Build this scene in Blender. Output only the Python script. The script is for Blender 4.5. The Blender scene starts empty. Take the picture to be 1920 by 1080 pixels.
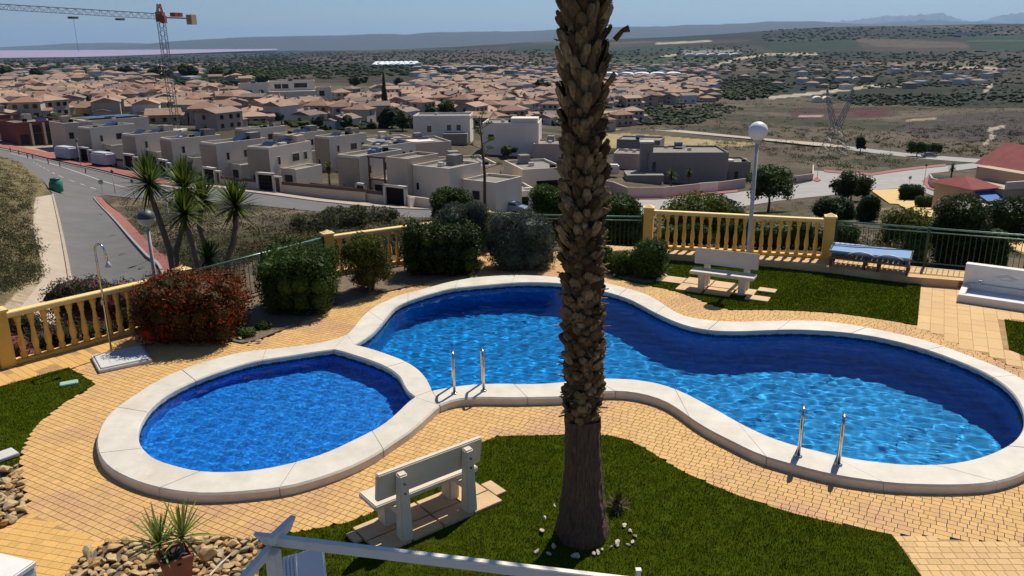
import bpy, bmesh, math, random
import numpy as np
from mathutils import Vector, Matrix, Euler
from mathutils.geometry import delaunay_2d_cdt
random.seed(7); RNG = np.random.default_rng(11)
R = math.radians
SC = bpy.context.scene
COL = SC.collection

# ------------------------------------------------------------------ camera
HAZE = 0.000022
CAM_H, FPX, PITCH, ROLL = 5.4, 1500.0, R(17.05), R(0.45)
_f = np.array([0, math.cos(PITCH), -math.sin(PITCH)])
_r0 = np.array([1.0, 0, 0]); _u0 = np.array([0, math.sin(PITCH), math.cos(PITCH)])
_r = _r0*math.cos(ROLL) - _u0*math.sin(ROLL)
_u = _u0*math.cos(ROLL) + _r0*math.sin(ROLL)
cam = bpy.data.cameras.new('camera'); cam.sensor_width = 36.0; cam.lens = FPX/1920*36
cam.clip_start = 0.1; cam.clip_end = 120000
camo = bpy.data.objects.new('camera', cam); COL.objects.link(camo)
camo.matrix_world = Matrix(((_r[0], _u[0], -_f[0], 0), (_r[1], _u[1], -_f[1], 0), (_r[2], _u[2], -_f[2], CAM_H), (0, 0, 0, 1)))
SC.camera = camo

# ------------------------------------------------------------------ sky, sun, exposure
SUN_EL, SUN_AZ = R(54), R(31)          # azimuth from +Y towards +X: the sun stands ahead, to the right
w = bpy.data.worlds.new('World'); SC.world = w; w.use_nodes = True
nt = w.node_tree; nt.nodes.clear()
sky = nt.nodes.new('ShaderNodeTexSky'); sky.sky_type = 'NISHITA'; sky.sun_disc = False
sky.sun_elevation = SUN_EL; sky.sun_rotation = SUN_AZ
sky.altitude = 100; sky.air_density = 1.0; sky.dust_density = 0.25; sky.ozone_density = 2.0
bg = nt.nodes.new('ShaderNodeBackground'); bg.inputs['Strength'].default_value = 0.056
wo = nt.nodes.new('ShaderNodeOutputWorld')
tint = nt.nodes.new('ShaderNodeMix'); tint.data_type = 'RGBA'; tint.blend_type = 'MULTIPLY'; tint.inputs[0].default_value = 1.0; tint.inputs[7].default_value = (0.83, 0.985, 1.31, 1)   # the whole dome a little bluer
nt.links.new(sky.outputs[0], tint.inputs[6]); nt.links.new(tint.outputs[2], bg.inputs['Color']); nt.links.new(bg.outputs[0], wo.inputs['Surface'])
sl = bpy.data.lights.new('sun', 'SUN'); sl.energy = 4.75; sl.angle = R(0.53); sl.color = (1.0, 0.95, 0.86); sl.cycles.is_caustics_light = True
so = bpy.data.objects.new('sun', sl); COL.objects.link(so)
so.location = (20, 40, 60); so.rotation_euler = (R(90)-SUN_EL, 0, -SUN_AZ)
so.rotation_euler = Vector((math.cos(SUN_EL)*math.sin(SUN_AZ), math.cos(SUN_EL)*math.cos(SUN_AZ), math.sin(SUN_EL))).to_track_quat('Z', 'Y').to_euler()
SC.view_settings.view_transform = 'Standard'; SC.view_settings.look = 'None'
SC.view_settings.exposure = 0.12; SC.view_settings.gamma = 1.0; SC.view_settings.use_curve_mapping = False
SC.render.engine = 'CYCLES'
cy = SC.cycles
cy.use_denoising = True; cy.max_bounces = 7; cy.transparent_max_bounces = 12; cy.volume_bounces = 0
cy.diffuse_bounces = 3; cy.glossy_bounces = 3; cy.sample_clamp_indirect = 4.0
cy.use_adaptive_sampling = True; cy.adaptive_threshold = 0.02
try: cy.denoiser = 'OPENIMAGEDENOISE'
except Exception: pass

# ------------------------------------------------------------------ photo geometry -> world
def ray(u, v): return _f + _r*((u-960)/FPX) - _u*((v-540)/FPX)
def P(u, v, z=0.0):
    d = ray(u, v); t = (z-CAM_H)/d[2]
    return Vector((d[0]*t, d[1]*t, z))
def DP(u, v, y):
    d = ray(u, v)/ray(u, v)[1]; return Vector((d[0]*y, y, CAM_H+d[2]*y))
def PXY(pts, z=0.0): return [tuple(P(a, b, z)[:2]) for a, b in pts]
def zat(u, v, y): return CAM_H + ray(u, v)[2]/ray(u, v)[1]*y

# terrain: thin plate spline over (x/y, ln y) through surveyed points
CP = []
def cp(u, v, y): CP.append((ray(u, v)[0]/ray(u, v)[1], math.log(y), zat(u, v, y)))
def cz(u, y, z): CP.append((ray(u, 500)[0]/ray(u, 500)[1], math.log(y), z))
for u, y, z in ((-400, 13, -1.0), (0, 16, -1.6), (200, 17.5, -1.4), (400, 20.5, -0.8), (600, 23.5, -1.0), (900, 25.5, -1.4), (1200, 25, -0.9),
                (1500, 24, -0.9), (1900, 22, -0.9), (2300, 20, -0.8), (0, 28, -4.6), (200, 30, -5.6), (400, 32, -4.5), (600, 34, -3.4), (-400, 30, -2.5), (2300, 40, -4),
                (1200, 36, -4.0), (1500, 36, -4.2), (1900, 34, -3.4), (-400, 60, -5), (-400, 100, -8), (-400, 165, -14), (2400, 100, -16), (2400, 200, -24),
                (0, 10, -2), (960, 10, -2), (1900, 10, -2)): cz(u, y, z)
for t in ((0, 560, 38), (100, 545, 46), (240, 520, 52), (150, 450, 69), (107, 360, 112), (0, 450, 58), (0, 380, 80), (0, 320, 104), (0, 296, 120),
          (0, 285, 165), (70, 303, 158), (200, 335, 138), (320, 357, 126), (470, 362, 122), (600, 379, 116), (760, 390, 112), (900, 399, 110), (1050, 400, 118),
          (350, 430, 66), (350, 400, 85), (500, 470, 45), (500, 420, 70), (640, 425, 66), (760, 425, 68), (760, 405, 90),
          (1200, 390, 135), (1350, 383, 145), (1400, 403, 115), (1420, 425, 85), (1600, 445, 62), (1550, 364, 158), (1700, 345, 172), (1640, 326, 205), (1560, 322, 210),
          (1800, 368, 145), (1900, 400, 105), (1900, 440, 62), (1870, 304, 262), (1700, 290, 275), (1540, 271, 310), (1430, 262, 330), (1290, 250, 360), (1130, 247, 370),
          (120, 235, 230), (300, 243, 240), (500, 250, 240), (700, 262, 225), (900, 262, 235), (1060, 262, 250),
          (80, 200, 350), (350, 205, 350), (600, 205, 380), (900, 205, 400), (1150, 215, 420), (100, 150, 700), (500, 150, 760), (900, 150, 860), (1130, 163, 800), (1300, 183, 640),
          (1500, 203, 540), (1750, 222, 440), (1900, 226, 420), (100, 128, 1400), (500, 125, 1500), (900, 122, 1600), (1200, 130, 1500), (1500, 143, 1100), (1900, 153, 900),
          (0, 117, 3000), (300, 115, 3000), (600, 108, 3200), (900, 101, 3000), (1200, 105, 2400), (1500, 107, 1900), (1900, 107, 1700),
          (0, 108.3, 6000), (300, 104, 7000), (600, 96, 6000), (900, 88, 5400), (1150, 82, 4600), (1500, 84, 3000), (1900, 78, 2800),
          (1900, 45, 4800), (1700, 50, 4700), (1560, 51, 4700), (1440, 58, 4900), (1200, 72, 5600), (1000, 78, 6500),
          ): cp(*t)
for u, y, z in ((-600, 300, -18), (-600, 1000, -45), (-600, 3000, -72), (-600, 8000, -86), (2600, 500, -25), (2600, 1500, -30), (2600, 4000, 70), (2600, 9000, 60), (2600, 30000, 40),
                (1900, 9000, 60), (1600, 9000, 40), (1300, 9000, -20), (900, 9000, -60), (500, 9000, -84), (200, 9000, -86), (-300, 12000, -86), (1900, 30000, 40), (1300, 30000, -40),
                (700, 30000, -80), (200, 20000, -86), (-100, 30000, -86)): cz(u, y, z)
_C = np.array(CP); _A = np.stack([_C[:, 0]*2.6, _C[:, 1]], 1)
def _phi(r2): return 0.5*r2*np.log(np.maximum(r2, 1e-12))
_n = len(_C); _K = _phi(((_A[:, None]-_A[None])**2).sum(-1)) + np.eye(_n)*0.004
_M = np.zeros((_n+3, _n+3)); _M[:_n, :_n] = _K; _M[:_n, _n] = 1; _M[:_n, _n+1] = _A[:, 0]; _M[:_n, _n+2] = _A[:, 1]; _M[_n:, :_n] = _M[:_n, _n:].T
# elevations are fitted as a share of the distance so that far and near points weigh alike
_rhs = np.concatenate([(_C[:, 2]-CAM_H)/np.exp(_C[:, 1]), np.zeros(3)])
_W = np.linalg.solve(_M, _rhs)
def hz(x, y):
    x = np.asarray(x, float); y = np.maximum(np.asarray(y, float), 6.0)
    sh = x.shape; q = np.stack([np.clip(x/y, -1.2, 1.2).ravel()*2.6, np.log(y).ravel()], 1)
    out = np.empty(len(q))
    for i in range(0, len(q), 20000):
        s = q[i:i+20000]
        out[i:i+20000] = _phi(((s[:, None]-_A[None])**2).sum(-1)) @ _W[:_n] + _W[_n] + s @ _W[_n+1:]
    return (CAM_H + out.reshape(sh)*y)
_YS = np.exp(np.linspace(math.log(20), math.log(30000), 1100)); _GA = np.linspace(-1.0, 1.0, 401)
_HG = np.stack([hz(_GA*y, np.full(401, y)) for y in _YS], 1)          # heights along 401 sight lines
def T(u, v, ymin=21):
    """world point on the terrain seen at photo pixel (u, v)"""
    k = ray(u, v)/ray(u, v)[1]; f = (min(max(k[0], -0.999), 0.999)+1)*200; i = int(f); f -= i
    h = _HG[i]*(1-f)+_HG[i+1]*f; g = CAM_H+_YS*k[2]-h
    idx = np.nonzero((g < 0) & (_YS >= ymin))[0]
    if not len(idx): y = _YS[-1]; return Vector((k[0]*y, y, float(h[-1])))
    j = max(idx[0], 1); q = g[j-1]/(g[j-1]-g[j]) if g[j-1] > 0 else 1.0; y = _YS[j-1]+(_YS[j]-_YS[j-1])*q
    return Vector((k[0]*y, y, float(CAM_H+y*k[2])))
def TXY(pts): return [tuple(T(a, b)[:2]) for a, b in pts]
def ppm(p): return FPX/((np.array(p)-[0, 0, CAM_H]) @ _f)     # photo pixels per metre at a point
def inpoly(x, y, poly):
    x = np.asarray(x); y = np.asarray(y); c = np.zeros(x.shape, bool); n = len(poly)
    for i in range(n):
        x1, y1 = poly[i]; x2, y2 = poly[i-1]
        if y1 == y2: continue
        t = ((y1 > y) != (y2 > y)) & (x < (x2-x1)*(y-y1)/(y2-y1)+x1)
        c ^= t
    return c
def proj(x, y, z):
    q = np.stack([np.asarray(x, float), np.asarray(y, float), np.asarray(z, float)-CAM_H], -1); wd = np.maximum(q @ _f, 1e-6)
    return 960+FPX*(q @ _r)/wd, 540-FPX*(q @ _u)/wd
# ------------------------------------------------------------------ materials
def newmat(name):
    m = bpy.data.materials.new(name); m.use_nodes = True; t = m.node_tree; t.nodes.clear()
    o = t.nodes.new('ShaderNodeOutputMaterial'); b = t.nodes.new('ShaderNodeBsdfPrincipled')
    t.links.new(b.outputs[0], o.inputs[0]); return m, t, b
def nd(t, k, **kw):
    n = t.nodes.new(k)
    for a, b in kw.items():
        if a in n.inputs.keys() if hasattr(n.inputs, 'keys') else False: n.inputs[a].default_value = b
        else: setattr(n, a, b)
    return n
def noise(t, scale, detail=4, rough=0.6, co=None, obj=False):
    n = t.nodes.new('ShaderNodeTexNoise'); n.inputs['Scale'].default_value = scale; n.inputs['Detail'].default_value = detail; n.inputs['Roughness'].default_value = rough
    if co is None:
        if obj: g = t.nodes.new('ShaderNodeTexCoord'); co = g.outputs['Object']
        else: g = t.nodes.new('ShaderNodeNewGeometry'); co = g.outputs['Position']
    t.links.new(co, n.inputs['Vector']); return n.outputs['Fac']
def ramp(t, fac, stops):
    n = t.nodes.new('ShaderNodeValToRGB'); e = n.color_ramp.elements
    while len(e) < len(stops): e.new(0.5)
    for i, (p, c) in enumerate(stops):
        e[i].position = p; e[i].color = (c[0], c[1], c[2], 1) if hasattr(c, '__len__') else (c, c, c, 1)
    t.links.new(fac, n.inputs['Fac']); return n.outputs['Color']
def mixc(t, a, b, fac, mode='MIX'):
    n = t.nodes.new('ShaderNodeMix'); n.data_type = 'RGBA'; n.blend_type = mode
    for s, v in ((n.inputs[0], fac), (n.inputs[6], a), (n.inputs[7], b)):
        if hasattr(v, 'links') or isinstance(v, bpy.types.NodeSocket): t.links.new(v, s)
        elif hasattr(v, '__len__'): s.default_value = (v[0], v[1], v[2], 1)
        else: s.default_value = v
    return n.outputs[2]
def math_(t, op, a, b=0.0):
    n = t.nodes.new('ShaderNodeMath'); n.operation = op
    for s, v in ((n.inputs[0], a), (n.inputs[1], b)):
        if isinstance(v, bpy.types.NodeSocket): t.links.new(v, s)
        else: s.default_value = v
    return n.outputs[0]
def bump(t, b, h, dist=0.01, strength=0.6):
    n = t.nodes.new('ShaderNodeBump'); n.inputs['Distance'].default_value = dist; n.inputs['Strength'].default_value = strength
    t.links.new(h, n.inputs['Height']); t.links.new(n.outputs[0], b.inputs['Normal'])
def rnd(t):
    """a random number per loose piece and per object"""
    g = t.nodes.new('ShaderNodeNewGeometry'); o = t.nodes.new('ShaderNodeObjectInfo')
    return math_(t, 'FRACT', math_(t, 'ADD', g.outputs['Random Per Island'], o.outputs['Random']))
def simple(name, c, rough=0.6, var=0.25, scale=3.0, metal=0.0, bmp=0.0, bscale=60.0, spec=0.5, dirt=None, obj=False):
    m, t, b = newmat(name)
    n = noise(t, scale, 6, 0.65, obj=obj)
    lo = [x*(1-var) for x in c]; hi = [min(1, x*(1+var*0.7)) for x in c]
    colr = ramp(t, n, [(0.3, lo), (0.7, hi)])
    if dirt:
        d = noise(t, scale*0.35, 8, 0.75, obj=obj)
        colr = mixc(t, colr, dirt, ramp(t, d, [(0.52, 0.0), (0.72, 0.75)]))
    t.links.new(colr, b.inputs['Base Color'])
    b.inputs['Roughness'].default_value = rough; b.inputs['Metallic'].default_value = metal; b.inputs['Specular IOR Level'].default_value = spec
    if bmp: bump(t, b, noise(t, bscale, 5, 0.7, obj=obj), 0.01, bmp)
    return m
def foliage(name, c1, c2, c3, trans=0.3, rough=0.55, big=1.2, spec=0.12):
    m, t, b = newmat(name); o = [n for n in t.nodes if n.type == 'OUTPUT_MATERIAL'][0]
    cr = ramp(t, rnd(t), [(0.0, c1), (0.5, c2), (1.0, c3)])
    g = ramp(t, noise(t, big, 3), [(0.3, 0.65), (0.7, 1.25)])
    cr = mixc(t, cr, g, 1.0, 'MULTIPLY')
    t.links.new(cr, b.inputs['Base Color']); b.inputs['Roughness'].default_value = rough; b.inputs['Specular IOR Level'].default_value = spec
    tr = t.nodes.new('ShaderNodeBsdfTranslucent'); t.links.new(cr, tr.inputs['Color'])
    mx = t.nodes.new('ShaderNodeMixShader'); mx.inputs[0].default_value = trans
    t.links.new(b.outputs[0], mx.inputs[1]); t.links.new(tr.outputs[0], mx.inputs[2]); t.links.new(mx.outputs[0], o.inputs[0])
    return m
M = {}
def paver_mat(name, base, alt, blotch, bl=0.5):
    m, t, b = newmat(name)
    c = ramp(t, rnd(t), [(0.0, [x*0.89 for x in base]), (0.45, base), (0.75, alt), (1.0, [min(1, x*1.07) for x in base])])
    k = ramp(t, noise(t, 0.75, 6, 0.65), [(0.47, 0.0), (0.66, bl)])
    c = mixc(t, c, blotch, k)
    k2 = ramp(t, noise(t, 2.6, 4, 0.7), [(0.62, 0.0), (0.76, bl*0.6)])
    c = mixc(t, c, [x*0.62 for x in blotch], k2)
    c = mixc(t, c, ramp(t, noise(t, 45, 4, 0.7), [(0.25, 0.80), (0.75, 1.12)]), 1.0, 'MULTIPLY')
    t.links.new(c, b.inputs['Base Color']); b.inputs['Roughness'].default_value = 0.75; b.inputs['Specular IOR Level'].default_value = 0.25
    bump(t, b, noise(t, 90, 4, 0.7), 0.004, 0.5); return m
M['paver'] = paver_mat('stamped_paving', (0.66, 0.395, 0.140), (0.665, 0.40, 0.155), (0.50, 0.275, 0.155), 0.8)
M['paver_path'] = paver_mat('ochre_path_paving', (0.68, 0.395, 0.118), (0.66, 0.38, 0.113), (0.62, 0.36, 0.13), 0.4)
M['paver_pale'] = paver_mat('pale_paving', (0.67, 0.425, 0.175), (0.65, 0.425, 0.19), (0.56, 0.35, 0.17), 0.45)
M['joint'] = simple('paving_joint', (0.40, 0.245, 0.105), 0.9, 0.3, 4, spec=0.1)
M['coping'] = simple('coping_stone', (0.63, 0.57, 0.465), 0.65, 0.15, 2.6, bmp=0.35, bscale=45, dirt=(0.53, 0.42, 0.29))
M['coping_joint'] = simple('coping_mortar', (0.42, 0.37, 0.30), 0.9, 0.2)
def tile_mat(name, c1, c2, c3, sz):
    m, t, b = newmat(name)
    g = t.nodes.new('ShaderNodeNewGeometry'); v = t.nodes.new('ShaderNodeTexVoronoi'); v.feature = 'F1'; v.distance = 'CHEBYCHEV'
    v.inputs['Scale'].default_value = 1/sz; v.inputs['Randomness'].default_value = 0.0
    t.links.new(g.outputs['Position'], v.inputs['Vector'])
    sx = t.nodes.new('ShaderNodeSeparateColor'); t.links.new(v.outputs['Color'], sx.inputs[0])
    c = ramp(t, sx.outputs[0], [(0.0, c1), (0.5, c2), (1.0, c3)])
    c = mixc(t, c, ramp(t, noise(t, 5.0, 3, 0.55), [(0.35, 0.8), (0.65, 1.2)]), 1.0, 'MULTIPLY')
    t.links.new(c, b.inputs['Base Color']); b.inputs['Roughness'].default_value = 0.35; return m
M['tile'] = tile_mat('blue_pool_mosaic', (0.0004, 0.200, 0.52), (0.0008, 0.235, 0.59), (0.0015, 0.28, 0.67), 0.05)
M['tile_kids'] = tile_mat('paddling_pool_mosaic', (0.004, 0.150, 0.58), (0.010, 0.205, 0.68), (0.06, 0.36, 0.85), 0.03)
M['tile_dark'] = simple('dark_blue_tile', (0.006, 0.03, 0.10), 0.3, 0.3, 8)
def water_mat(name, tint):
    m, t, b = newmat(name); o = [n for n in t.nodes if n.type == 'OUTPUT_MATERIAL'][0]; t.nodes.remove(b)
    rf = t.nodes.new('ShaderNodeBsdfRefraction'); rf.inputs['Color'].default_value = (*tint, 1); rf.inputs['Roughness'].default_value = 0.0; rf.inputs['IOR'].default_value = 1.33
    gl = t.nodes.new('ShaderNodeBsdfGlossy'); gl.inputs['Roughness'].default_value = 0.0
    fr = t.nodes.new('ShaderNodeFresnel'); fr.inputs['IOR'].default_value = 1.33
    mx = t.nodes.new('ShaderNodeMixShader'); t.links.new(math_(t, 'MULTIPLY', fr.outputs[0], 0.55), mx.inputs[0]); t.links.new(rf.outputs[0], mx.inputs[1]); t.links.new(gl.outputs[0], mx.inputs[2])
    t.links.new(mx.outputs[0], o.inputs[0]); return m
M['water'] = water_mat('pool_water', (0.50, 0.93, 0.98))
M['water_kids'] = water_mat('paddling_water', (0.66, 0.95, 0.98))
M['lawn_soil'] = simple('lawn_ground', (0.044, 0.058, 0.004), 0.95, 0.45, 6, bmp=0.5, bscale=40, spec=0.0)
def grass_mat(name, a, b_, c, dry):
    m, t, b = newmat(name)
    cr = ramp(t, rnd(t), [(0.0, a), (0.5, b_), (1.0, c)])
    k = ramp(t, noise(t, 1.6, 5, 0.7), [(0.48, 0.0), (0.70, 0.75)])
    cr = mixc(t, cr, dry, k)
    cr = mixc(t, cr, ramp(t, noise(t, 5.5, 4, 0.6), [(0.3, 0.7), (0.7, 1.25)]), 1.0, 'MULTIPLY')
    t.links.new(cr, b.inputs['Base Color']); b.inputs['Roughness'].default_value = 0.7; b.inputs['Specular IOR Level'].default_value = 0.02; return m
M['grass'] = grass_mat('lawn_grass', (0.042, 0.080, 0.001), (0.078, 0.128, 0.003), (0.130, 0.165, 0.010), (0.175, 0.145, 0.024))
M['yellow_wall'] = simple('yellow_render', (0.74, 0.44, 0.085), 0.75, 0.12, 3, bmp=0.3, bscale=50, dirt=(0.58, 0.35, 0.08))
M['rail_cap'] = simple('cream_yellow_capping', (0.80, 0.58, 0.22), 0.7, 0.1, 4)
M['green_metal'] = simple('dark_green_metal', (0.008, 0.045, 0.025), 0.4, 0.2, 9)
M['green_rail'] = simple('worn_green_rail', (0.16, 0.26, 0.20), 0.35, 0.3, 7, metal=0.3)
M['bench'] = simple('cream_concrete', (0.65, 0.565, 0.425), 0.7, 0.08, 5, bmp=0.25, bscale=90, dirt=(0.52, 0.47, 0.37))
M['bolt'] = simple('rusty_bolt', (0.10, 0.07, 0.05), 0.6, 0.3)
M['slab'] = simple('sandstone_slab', (0.62, 0.42, 0.22), 0.85, 0.15, 4, bmp=0.4, bscale=40, dirt=(0.46, 0.31, 0.17))
M['steel'] = simple('polished_steel', (0.62, 0.60, 0.56), 0.18, 0.1, 20, metal=1.0)
M['grey_metal'] = simple('grey_painted_metal', (0.47, 0.445, 0.41), 0.5, 0.15, 8, metal=0.0, spec=0.3)
M['globe'] = simple('opal_globe', (0.80, 0.78, 0.72), 0.35, 0.04, 6)
M['white_paint'] = simple('white_paint', (0.75, 0.69, 0.59), 0.5, 0.06, 5, dirt=(0.60, 0.58, 0.53))
M['white_plastic'] = simple('white_plastic', (0.66, 0.66, 0.67), 0.4, 0.05, 5)
M['concrete'] = simple('pale_concrete', (0.56, 0.54, 0.50), 0.8, 0.1, 5, bmp=0.3, bscale=60, dirt=(0.42, 0.40, 0.36))
M['white_render'] = simple('white_rendered_block', (0.76, 0.71, 0.64), 0.8, 0.08, 5, bmp=0.5, bscale=70)
M['terracotta'] = simple('terracotta_pot', (0.34, 0.105, 0.045), 0.7, 0.2, 9, bmp=0.2)
M['soil'] = simple('dark_soil', (0.045, 0.036, 0.028), 0.95, 0.6, 30, bmp=0.8, bscale=60)
M['bed_soil'] = simple('bed_soil', (0.16, 0.115, 0.065), 0.95, 0.4, 9, bmp=0.8, bscale=40)
def rock_mat(name, a, b_, c):
    m, t, b = newmat(name)
    oi = t.nodes.new('ShaderNodeObjectInfo')
    cr = ramp(t, oi.outputs['Random'], [(0.0, a), (0.5, b_), (1.0, c)])
    cr = mixc(t, cr, ramp(t, noise(t, 14, 6, 0.7), [(0.25, 0.6), (0.75, 1.25)]), 1.0, 'MULTIPLY')
    t.links.new(cr, b.inputs['Base Color']); b.inputs['Roughness'].default_value = 0.85; bump(t, b, noise(t, 45, 6, 0.7), 0.01, 0.7); return m
M['rock'] = rock_mat('ochre_rock', (0.45, 0.245, 0.075), (0.56, 0.385, 0.18), (0.46, 0.34, 0.19))
M['pale_stone'] = rock_mat('pale_stone', (0.50, 0.42, 0.31), (0.58, 0.50, 0.38), (0.46, 0.36, 0.26))
M['bark_boot'] = foliage('palm_leaf_bases', (0.085, 0.048, 0.020), (0.23, 0.135, 0.060), (0.43, 0.28, 0.135), 0.0, 0.85, 5.0)
def trunk_mat():
    m, t, b = newmat('fibrous_palm_trunk'); g = t.nodes.new('ShaderNodeNewGeometry'); mp = t.nodes.new('ShaderNodeMapping'); mp.inputs['Scale'].default_value = (55, 55, 5)
    t.links.new(g.outputs['Position'], mp.inputs['Vector'])
    f = noise(t, 1.0, 6, 0.7, co=mp.outputs[0])
    t.links.new(ramp(t, f, [(0.3, (0.040, 0.023, 0.012)), (0.52, (0.15, 0.086, 0.046)), (0.8, (0.29, 0.20, 0.12))]), b.inputs['Base Color'])
    b.inputs['Roughness'].default_value = 0.9; bump(t, b, f, 0.06, 1.0); return m
M['trunk'] = trunk_mat()
M['wood'] = simple('brown_stem', (0.13, 0.09, 0.055), 0.9, 0.4, 12, bmp=0.6, bscale=40)
M['yucca_stem'] = simple('grey_yucca_stem', (0.16, 0.125, 0.085), 0.9, 0.35, 14, bmp=0.7, bscale=40)
M['wood_slat'] = simple('brown_timber', (0.22, 0.12, 0.06), 0.7, 0.3, 12)
M['blue_cloth'] = simple('blue_sling_fabric', (0.13, 0.27, 0.47), 0.7, 0.12, 8)
# foliage kinds
M['lf_red'] = foliage('red_flowering_leaves', (0.028, 0.040, 0.006), (0.085, 0.034, 0.008), (0.40, 0.050, 0.014), 0.25, big=2.0)
M['lf_dark'] = foliage('dark_glossy_leaves', (0.012, 0.024, 0.004), (0.026, 0.048, 0.008), (0.058, 0.090, 0.016), 0.25, 0.45, 1.6)
M['lf_mid'] = foliage('mid_green_leaves', (0.020, 0.042, 0.006), (0.045, 0.080, 0.012), (0.090, 0.130, 0.022), 0.28)
M['lf_lime'] = foliage('yellow_green_leaves', (0.045, 0.065, 0.006), (0.095, 0.120, 0.012), (0.16, 0.165, 0.022), 0.35)
M['lf_grey'] = foliage('grey_green_leaves', (0.045, 0.062, 0.038), (0.085, 0.110, 0.070), (0.145, 0.165, 0.115), 0.22)
M['lf_brown'] = foliage('dry_brown_sprays', (0.050, 0.030, 0.015), (0.10, 0.055, 0.025), (0.13, 0.10, 0.03), 0.2)
M['lf_yucca'] = foliage('yucca_leaves', (0.030, 0.055, 0.006), (0.070, 0.108, 0.012), (0.155, 0.19, 0.03), 0.3, 0.45)
M['lf_potted'] = foliage('potted_yucca_leaves', (0.10, 0.13, 0.02), (0.19, 0.23, 0.045), (0.30, 0.34, 0.10), 0.3, 0.45)
M['lf_frond'] = foliage('palm_fronds', (0.03, 0.05, 0.01), (0.06, 0.085, 0.015), (0.11, 0.13, 0.03), 0.25)
M['lf_far'] = foliage('far_tree_leaves', (0.016, 0.026, 0.008), (0.030, 0.044, 0.013), (0.055, 0.068, 0.022), 0.1, 0.8, 0.15)
M['lf_scrub'] = foliage('dry_scrub', (0.055, 0.052, 0.020), (0.11, 0.095, 0.040), (0.17, 0.145, 0.070), 0.2, 0.8, 0.3)
M['lf_scrubgreen'] = foliage('olive_scrub', (0.030, 0.038, 0.012), (0.060, 0.068, 0.022), (0.095, 0.10, 0.04), 0.2, 0.8, 0.3)
M['lf_flower'] = foliage('pink_flower_cover', (0.018, 0.034, 0.008), (0.030, 0.055, 0.014), (0.30, 0.08, 0.10), 0.2)
# buildings
M['asphalt'] = simple('worn_asphalt', (0.125, 0.116, 0.105), 0.9, 0.16, 0.35, bmp=0.3, bscale=6, dirt=(0.16, 0.145, 0.125))
M['asphalt_pale'] = simple('pale_road', (0.33, 0.305, 0.27), 0.9, 0.12, 0.15, dirt=(0.24, 0.22, 0.20))
M['line'] = simple('road_paint', (0.55, 0.53, 0.48), 0.8, 0.2, 2)
M['red_pave'] = simple('red_sidewalk', (0.30, 0.105, 0.08), 0.9, 0.18, 0.9)
M['pale_pave'] = simple('pale_pavement', (0.42, 0.335, 0.24), 0.9, 0.12, 0.7)
M['kerb'] = simple('kerb_concrete', (0.30, 0.28, 0.25), 0.9, 0.15, 1.0)
M['yellow_pave'] = simple('yellow_pavement', (0.62, 0.42, 0.15), 0.9, 0.1, 0.5)
M['h_beige'] = simple('beige_render', (0.53, 0.435, 0.32), 0.85, 0.07, 0.4)
M['h_cream'] = simple('cream_render', (0.67, 0.565, 0.43), 0.85, 0.07, 0.4)
M['h_white'] = simple('white_render', (0.72, 0.635, 0.52), 0.85, 0.06, 0.4)
M['h_pink'] = simple('pinkish_render', (0.50, 0.37, 0.295), 0.85, 0.1, 0.4)
M['h_grey'] = simple('grey_render', (0.235, 0.205, 0.175), 0.85, 0.08, 0.4)
M['h_tan'] = simple('tan_render', (0.46, 0.345, 0.22), 0.85, 0.1, 0.4)
M['v_cream'] = simple('villa_cream', (0.43, 0.365, 0.285), 0.85, 0.1, 0.4); M['v_tan'] = simple('villa_tan', (0.37, 0.275, 0.19), 0.85, 0.1, 0.4); M['v_pink'] = simple('villa_pink', (0.39, 0.285, 0.225), 0.85, 0.1, 0.4); M['v_white'] = simple('villa_white', (0.58, 0.545, 0.49), 0.85, 0.1, 0.4)
M['h_brownish'] = simple('brownish_render', (0.345, 0.275, 0.195), 0.85, 0.08, 0.4)
M['lf_olive'] = foliage('olive_bush_leaves', (0.050, 0.055, 0.024), (0.085, 0.090, 0.042), (0.13, 0.13, 0.07), 0.25, 0.8, 0.5)
M['h_red'] = simple('red_brown_render', (0.20, 0.065, 0.045), 0.85, 0.15, 0.4)
M['roof_flat'] = simple('flat_roof', (0.235, 0.21, 0.175), 0.9, 0.18, 0.5)
M['brown_trim'] = simple('brown_slats', (0.10, 0.052, 0.035), 0.7, 0.15, 1)
M['dark_door'] = simple('dark_door', (0.012, 0.009, 0.007), 0.7, 0.2, 1, spec=0.1)
M['win'] = simple('dark_window_glass', (0.020, 0.024, 0.028), 0.12, 0.2, 1)
M['frame_white'] = simple('white_portal', (0.58, 0.54, 0.46), 0.8, 0.06, 1)
def roof_mat(name, c):
    m, t, b = newmat(name); oi = t.nodes.new('ShaderNodeObjectInfo')
    k = ramp(t, oi.outputs['Random'], [(0, [x*0.75 for x in c]), (0.5, c), (1, [min(1, x*1.2) for x in c])])
    k = mixc(t, k, ramp(t, noise(t, 0.8, 5, 0.7), [(0.3, 0.75), (0.7, 1.15)]), 1.0, 'MULTIPLY')
    t.links.new(k, b.inputs['Base Color']); b.inputs['Roughness'].default_value = 0.9; return m
M['roof_orange'] = roof_mat('terracotta_roof', (0.36, 0.225, 0.145))
M['roof_brown'] = roof_mat('brown_tile_roof', (0.235, 0.165, 0.125))
M['roof_red'] = roof_mat('red_tile_roof', (0.24, 0.045, 0.038))
M['roof_rust'] = roof_mat('rust_tile_roof', (0.29, 0.155, 0.10))
M['panel'] = simple('solar_panel', (0.012, 0.016, 0.04), 0.2, 0.2, 1)
M['awning'] = simple('blue_awning', (0.02, 0.12, 0.36), 0.7, 0.1, 1)
M['steel_lattice'] = simple('galvanised_lattice', (0.20, 0.20, 0.20), 0.5, 0.1, 1, metal=0.2)
M['crane_red'] = simple('crane_red', (0.30, 0.055, 0.035), 0.5, 0.1, 1)
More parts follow.
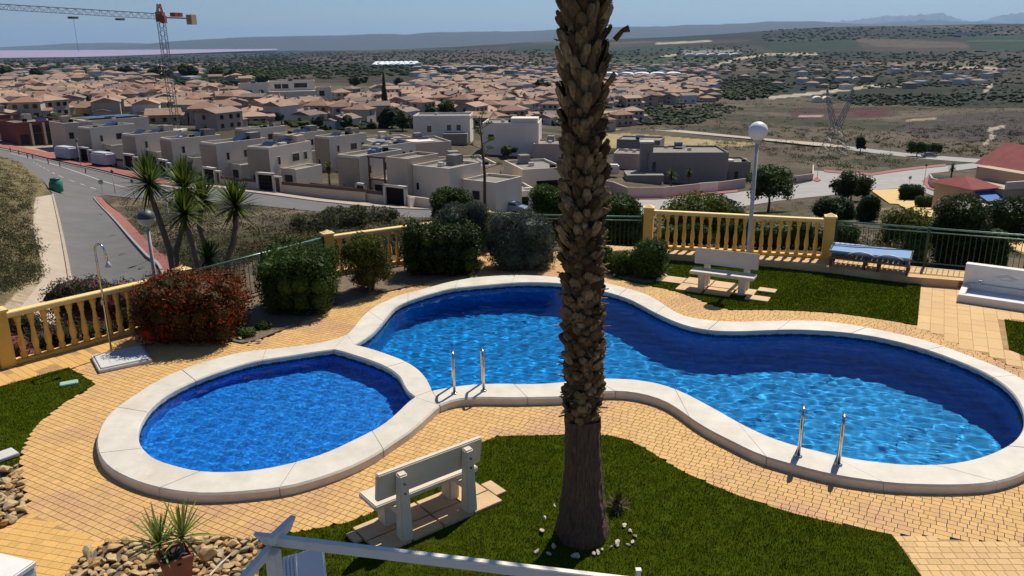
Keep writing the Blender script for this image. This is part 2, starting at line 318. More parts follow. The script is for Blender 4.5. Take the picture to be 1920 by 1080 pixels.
M['crane_grey'] = simple('crane_grey', (0.33, 0.35, 0.36), 0.5, 0.1, 1)
M['crane_dark'] = simple('crane_dark_mast', (0.07, 0.075, 0.075), 0.5, 0.1, 1)
M['tan_block'] = simple('tan_counterweight', (0.42, 0.33, 0.20), 0.8, 0.1, 1)
M['tyre'] = simple('rubber', (0.02, 0.02, 0.02), 0.8, 0.1)
M['rim'] = simple('wheel_rim', (0.45, 0.45, 0.46), 0.35, 0.1, metal=0.8)
M['car_dark'] = simple('dark_car_paint', (0.012, 0.020, 0.026), 0.25, 0.1)
M['car_silver'] = simple('silver_blue_car_paint', (0.30, 0.34, 0.42), 0.25, 0.06, metal=0.4)
M['car_grey'] = simple('grey_car_paint', (0.20, 0.21, 0.22), 0.3, 0.06)
M['cover_cloth'] = simple('grey_cover_cloth', (0.46, 0.45, 0.46), 0.8, 0.1, 0.8, bmp=0.6, bscale=3)
M['green_bin'] = simple('green_container_plastic', (0.015, 0.20, 0.11), 0.45, 0.12, 3)
M['dark_green'] = simple('dark_green_lid', (0.01, 0.07, 0.045), 0.5, 0.1)
M['greenhouse'] = simple('white_greenhouse_sheet', (0.75, 0.76, 0.75), 0.5, 0.08, 0.02)
M['box_green'] = simple('pale_green_plastic', (0.30, 0.46, 0.36), 0.6, 0.08, 8)

# ------------------------------------------------------------------ objects
def tag(o, label=None, cat=None, group=None, kind=None):
    if label: o['label'] = label
    if cat: o['category'] = cat
    if group: o['group'] = group
    if kind: o['kind'] = kind
    return o
def thing(name, label, cat, loc=(0, 0, 0), rz=0.0, group=None):
    o = bpy.data.objects.new(name, None); COL.objects.link(o); o.location = loc; o.rotation_euler = (0, 0, rz); o.empty_display_size = 0.2
    return tag(o, label, cat, group)
def inst(name, me, parent=None, loc=(0, 0, 0), rot=(0, 0, 0), scale=1.0):
    o = bpy.data.objects.new(name, me); COL.objects.link(o); o.location = loc; o.rotation_euler = rot
    o.scale = (scale,)*3 if not hasattr(scale, '__len__') else scale
    if parent is not None: o.parent = parent
    return o
KIDS = {}
def dup(root, loc, rz=0.0, label=None, group=None, scale=None):
    c = root.copy(); COL.objects.link(c); c.location = loc; c.rotation_euler = (0, 0, rz)
    if scale: c.scale = (scale,)*3
    if label: c['label'] = label
    if group: c['group'] = group
    for ch in [o for o in root.children]:
        k = ch.copy(); COL.objects.link(k); k.parent = c
        for g in ch.children:
            d = g.copy(); COL.objects.link(d); d.parent = k
    return c
class MB:
    def __init__(s): s.v = []; s.f = []; s.m = []
    def add(s, vs, fs, mi=0):
        b = len(s.v); s.v.extend(tuple(map(float, q)) for q in vs); s.f.extend(tuple(b+i for i in q) for q in fs); s.m.extend([mi]*len(fs)); return s
    def box(s, c, size, rz=0.0, mi=0, mat=None):
        x, y, z = [q/2 for q in size]
        vs = [Vector(q) for q in ((-x, -y, -z), (x, -y, -z), (x, y, -z), (-x, y, -z), (-x, -y, z), (x, -y, z), (x, y, z), (-x, y, z))]
        if mat is None: mat = Matrix.Rotation(rz, 3, 'Z')
        vs = [mat @ q + Vector(c) for q in vs]
        return s.add(vs, [(3, 2, 1, 0), (4, 5, 6, 7), (0, 1, 5, 4), (1, 2, 6, 5), (2, 3, 7, 6), (3, 0, 4, 7)], mi)
    def bar(s, a, b, w, h=None, mi=0, up=(0, 0, 1)):
        a = Vector(a); b = Vector(b); d = (b-a); L = d.length; d.normalize(); h = h or w
        u = Vector(up)
        if abs(d.dot(u)) > 0.98: u = Vector((1, 0, 0))
        x = d.cross(u).normalized(); y = x.cross(d).normalized()
        vs = []
        for p in (a, b):
            for i, j in ((-1, -1), (1, -1), (1, 1), (-1, 1)): vs.append(p + x*(i*w/2) + y*(j*h/2))
        return s.add(vs, [(0, 1, 2, 3), (7, 6, 5, 4), (0, 4, 5, 1), (1, 5, 6, 2), (2, 6, 7, 3), (3, 7, 4, 0)], mi)
    def tube(s, pts, r, n=8, mi=0, cap=True):
        pts = [Vector(p) for p in pts]; rs = r if hasattr(r, '__len__') else [r]*len(pts)
        vs = []; fs = []; ref = None
        for i, p in enumerate(pts):
            d = (pts[min(i+1, len(pts)-1)] - pts[max(i-1, 0)]).normalized()
            if ref is None: ref = Vector((1, 0, 0)) if abs(d.x) < 0.9 else Vector((0, 1, 0))
            x = (ref - d*ref.dot(d)).normalized(); ref = x; y = d.cross(x)
            for k in range(n):
                a = 2*math.pi*k/n; vs.append(p + (x*math.cos(a)+y*math.sin(a))*rs[i])
        for i in range(len(pts)-1):
            for k in range(n):
                k2 = (k+1) % n; fs.append((i*n+k, i*n+k2, (i+1)*n+k2, (i+1)*n+k))
        if cap: fs.append(tuple(range(n-1, -1, -1))); fs.append(tuple((len(pts)-1)*n+k for k in range(n)))
        return s.add(vs, fs, mi)
    def lathe(s, prof, n=12, c=(0, 0, 0), mi=0, cap=True):
        return s.tube_z([(r, z) for r, z in prof], n, c, mi, cap)
    def tube_z(s, prof, n, c, mi, cap):
        vs = []; fs = []
        for r, z in prof:
            for k in range(n):
                a = 2*math.pi*(k+0.5)/n; vs.append((c[0]+r*math.cos(a), c[1]+r*math.sin(a), c[2]+z))
        for i in range(len(prof)-1):
            for k in range(n):
                k2 = (k+1) % n; fs.append((i*n+k, i*n+k2, (i+1)*n+k2, (i+1)*n+k))
        if cap: fs.append(tuple(range(n-1, -1, -1))); fs.append(tuple((len(prof)-1)*n+k for k in range(n)))
        return s.add(vs, fs, mi)
    def prism(s, poly, z0, z1, mi=0):
        n = len(poly); vs = [(x, y, z0) for x, y in poly]+[(x, y, z1) for x, y in poly]
        fs = [tuple(range(n-1, -1, -1)), tuple(range(n, 2*n))]+[(i, (i+1) % n, n+(i+1) % n, n+i) for i in range(n)]
        return s.add(vs, fs, mi)
    def mesh(s, name, mats, smooth=False, bevel=0.0, seg=2):
        me = bpy.data.meshes.new(name); me.from_pydata(s.v, [], s.f)
        mats = mats if isinstance(mats, (list, tuple)) else [mats]
        for q in mats: me.materials.append(q)
        if len(mats) > 1: me.polygons.foreach_set('material_index', s.m)
        if bevel or True:
            bm = bmesh.new(); bm.from_mesh(me)
            if bevel:
                bmesh.ops.remove_doubles(bm, verts=bm.verts, dist=1e-5)
                es = [e for e in bm.edges if len(e.link_faces) == 2 and e.calc_face_angle(0) > 0.5]
                bmesh.ops.bevel(bm, geom=es, offset=bevel, segments=seg, affect='EDGES', clamp_overlap=True)
            bmesh.ops.recalc_face_normals(bm, faces=bm.faces)
            bm.to_mesh(me); bm.free()
        if smooth: me.polygons.foreach_set('use_smooth', [True]*len(me.polygons))
        me.update(); return me
    def build(s, name, mats, parent=None, smooth=False, bevel=0.0, loc=(0, 0, 0), rz=0.0, seg=2):
        return inst(name, s.mesh(name, mats, smooth, bevel, seg), parent, loc, (0, 0, rz))
def npmesh(name, v, f, mat, smooth=False, attr=None):
    v = np.asarray(v, np.float32); f = np.asarray(f, np.int32); k = f.shape[1]
    me = bpy.data.meshes.new(name); me.vertices.add(len(v)); me.vertices.foreach_set('co', v.ravel())
    me.loops.add(f.size); me.loops.foreach_set('vertex_index', f.ravel())
    me.polygons.add(len(f)); me.polygons.foreach_set('loop_start', np.arange(0, f.size, k, dtype=np.int32))
    me.polygons.foreach_set('loop_total', np.full(len(f), k, np.int32))
    for m in (mat if isinstance(mat, (list, tuple)) else [mat]): me.materials.append(m)
    me.polygons.foreach_set('use_smooth', np.full(len(f), bool(smooth)))
    if attr is not None:
        a = me.color_attributes.new('Cover', 'FLOAT_COLOR', 'POINT'); c = np.ones((len(v), 4), np.float32); c[:, :3] = attr; a.data.foreach_set('color', c.ravel())
    me.update(calc_edges=True); me.validate(); return me
def smooth_line(pts, closed=False, step=0.1):
    """Catmull-Rom through 2-D points, resampled at equal steps"""
    p = np.array(pts, float); n = len(p); out = []
    rng = range(n if closed else n-1)
    for i in rng:
        if closed: a, b, c, d = p[(i-1) % n], p[i], p[(i+1) % n], p[(i+2) % n]
        else: a, b, c, d = p[max(i-1, 0)], p[i], p[i+1], p[min(i+2, n-1)]
        for t in np.linspace(0, 1, 12, endpoint=False):
            out.append(0.5*((2*b)+(-a+c)*t+(2*a-5*b+4*c-d)*t*t+(-a+3*b-3*c+d)*t**3))
    out.append(p[0] if closed else p[-1]); q = np.array(out)
    L = np.concatenate([[0], np.cumsum(np.hypot(*np.diff(q, axis=0).T))]); m = max(2, int(round(L[-1]/step)))
    s = np.linspace(0, L[-1], m+1); r = np.stack([np.interp(s, L, q[:, 0]), np.interp(s, L, q[:, 1])], 1)
    return r[:-1] if closed else r
def relax(q, it=2, closed=False):
    q = q.copy()
    for _ in range(it):
        m = q.copy()
        if closed: m = (np.roll(q, 1, 0)+q*2+np.roll(q, -1, 0))/4
        else: m[1:-1] = (q[:-2]+2*q[1:-1]+q[2:])/4
        q = m
    return q
def resample(q, n):
    L = np.concatenate([[0], np.cumsum(np.hypot(*np.diff(q, axis=0).T))]); s = np.linspace(0, L[-1], n)
    return np.stack([np.interp(s, L, q[:, 0]), np.interp(s, L, q[:, 1])], 1)
def cdt(outer, holes=(), spacing=None):
    """triangulate a polygon with holes; optional inner grid points. returns (verts2d, tris)"""
    pts = []; edges = []
    for ring in (outer, *holes):
        b = len(pts); n = len(ring); pts += [tuple(map(float, q)) for q in ring]; edges += [(b+i, b+(i+1) % n) for i in range(n)]
    if spacing:
        a = np.array(outer); x0, y0 = a.min(0); x1, y1 = a.max(0)
        gx, gy = np.meshgrid(np.arange(x0+spacing/2, x1, spacing), np.arange(y0+spacing/2, y1, spacing))
        gx = gx.ravel(); gy = gy.ravel(); k = inpoly(gx, gy, [tuple(q) for q in outer])
        for h in holes: k &= ~inpoly(gx, gy, [tuple(q) for q in h])
        pts += [(float(a_), float(b_)) for a_, b_ in zip(gx[k], gy[k])]
    r = delaunay_2d_cdt([Vector(q) for q in pts], edges, [], 1 if not holes else 3, 1e-5)
    v = np.array([tuple(q) for q in r[0]]); f = [tuple(q) for q in r[2]]
    if holes:
        c = np.array([v[list(q)].mean(0) for q in f]); k = inpoly(c[:, 0], c[:, 1], [tuple(q) for q in outer])
        for h in holes: k &= ~inpoly(c[:, 0], c[:, 1], [tuple(q) for q in h])
        f = [q for q, kk in zip(f, k) if kk]
    return v, f
def sheet(name, outer, z, mat, holes=(), parent=None, spacing=None, lift=None, kind=None):
    v, f = cdt(outer, holes, spacing)
    zz = np.full(len(v), z) if lift is None else hz(v[:, 0], v[:, 1])+lift
    me = bpy.data.meshes.new(name); me.from_pydata([(a, b, c) for (a, b), c in zip(v, zz)], [], f); me.materials.append(mat)
    bm = bmesh.new(); bm.from_mesh(me)
    for q in bm.faces:
        q.normal_update()
        if q.normal.z < 0: q.normal_flip()
    bm.to_mesh(me); bm.free()
    o = inst(name, me, parent)
    if kind: o['kind'] = kind
    return o

# ------------------------------------------------------------------ leaves
def unit(a): return a/np.maximum(np.linalg.norm(a, axis=1, keepdims=True), 1e-9)
def lump_points(lumps, n, shell=0.55, squash=None):
    """points near the surface of a union of ellipsoids; returns centres and outward normals"""
    vol = np.array([r[0]*r[1]*r[2] for c, r in lumps])**0.67; k = RNG.choice(len(lumps), n, p=vol/vol.sum())
    d = unit(RNG.normal(size=(n, 3))); rr = shell+(1.03-shell)*RNG.random(n)**0.6
    C = np.array([c for c, r in lumps])[k]; Rr = np.array([r for c, r in lumps])[k]
    return C+d*Rr*rr[:, None], unit(d/Rr)
def leaves(name, c, nrm, size, aspect, mat, jitter=0.9, up=0.3, sizevar=0.4):
    n = len(c); nn = unit(nrm+RNG.normal(size=(n, 3))*jitter+np.array([0, 0, up]))
    t = unit(np.cross(nn, RNG.normal(size=(n, 3)))); b = np.cross(nn, t)
    s = size*(1+sizevar*(RNG.random(n)*2-1))[:, None]; w_ = s*aspect
    v = np.stack([c-t*s*0.5, c+b*w_*0.5+nn*s*0.08, c+t*s*0.5, c-b*w_*0.5+nn*s*0.08], 1).reshape(-1, 3)
    return npmesh(name, v, np.arange(4*n).reshape(-1, 4), mat)
_ico = {}
def ico(sub):
    if sub not in _ico:
        bm = bmesh.new(); bmesh.ops.create_icosphere(bm, subdivisions=sub, radius=1.0)
        _ico[sub] = (np.array([q.co[:] for q in bm.verts]), np.array([[q.index for q in f.verts] for f in bm.faces])); bm.free()
    return _ico[sub]
def join_np(parts):
    vs = []; fs = []; b = 0
    for v, f in parts: vs.append(v); fs.append(f+b); b += len(v)
    return np.concatenate(vs), np.concatenate(fs)
def core(lumps, k=0.72, sub=2):
    v, f = ico(sub); ps = []
    for c, r in lumps:
        q = v*(1+0.10*RNG.normal(size=(len(v), 1)))*np.array(r)*k+np.array(c); ps.append((q, f))
    return join_np(ps)
def shrub(name, label, cat, loc, lumps, n, size, mat, aspect=0.5, group=None, stems=True, corek=0.60, up=0.3, shell=0.58, rz=0.0, extra=None):
    t = thing(name, label, cat, loc, rz, group)
    c, nr = lump_points(lumps, int(n*1.7), shell); k = c[:, 2] > 0.0; c = c[k]; nr = nr[k]
    fo = inst('foliage', leaves('foliage', c, nr, size, aspect, mat, up=up), t)
    v, f = core(lumps, corek); v[:, 2] = np.maximum(v[:, 2], 0.02)
    inst('inner_foliage', npmesh('inner_foliage', v, f, mat, False), t)
    if extra: inst(extra[0], leaves(extra[0], *lump_points(lumps, extra[1], 0.9), extra[2], extra[3], extra[4]), t)
    if stems:
        m = MB(); zc = max(np.mean([q[0][2] for q in lumps]), 0.3)
        for i in range(5):
            a = random.random()*6.28; r0 = 0.08; x = math.cos(a); y = math.sin(a); rr = min(lumps[0][1][0], 0.6)*0.6
            m.tube([(x*r0, y*r0, -0.15), (x*r0*2, y*r0*2, zc*0.4), (x*rr, y*rr, zc)], [0.035, 0.028, 0.012], 5)
        m.build('stem', M['wood'], t)
    return t
def clumps(w, d, h, n, z0=0.0, rmin=0.25, rmax=0.45, boxy=0.0):
    """a heap of ellipsoids filling a w x d x h body"""
    out = [((0, 0, z0+h*0.5), (w*0.42, d*0.42, h*0.47))]
    for i in range(n):
        a = random.random()*6.283; q = random.random(); zz = random.random()
        rr = (random.uniform(rmin, rmax))*min(w, d, h*1.3)
        px = math.cos(a)*(w/2-rr*0.9)*(0.75+0.25*q); py = math.sin(a)*(d/2-rr*0.9)*(0.75+0.25*q)
        tap = 1.0 if boxy else math.sqrt(max(0.1, 1-((zz-0.35)/0.8)**2))
        out.append(((px*tap, py*tap, z0+max(rr*0.7, min(h-rr*0.8, zz*h))), (rr, rr, rr*0.85)))
    return out

def boxlumps(w, d, h, nx=4, ny=3, nz=3, r=0.30):
    """overlapping lumps that fill a clipped, boxy body"""
    out = []; rx, ry, rz = w/nx*0.85, d/ny*0.85, h/nz*0.85
    for i in range(nx):
        for j in range(ny):
            for k in range(nz):
                x = -w/2+rx*0.8+(w-1.6*rx)*i/(nx-1); y = -d/2+ry*0.8+(d-1.6*ry)*j/(ny-1); z = rz*0.75+(h-1.6*rz)*k/(nz-1)
                e = sum((i in (0, nx-1), j in (0, ny-1), k in (0, nz-1))); s = 1.0-0.06*e
                if k == 0: x *= 0.93; y *= 0.93
                out.append(((x*(1.0-0.03*e)+random.uniform(-.05, .05), y*(1.0-0.03*e)+random.uniform(-.05, .05), z+random.uniform(-.05, .04)), (rx*s*random.uniform(.85, 1.1), ry*s*random.uniform(.85, 1.1), rz*s*random.uniform(.85, 1.1))))
    return out
t = M['bark_boot'].node_tree; b = [n for n in t.nodes if n.type == 'BSDF_PRINCIPLED'][0]
g = t.nodes.new('ShaderNodeNewGeometry'); mp = t.nodes.new('ShaderNodeMapping'); mp.inputs['Scale'].default_value = (38, 38, 9); t.links.new(g.outputs['Position'], mp.inputs['Vector'])
fb_ = noise(t, 1.0, 6, 0.75, co=mp.outputs[0]); bump(t, b, fb_, 0.02, 1.0)
src = b.inputs['Base Color'].links[0].from_socket; t.links.new(mixc(t, src, ramp(t, fb_, [(0.32, 0.45), (0.68, 1.35)]), 1.0, 'MULTIPLY'), b.inputs['Base Color'])
# ================================================================== large structure
# ---- outlines traced from the photograph, laid out on the ground
ZC = 0.13
main_in = PXY([(665, 646), (680, 637), (697, 625), (712, 610), (725, 594), (740, 577), (760, 566), (792, 555), (820, 547), (850, 540), (900, 535), (960, 530), (1003, 529), (1047, 531), (1090, 537), (1126, 545), (1150, 551), (1180, 561), (1200, 571),
      (1222, 583), (1240, 592), (1270, 605), (1300, 614), (1340, 620), (1390, 621), (1440, 619), (1490, 618), (1540, 620), (1590, 624), (1640, 631), (1690, 642), (1740, 656), (1790, 674), (1840, 695), (1877, 717), (1902, 740), (1917, 766), (1921, 790),
      (1914, 812), (1897, 830), (1865, 847), (1827, 860), (1777, 869), (1715, 871), (1665, 868), (1615, 862), (1580, 856), (1540, 847), (1502, 838), (1465, 827), (1430, 814), (1385, 792), (1350, 772), (1310, 750), (1280, 735), (1247, 722), (1210, 714),
      (1172, 710), (1125, 709), (1088, 712), (1051, 716), (1010, 719), (960, 719), (920, 719), (880, 721), (842, 726), (810, 732)], ZC)
main_out = PXY([(650, 627), (665, 611), (675, 597), (687, 585), (705, 572), (725, 563), (750, 552), (776, 546), (802, 539), (830, 531), (867, 523), (905, 518), (960, 515), (1003, 516), (1045, 519), (1085, 522), (1125, 527), (1150, 533), (1177, 540), (1210, 550), (1235, 563), (1255, 577),
      (1275, 588), (1302, 596), (1335, 600), (1372, 602), (1410, 602), (1440, 601), (1502, 600), (1552, 602), (1602, 609), (1652, 618), (1702, 629), (1752, 642), (1802, 660), (1852, 679), (1890, 695), (1920, 711), (1955, 737), (1982, 772), (1988, 805), (1975, 840), (1950, 866),
      (1920, 887), (1890, 898), (1852, 906), (1802, 909), (1752, 909), (1690, 907), (1640, 902), (1590, 895), (1540, 885), (1490, 872), (1440, 858), (1407, 845), (1373, 828), (1333, 808), (1302, 789), (1275, 769), (1247, 752), (1210, 740), (1172, 734), (1130, 734), (1090, 739), (1051, 744),
      (1005, 745), (960, 746), (905, 745), (867, 747), (842, 752), (825, 759)], ZC)
kids_in = PXY([(777, 744), (765, 752), (752, 765), (735, 781), (717, 795), (692, 810), (667, 822), (630, 840), (592, 855), (555, 865), (517, 874), (480, 880), (450, 883), (400, 884), (362, 880), (325, 871), (295, 861), (275, 847), (262, 832), (259, 815), (262, 797), (275, 774), (292, 755),
      (317, 737), (350, 720), (387, 705), (425, 692), (462, 681), (500, 673), (530, 669), (580, 661), (625, 655)], ZC)
kids_out = PXY([(825, 759), (815, 767), (800, 781), (780, 799), (765, 811), (742, 826), (705, 851), (655, 876), (605, 894), (555, 909), (505, 917), (475, 920), (425, 924), (375, 925), (325, 920), (275, 909), (237, 895), (207, 879), (190, 862), (182, 845), (180, 827), (184, 808), (192, 791),
      (207, 772), (230, 754), (257, 736), (287, 717), (325, 698), (375, 680), (425, 666), (462, 658), (500, 654), (540, 650), (580, 645), (617, 638), (636, 633), (650, 627)], ZC)
div_main = PXY([(810, 732), (805, 719), (797, 705), (785, 692), (767, 680), (745, 670), (717, 660), (692, 652), (665, 646)], ZC)
div_kids = PXY([(777, 744), (767, 737), (757, 724), (750, 708), (735, 695), (717, 685), (692, 675), (667, 667), (645, 660), (625, 655)], ZC)
def sm(p, n): return resample(relax(smooth_line(p, False, 0.06), 3), n)
NM = 420; mi_, mo_ = sm(main_in, NM), sm(main_out, NM)
NK = 300; ki_, ko_ = sm(kids_in, NK), sm(kids_out, NK)
ND = 70; dm_, dk_ = sm(div_main, ND), sm(div_kids, ND)
pool_loop = [tuple(q) for q in np.concatenate([mi_, dm_[1:-1]])]
kids_loop = [tuple(q) for q in np.concatenate([ki_, dk_[::-1][1:-1]])]
coping_loop = [tuple(q) for q in np.concatenate([mo_, ko_[1:-1]])]

# ---- edge of the terrace
ZR = 0.19                                   # raised strip on the far right
F0 = P(14, 686); F1 = P(342, 511, .97); F2 = P(614, 442, .97); F3 = P(915, 403, .97); F4 = P(1214, 463, ZR); F5 = P(1549, 484, ZR)
F6 = P(1906, 440, ZR+.95)
FL = [Vector((q.x, q.y)) for q in (F0, F1, F2, F3, F4, F5, F6)]
dl = (FL[0]-FL[1]).normalized(); dr = (FL[6]-FL[5]).normalized()
edge = [FL[0]+dl*7]+FL+[FL[6]+dr*5]
off = []
for i, q in enumerate(edge):
    d = ((edge[min(i+1, len(edge)-1)]-q).normalized() + (q-edge[max(i-1, 0)]).normalized()).normalized()
    off.append(q+Vector((-d.y, d.x))*0.28)
terrace = [tuple(q) for q in off]+[(15.5, 2.0), (-13.5, 2.0)]

# ---- terrain sheet
yy = np.exp(np.concatenate([np.linspace(math.log(8), math.log(70), 150, endpoint=False), np.linspace(math.log(70), math.log(450), 190, endpoint=False), np.linspace(math.log(450), math.log(45000), 190)]))
aa = np.concatenate([np.linspace(-1.3, -0.78, 14, endpoint=False), np.linspace(-0.78, 0.78, 470, endpoint=False), np.linspace(0.78, 1.3, 14)])
AA, YY = np.meshgrid(aa, yy); XX = AA*YY; ZZ = hz(XX, YY)
_wob = lambda x, y, s, a: a*(np.sin(x/s+1.3*np.sin(y/s*0.7))*np.cos(y/s*1.1+0.8*np.sin(x/s*0.6)))
ZZ = ZZ + np.where(YY > 300, _wob(XX, YY, 90, 0.8)+_wob(XX, YY, 37, 0.3), 0)
ins = inpoly(XX.ravel(), YY.ravel(), terrace).reshape(XX.shape)
ZZ = np.where(ins, np.minimum(ZZ, -1.7), ZZ)
lake_px = [(-400, 110), (0, 108.3), (130, 107), (200, 105.2), (300, 102), (400, 98), (520, 93.6), (520, 91.6), (400, 92.3), (300, 92.8), (0, 94.2), (-400, 97)]
ZL = -72.0
lake = PXY(lake_px, ZL)
lk = np.array(lake); lk = lk.mean(0)+(lk-lk.mean(0))*1.04
ZZ = np.where((YY > 5600) & ((AA < -0.32) | inpoly(XX.ravel(), YY.ravel(), [tuple(q) for q in lk]).reshape(XX.shape)), np.minimum(ZZ, -74.0), ZZ)
# land cover (albedo) -------------------------------------------------
UU, VV = proj(XX, YY, ZZ)
def blobs(x, y, s, seed):
    g = np.random.default_rng(seed); o = np.zeros_like(x)
    for k in range(7):
        a = g.uniform(0, 6.28); f = g.uniform(0.6, 2.2)/s; o += np.sin(x*f*math.cos(a)+y*f*math.sin(a)+g.uniform(0, 6.28)+0.9*np.sin(x*f*0.7*math.sin(a)-y*f*.6*math.cos(a)))
    return o/7
cov = np.empty(XX.shape+(3,)); cov[:] = (0.100, 0.080, 0.052)
near = blobs(XX, YY, 5, 1); mid = blobs(XX, YY, 26, 2); far = blobs(XX, YY*0.55, 130, 3); vfar = blobs(XX*0.8, YY*0.4, 420, 4)
def paint(mask, c, k=1.0):
    m = np.clip(mask.astype(float), 0, 1)[..., None]*k; cov[:] = cov*(1-m)+np.array(c)*m
paint((near > 0.12) & (YY < 130), (0.082, 0.078, 0.034), 0.75)
paint((near < -0.2) & (YY < 130), (0.20, 0.150, 0.095), 0.7)
paint((mid > 0.15) & (YY > 130) & (YY < 700), (0.045, 0.045, 0.025), 0.75)
paint((mid < -0.25) & (YY > 130) & (YY < 700), (0.105, 0.080, 0.054), 0.8)
paint(YY > 700, (0.046, 0.040, 0.028), 0.9)
paint((far > 0.10) & (YY > 500), (0.024, 0.029, 0.017), 0.85)
paint((far < -0.28) & (YY > 500), (0.095, 0.074, 0.052), 0.85)
paint((vfar > 0.2) & (YY > 1400), (0.023, 0.029, 0.018), 0.85)
paint((vfar < -0.35) & (YY > 1400), (0.11, 0.085, 0.062), 0.6)
def region(px, c, k=1.0, extra=None):
    m = inpoly(UU.ravel(), VV.ravel(), px).reshape(UU.shape) & ~ins
    if extra is not None: m &= extra
    paint(m, c, k)
region([(-200, 300), (20, 288), (90, 345), (60, 420), (75, 500), (60, 600), (-200, 640)], (0.165, 0.130, 0.060), 0.8)                 # dry bank
region([(64, 372), (98, 366), (128, 560), (128, 620), (-60, 640), (20, 560), (80, 500), (60, 420)], (0.40, 0.315, 0.205), 0.9)      # dirt strip by the road
region([(1090, 252), (1180, 250), (1330, 262), (1420, 268), (1400, 300), (1250, 282), (1100, 275)], (0.36, 0.275, 0.135), 0.85, mid > -0.3)   # dry yellow field
region([(1480, 205), (1660, 200), (1690, 216), (1640, 222), (1480, 225)], (0.065, 0.036, 0.030), 0.8)
region([(1600, 206), (1665, 203), (1660, 217), (1600, 219)], (0.075, 0.032, 0.028), 0.9)
region([(1690, 222), (1930, 205), (1930, 262), (1830, 268), (1700, 250)], (0.062, 0.050, 0.043), 0.85)
region([(1128, 92), (1250, 84), (1330, 92), (1300, 98), (1130, 99)], (0.024, 0.044, 0.022), 0.9)
region([(1128, 108), (1290, 104), (1380, 112), (1320, 118), (1240, 121), (1128, 118)], (0.045, 0.060, 0.028), 0.9)
region([(1128, 121), (1260, 122), (1260, 136), (1128, 138)], (0.022, 0.038, 0.018), 0.9)
region([(1440, 78), (1600, 72), (1620, 92), (1480, 97), (1430, 92)], (0.022, 0.034, 0.018), 0.9)
region([(1800, 66), (1930, 62), (1930, 97), (1820, 92)], (0.022, 0.042, 0.024), 0.9)
region([(1815, 76), (1930, 75), (1930, 77), (1815, 78)], (0.10, 0.12, 0.08), 0.7)
region([(1580, 117), (1870, 113), (1880, 128), (1740, 125), (1590, 125)], (0.19, 0.15, 0.105), 0.6, far > -0.2)
region([(1280, 94), (1390, 93), (1390, 104), (1280, 101)], (0.20, 0.19, 0.175), 0.8)
region([(960, 82), (1040, 80), (1040, 100), (960, 100)], (0.030, 0.044, 0.024), 0.8)
region([(560, 108), (960, 95), (1020, 120), (760, 112), (560, 122)], (0.085, 0.062, 0.048), 0.7)
region([(320, 160), (455, 160), (455, 175), (330, 178)], (0.33, 0.235, 0.13), 0.8, mid > -0.35)
region([(-50, 240), (90, 262), (130, 275), (90, 292), (-50, 276)], (0.36, 0.275, 0.195), 0.85)
# pale tracks
def track(px, wpx, c=(0.40, 0.335, 0.25)):
    for (a, b), (c2, d) in zip(px[:-1], px[1:]):
        L2 = (c2-a)**2+(d-b)**2; t = np.clip(((UU-a)*(c2-a)+(VV-b)*(d-b))/L2, 0, 1); q = np.hypot(UU-a-t*(c2-a), VV-b-t*(d-b))
        paint((q < wpx) & ~ins, c, 0.85)
track([(1435, 184), (1500, 178), (1560, 171), (1600, 166), (1640, 161), (1700, 160)], 2.6)
track([(1832, 157), (1858, 160), (1848, 172)], 3.0)
track([(1846, 270), (1862, 258), (1856, 242), (1880, 238)], 3.2)
track([(1345, 122), (1380, 111), (1440, 102), (1530, 101)], 2.4)
track([(1240, 106), (1270, 102)], 1.8); track([(1770, 128), (1840, 127), (1870, 129)], 2.2); track([(1230, 82), (1330, 77)], 1.8)
track([(1410, 178), (1440, 180)], 2.2); track([(1330, 62), (1375, 57)], 2.0); track([(1240, 60), (1275, 60)], 1.8)
track([(1700, 226), (1755, 222)], 2.0, (0.28, 0.22, 0.12)); track([(1500, 218), (1540, 217)], 1.6); track([(1128, 210), (1200, 207)], 2.0)
cov *= (0.9+0.2*RNG.random(XX.shape))[..., None]
gv = np.stack([XX, YY, ZZ], -1).reshape(-1, 3); ny, nx = XX.shape
ii, jj = np.meshgrid(np.arange(ny-1), np.arange(nx-1), indexing='ij'); i0 = (ii*nx+jj).ravel()
gf = np.stack([i0, i0+1, i0+nx+1, i0+nx], 1)
base = len(gv); far_ = 45000.0
gv = np.concatenate([gv, [(-20000, -20000, -4.0), (20000, -20000, -4.0), (10.4, 8.0, -2.2), (-10.4, 8.0, -2.2)]])
gf = np.concatenate([gf, [(base, base+1, base+2, base+3)]]); ca = np.concatenate([cov.reshape(-1, 3), np.full((4, 3), 0.12)])
m, t, b = newmat('ground_cover')
at = t.nodes.new('ShaderNodeAttribute'); at.attribute_name = 'Cover'
c = mixc(t, at.outputs['Color'], ramp(t, noise(t, 1.1, 8, 0.75), [(0.28, 0.55), (0.72, 1.45)]), 1.0, 'MULTIPLY')
c = mixc(t, c, ramp(t, noise(t, 0.06, 8, 0.8), [(0.3, 0.62), (0.7, 1.40)]), 1.0, 'MULTIPLY')
c = mixc(t, c, ramp(t, noise(t, 0.009, 6, 0.8), [(0.3, 0.72), (0.7, 1.3)]), 1.0, 'MULTIPLY')
t.links.new(c, b.inputs['Base Color']); b.inputs['Roughness'].default_value = 0.95; b.inputs['Specular IOR Level'].default_value = 0.1
bump(t, b, noise(t, 2.0, 8, 0.75), 0.3, 0.6)
g = inst('ground', npmesh('ground', gv, gf, m, True, ca)); g['kind'] = 'structure'

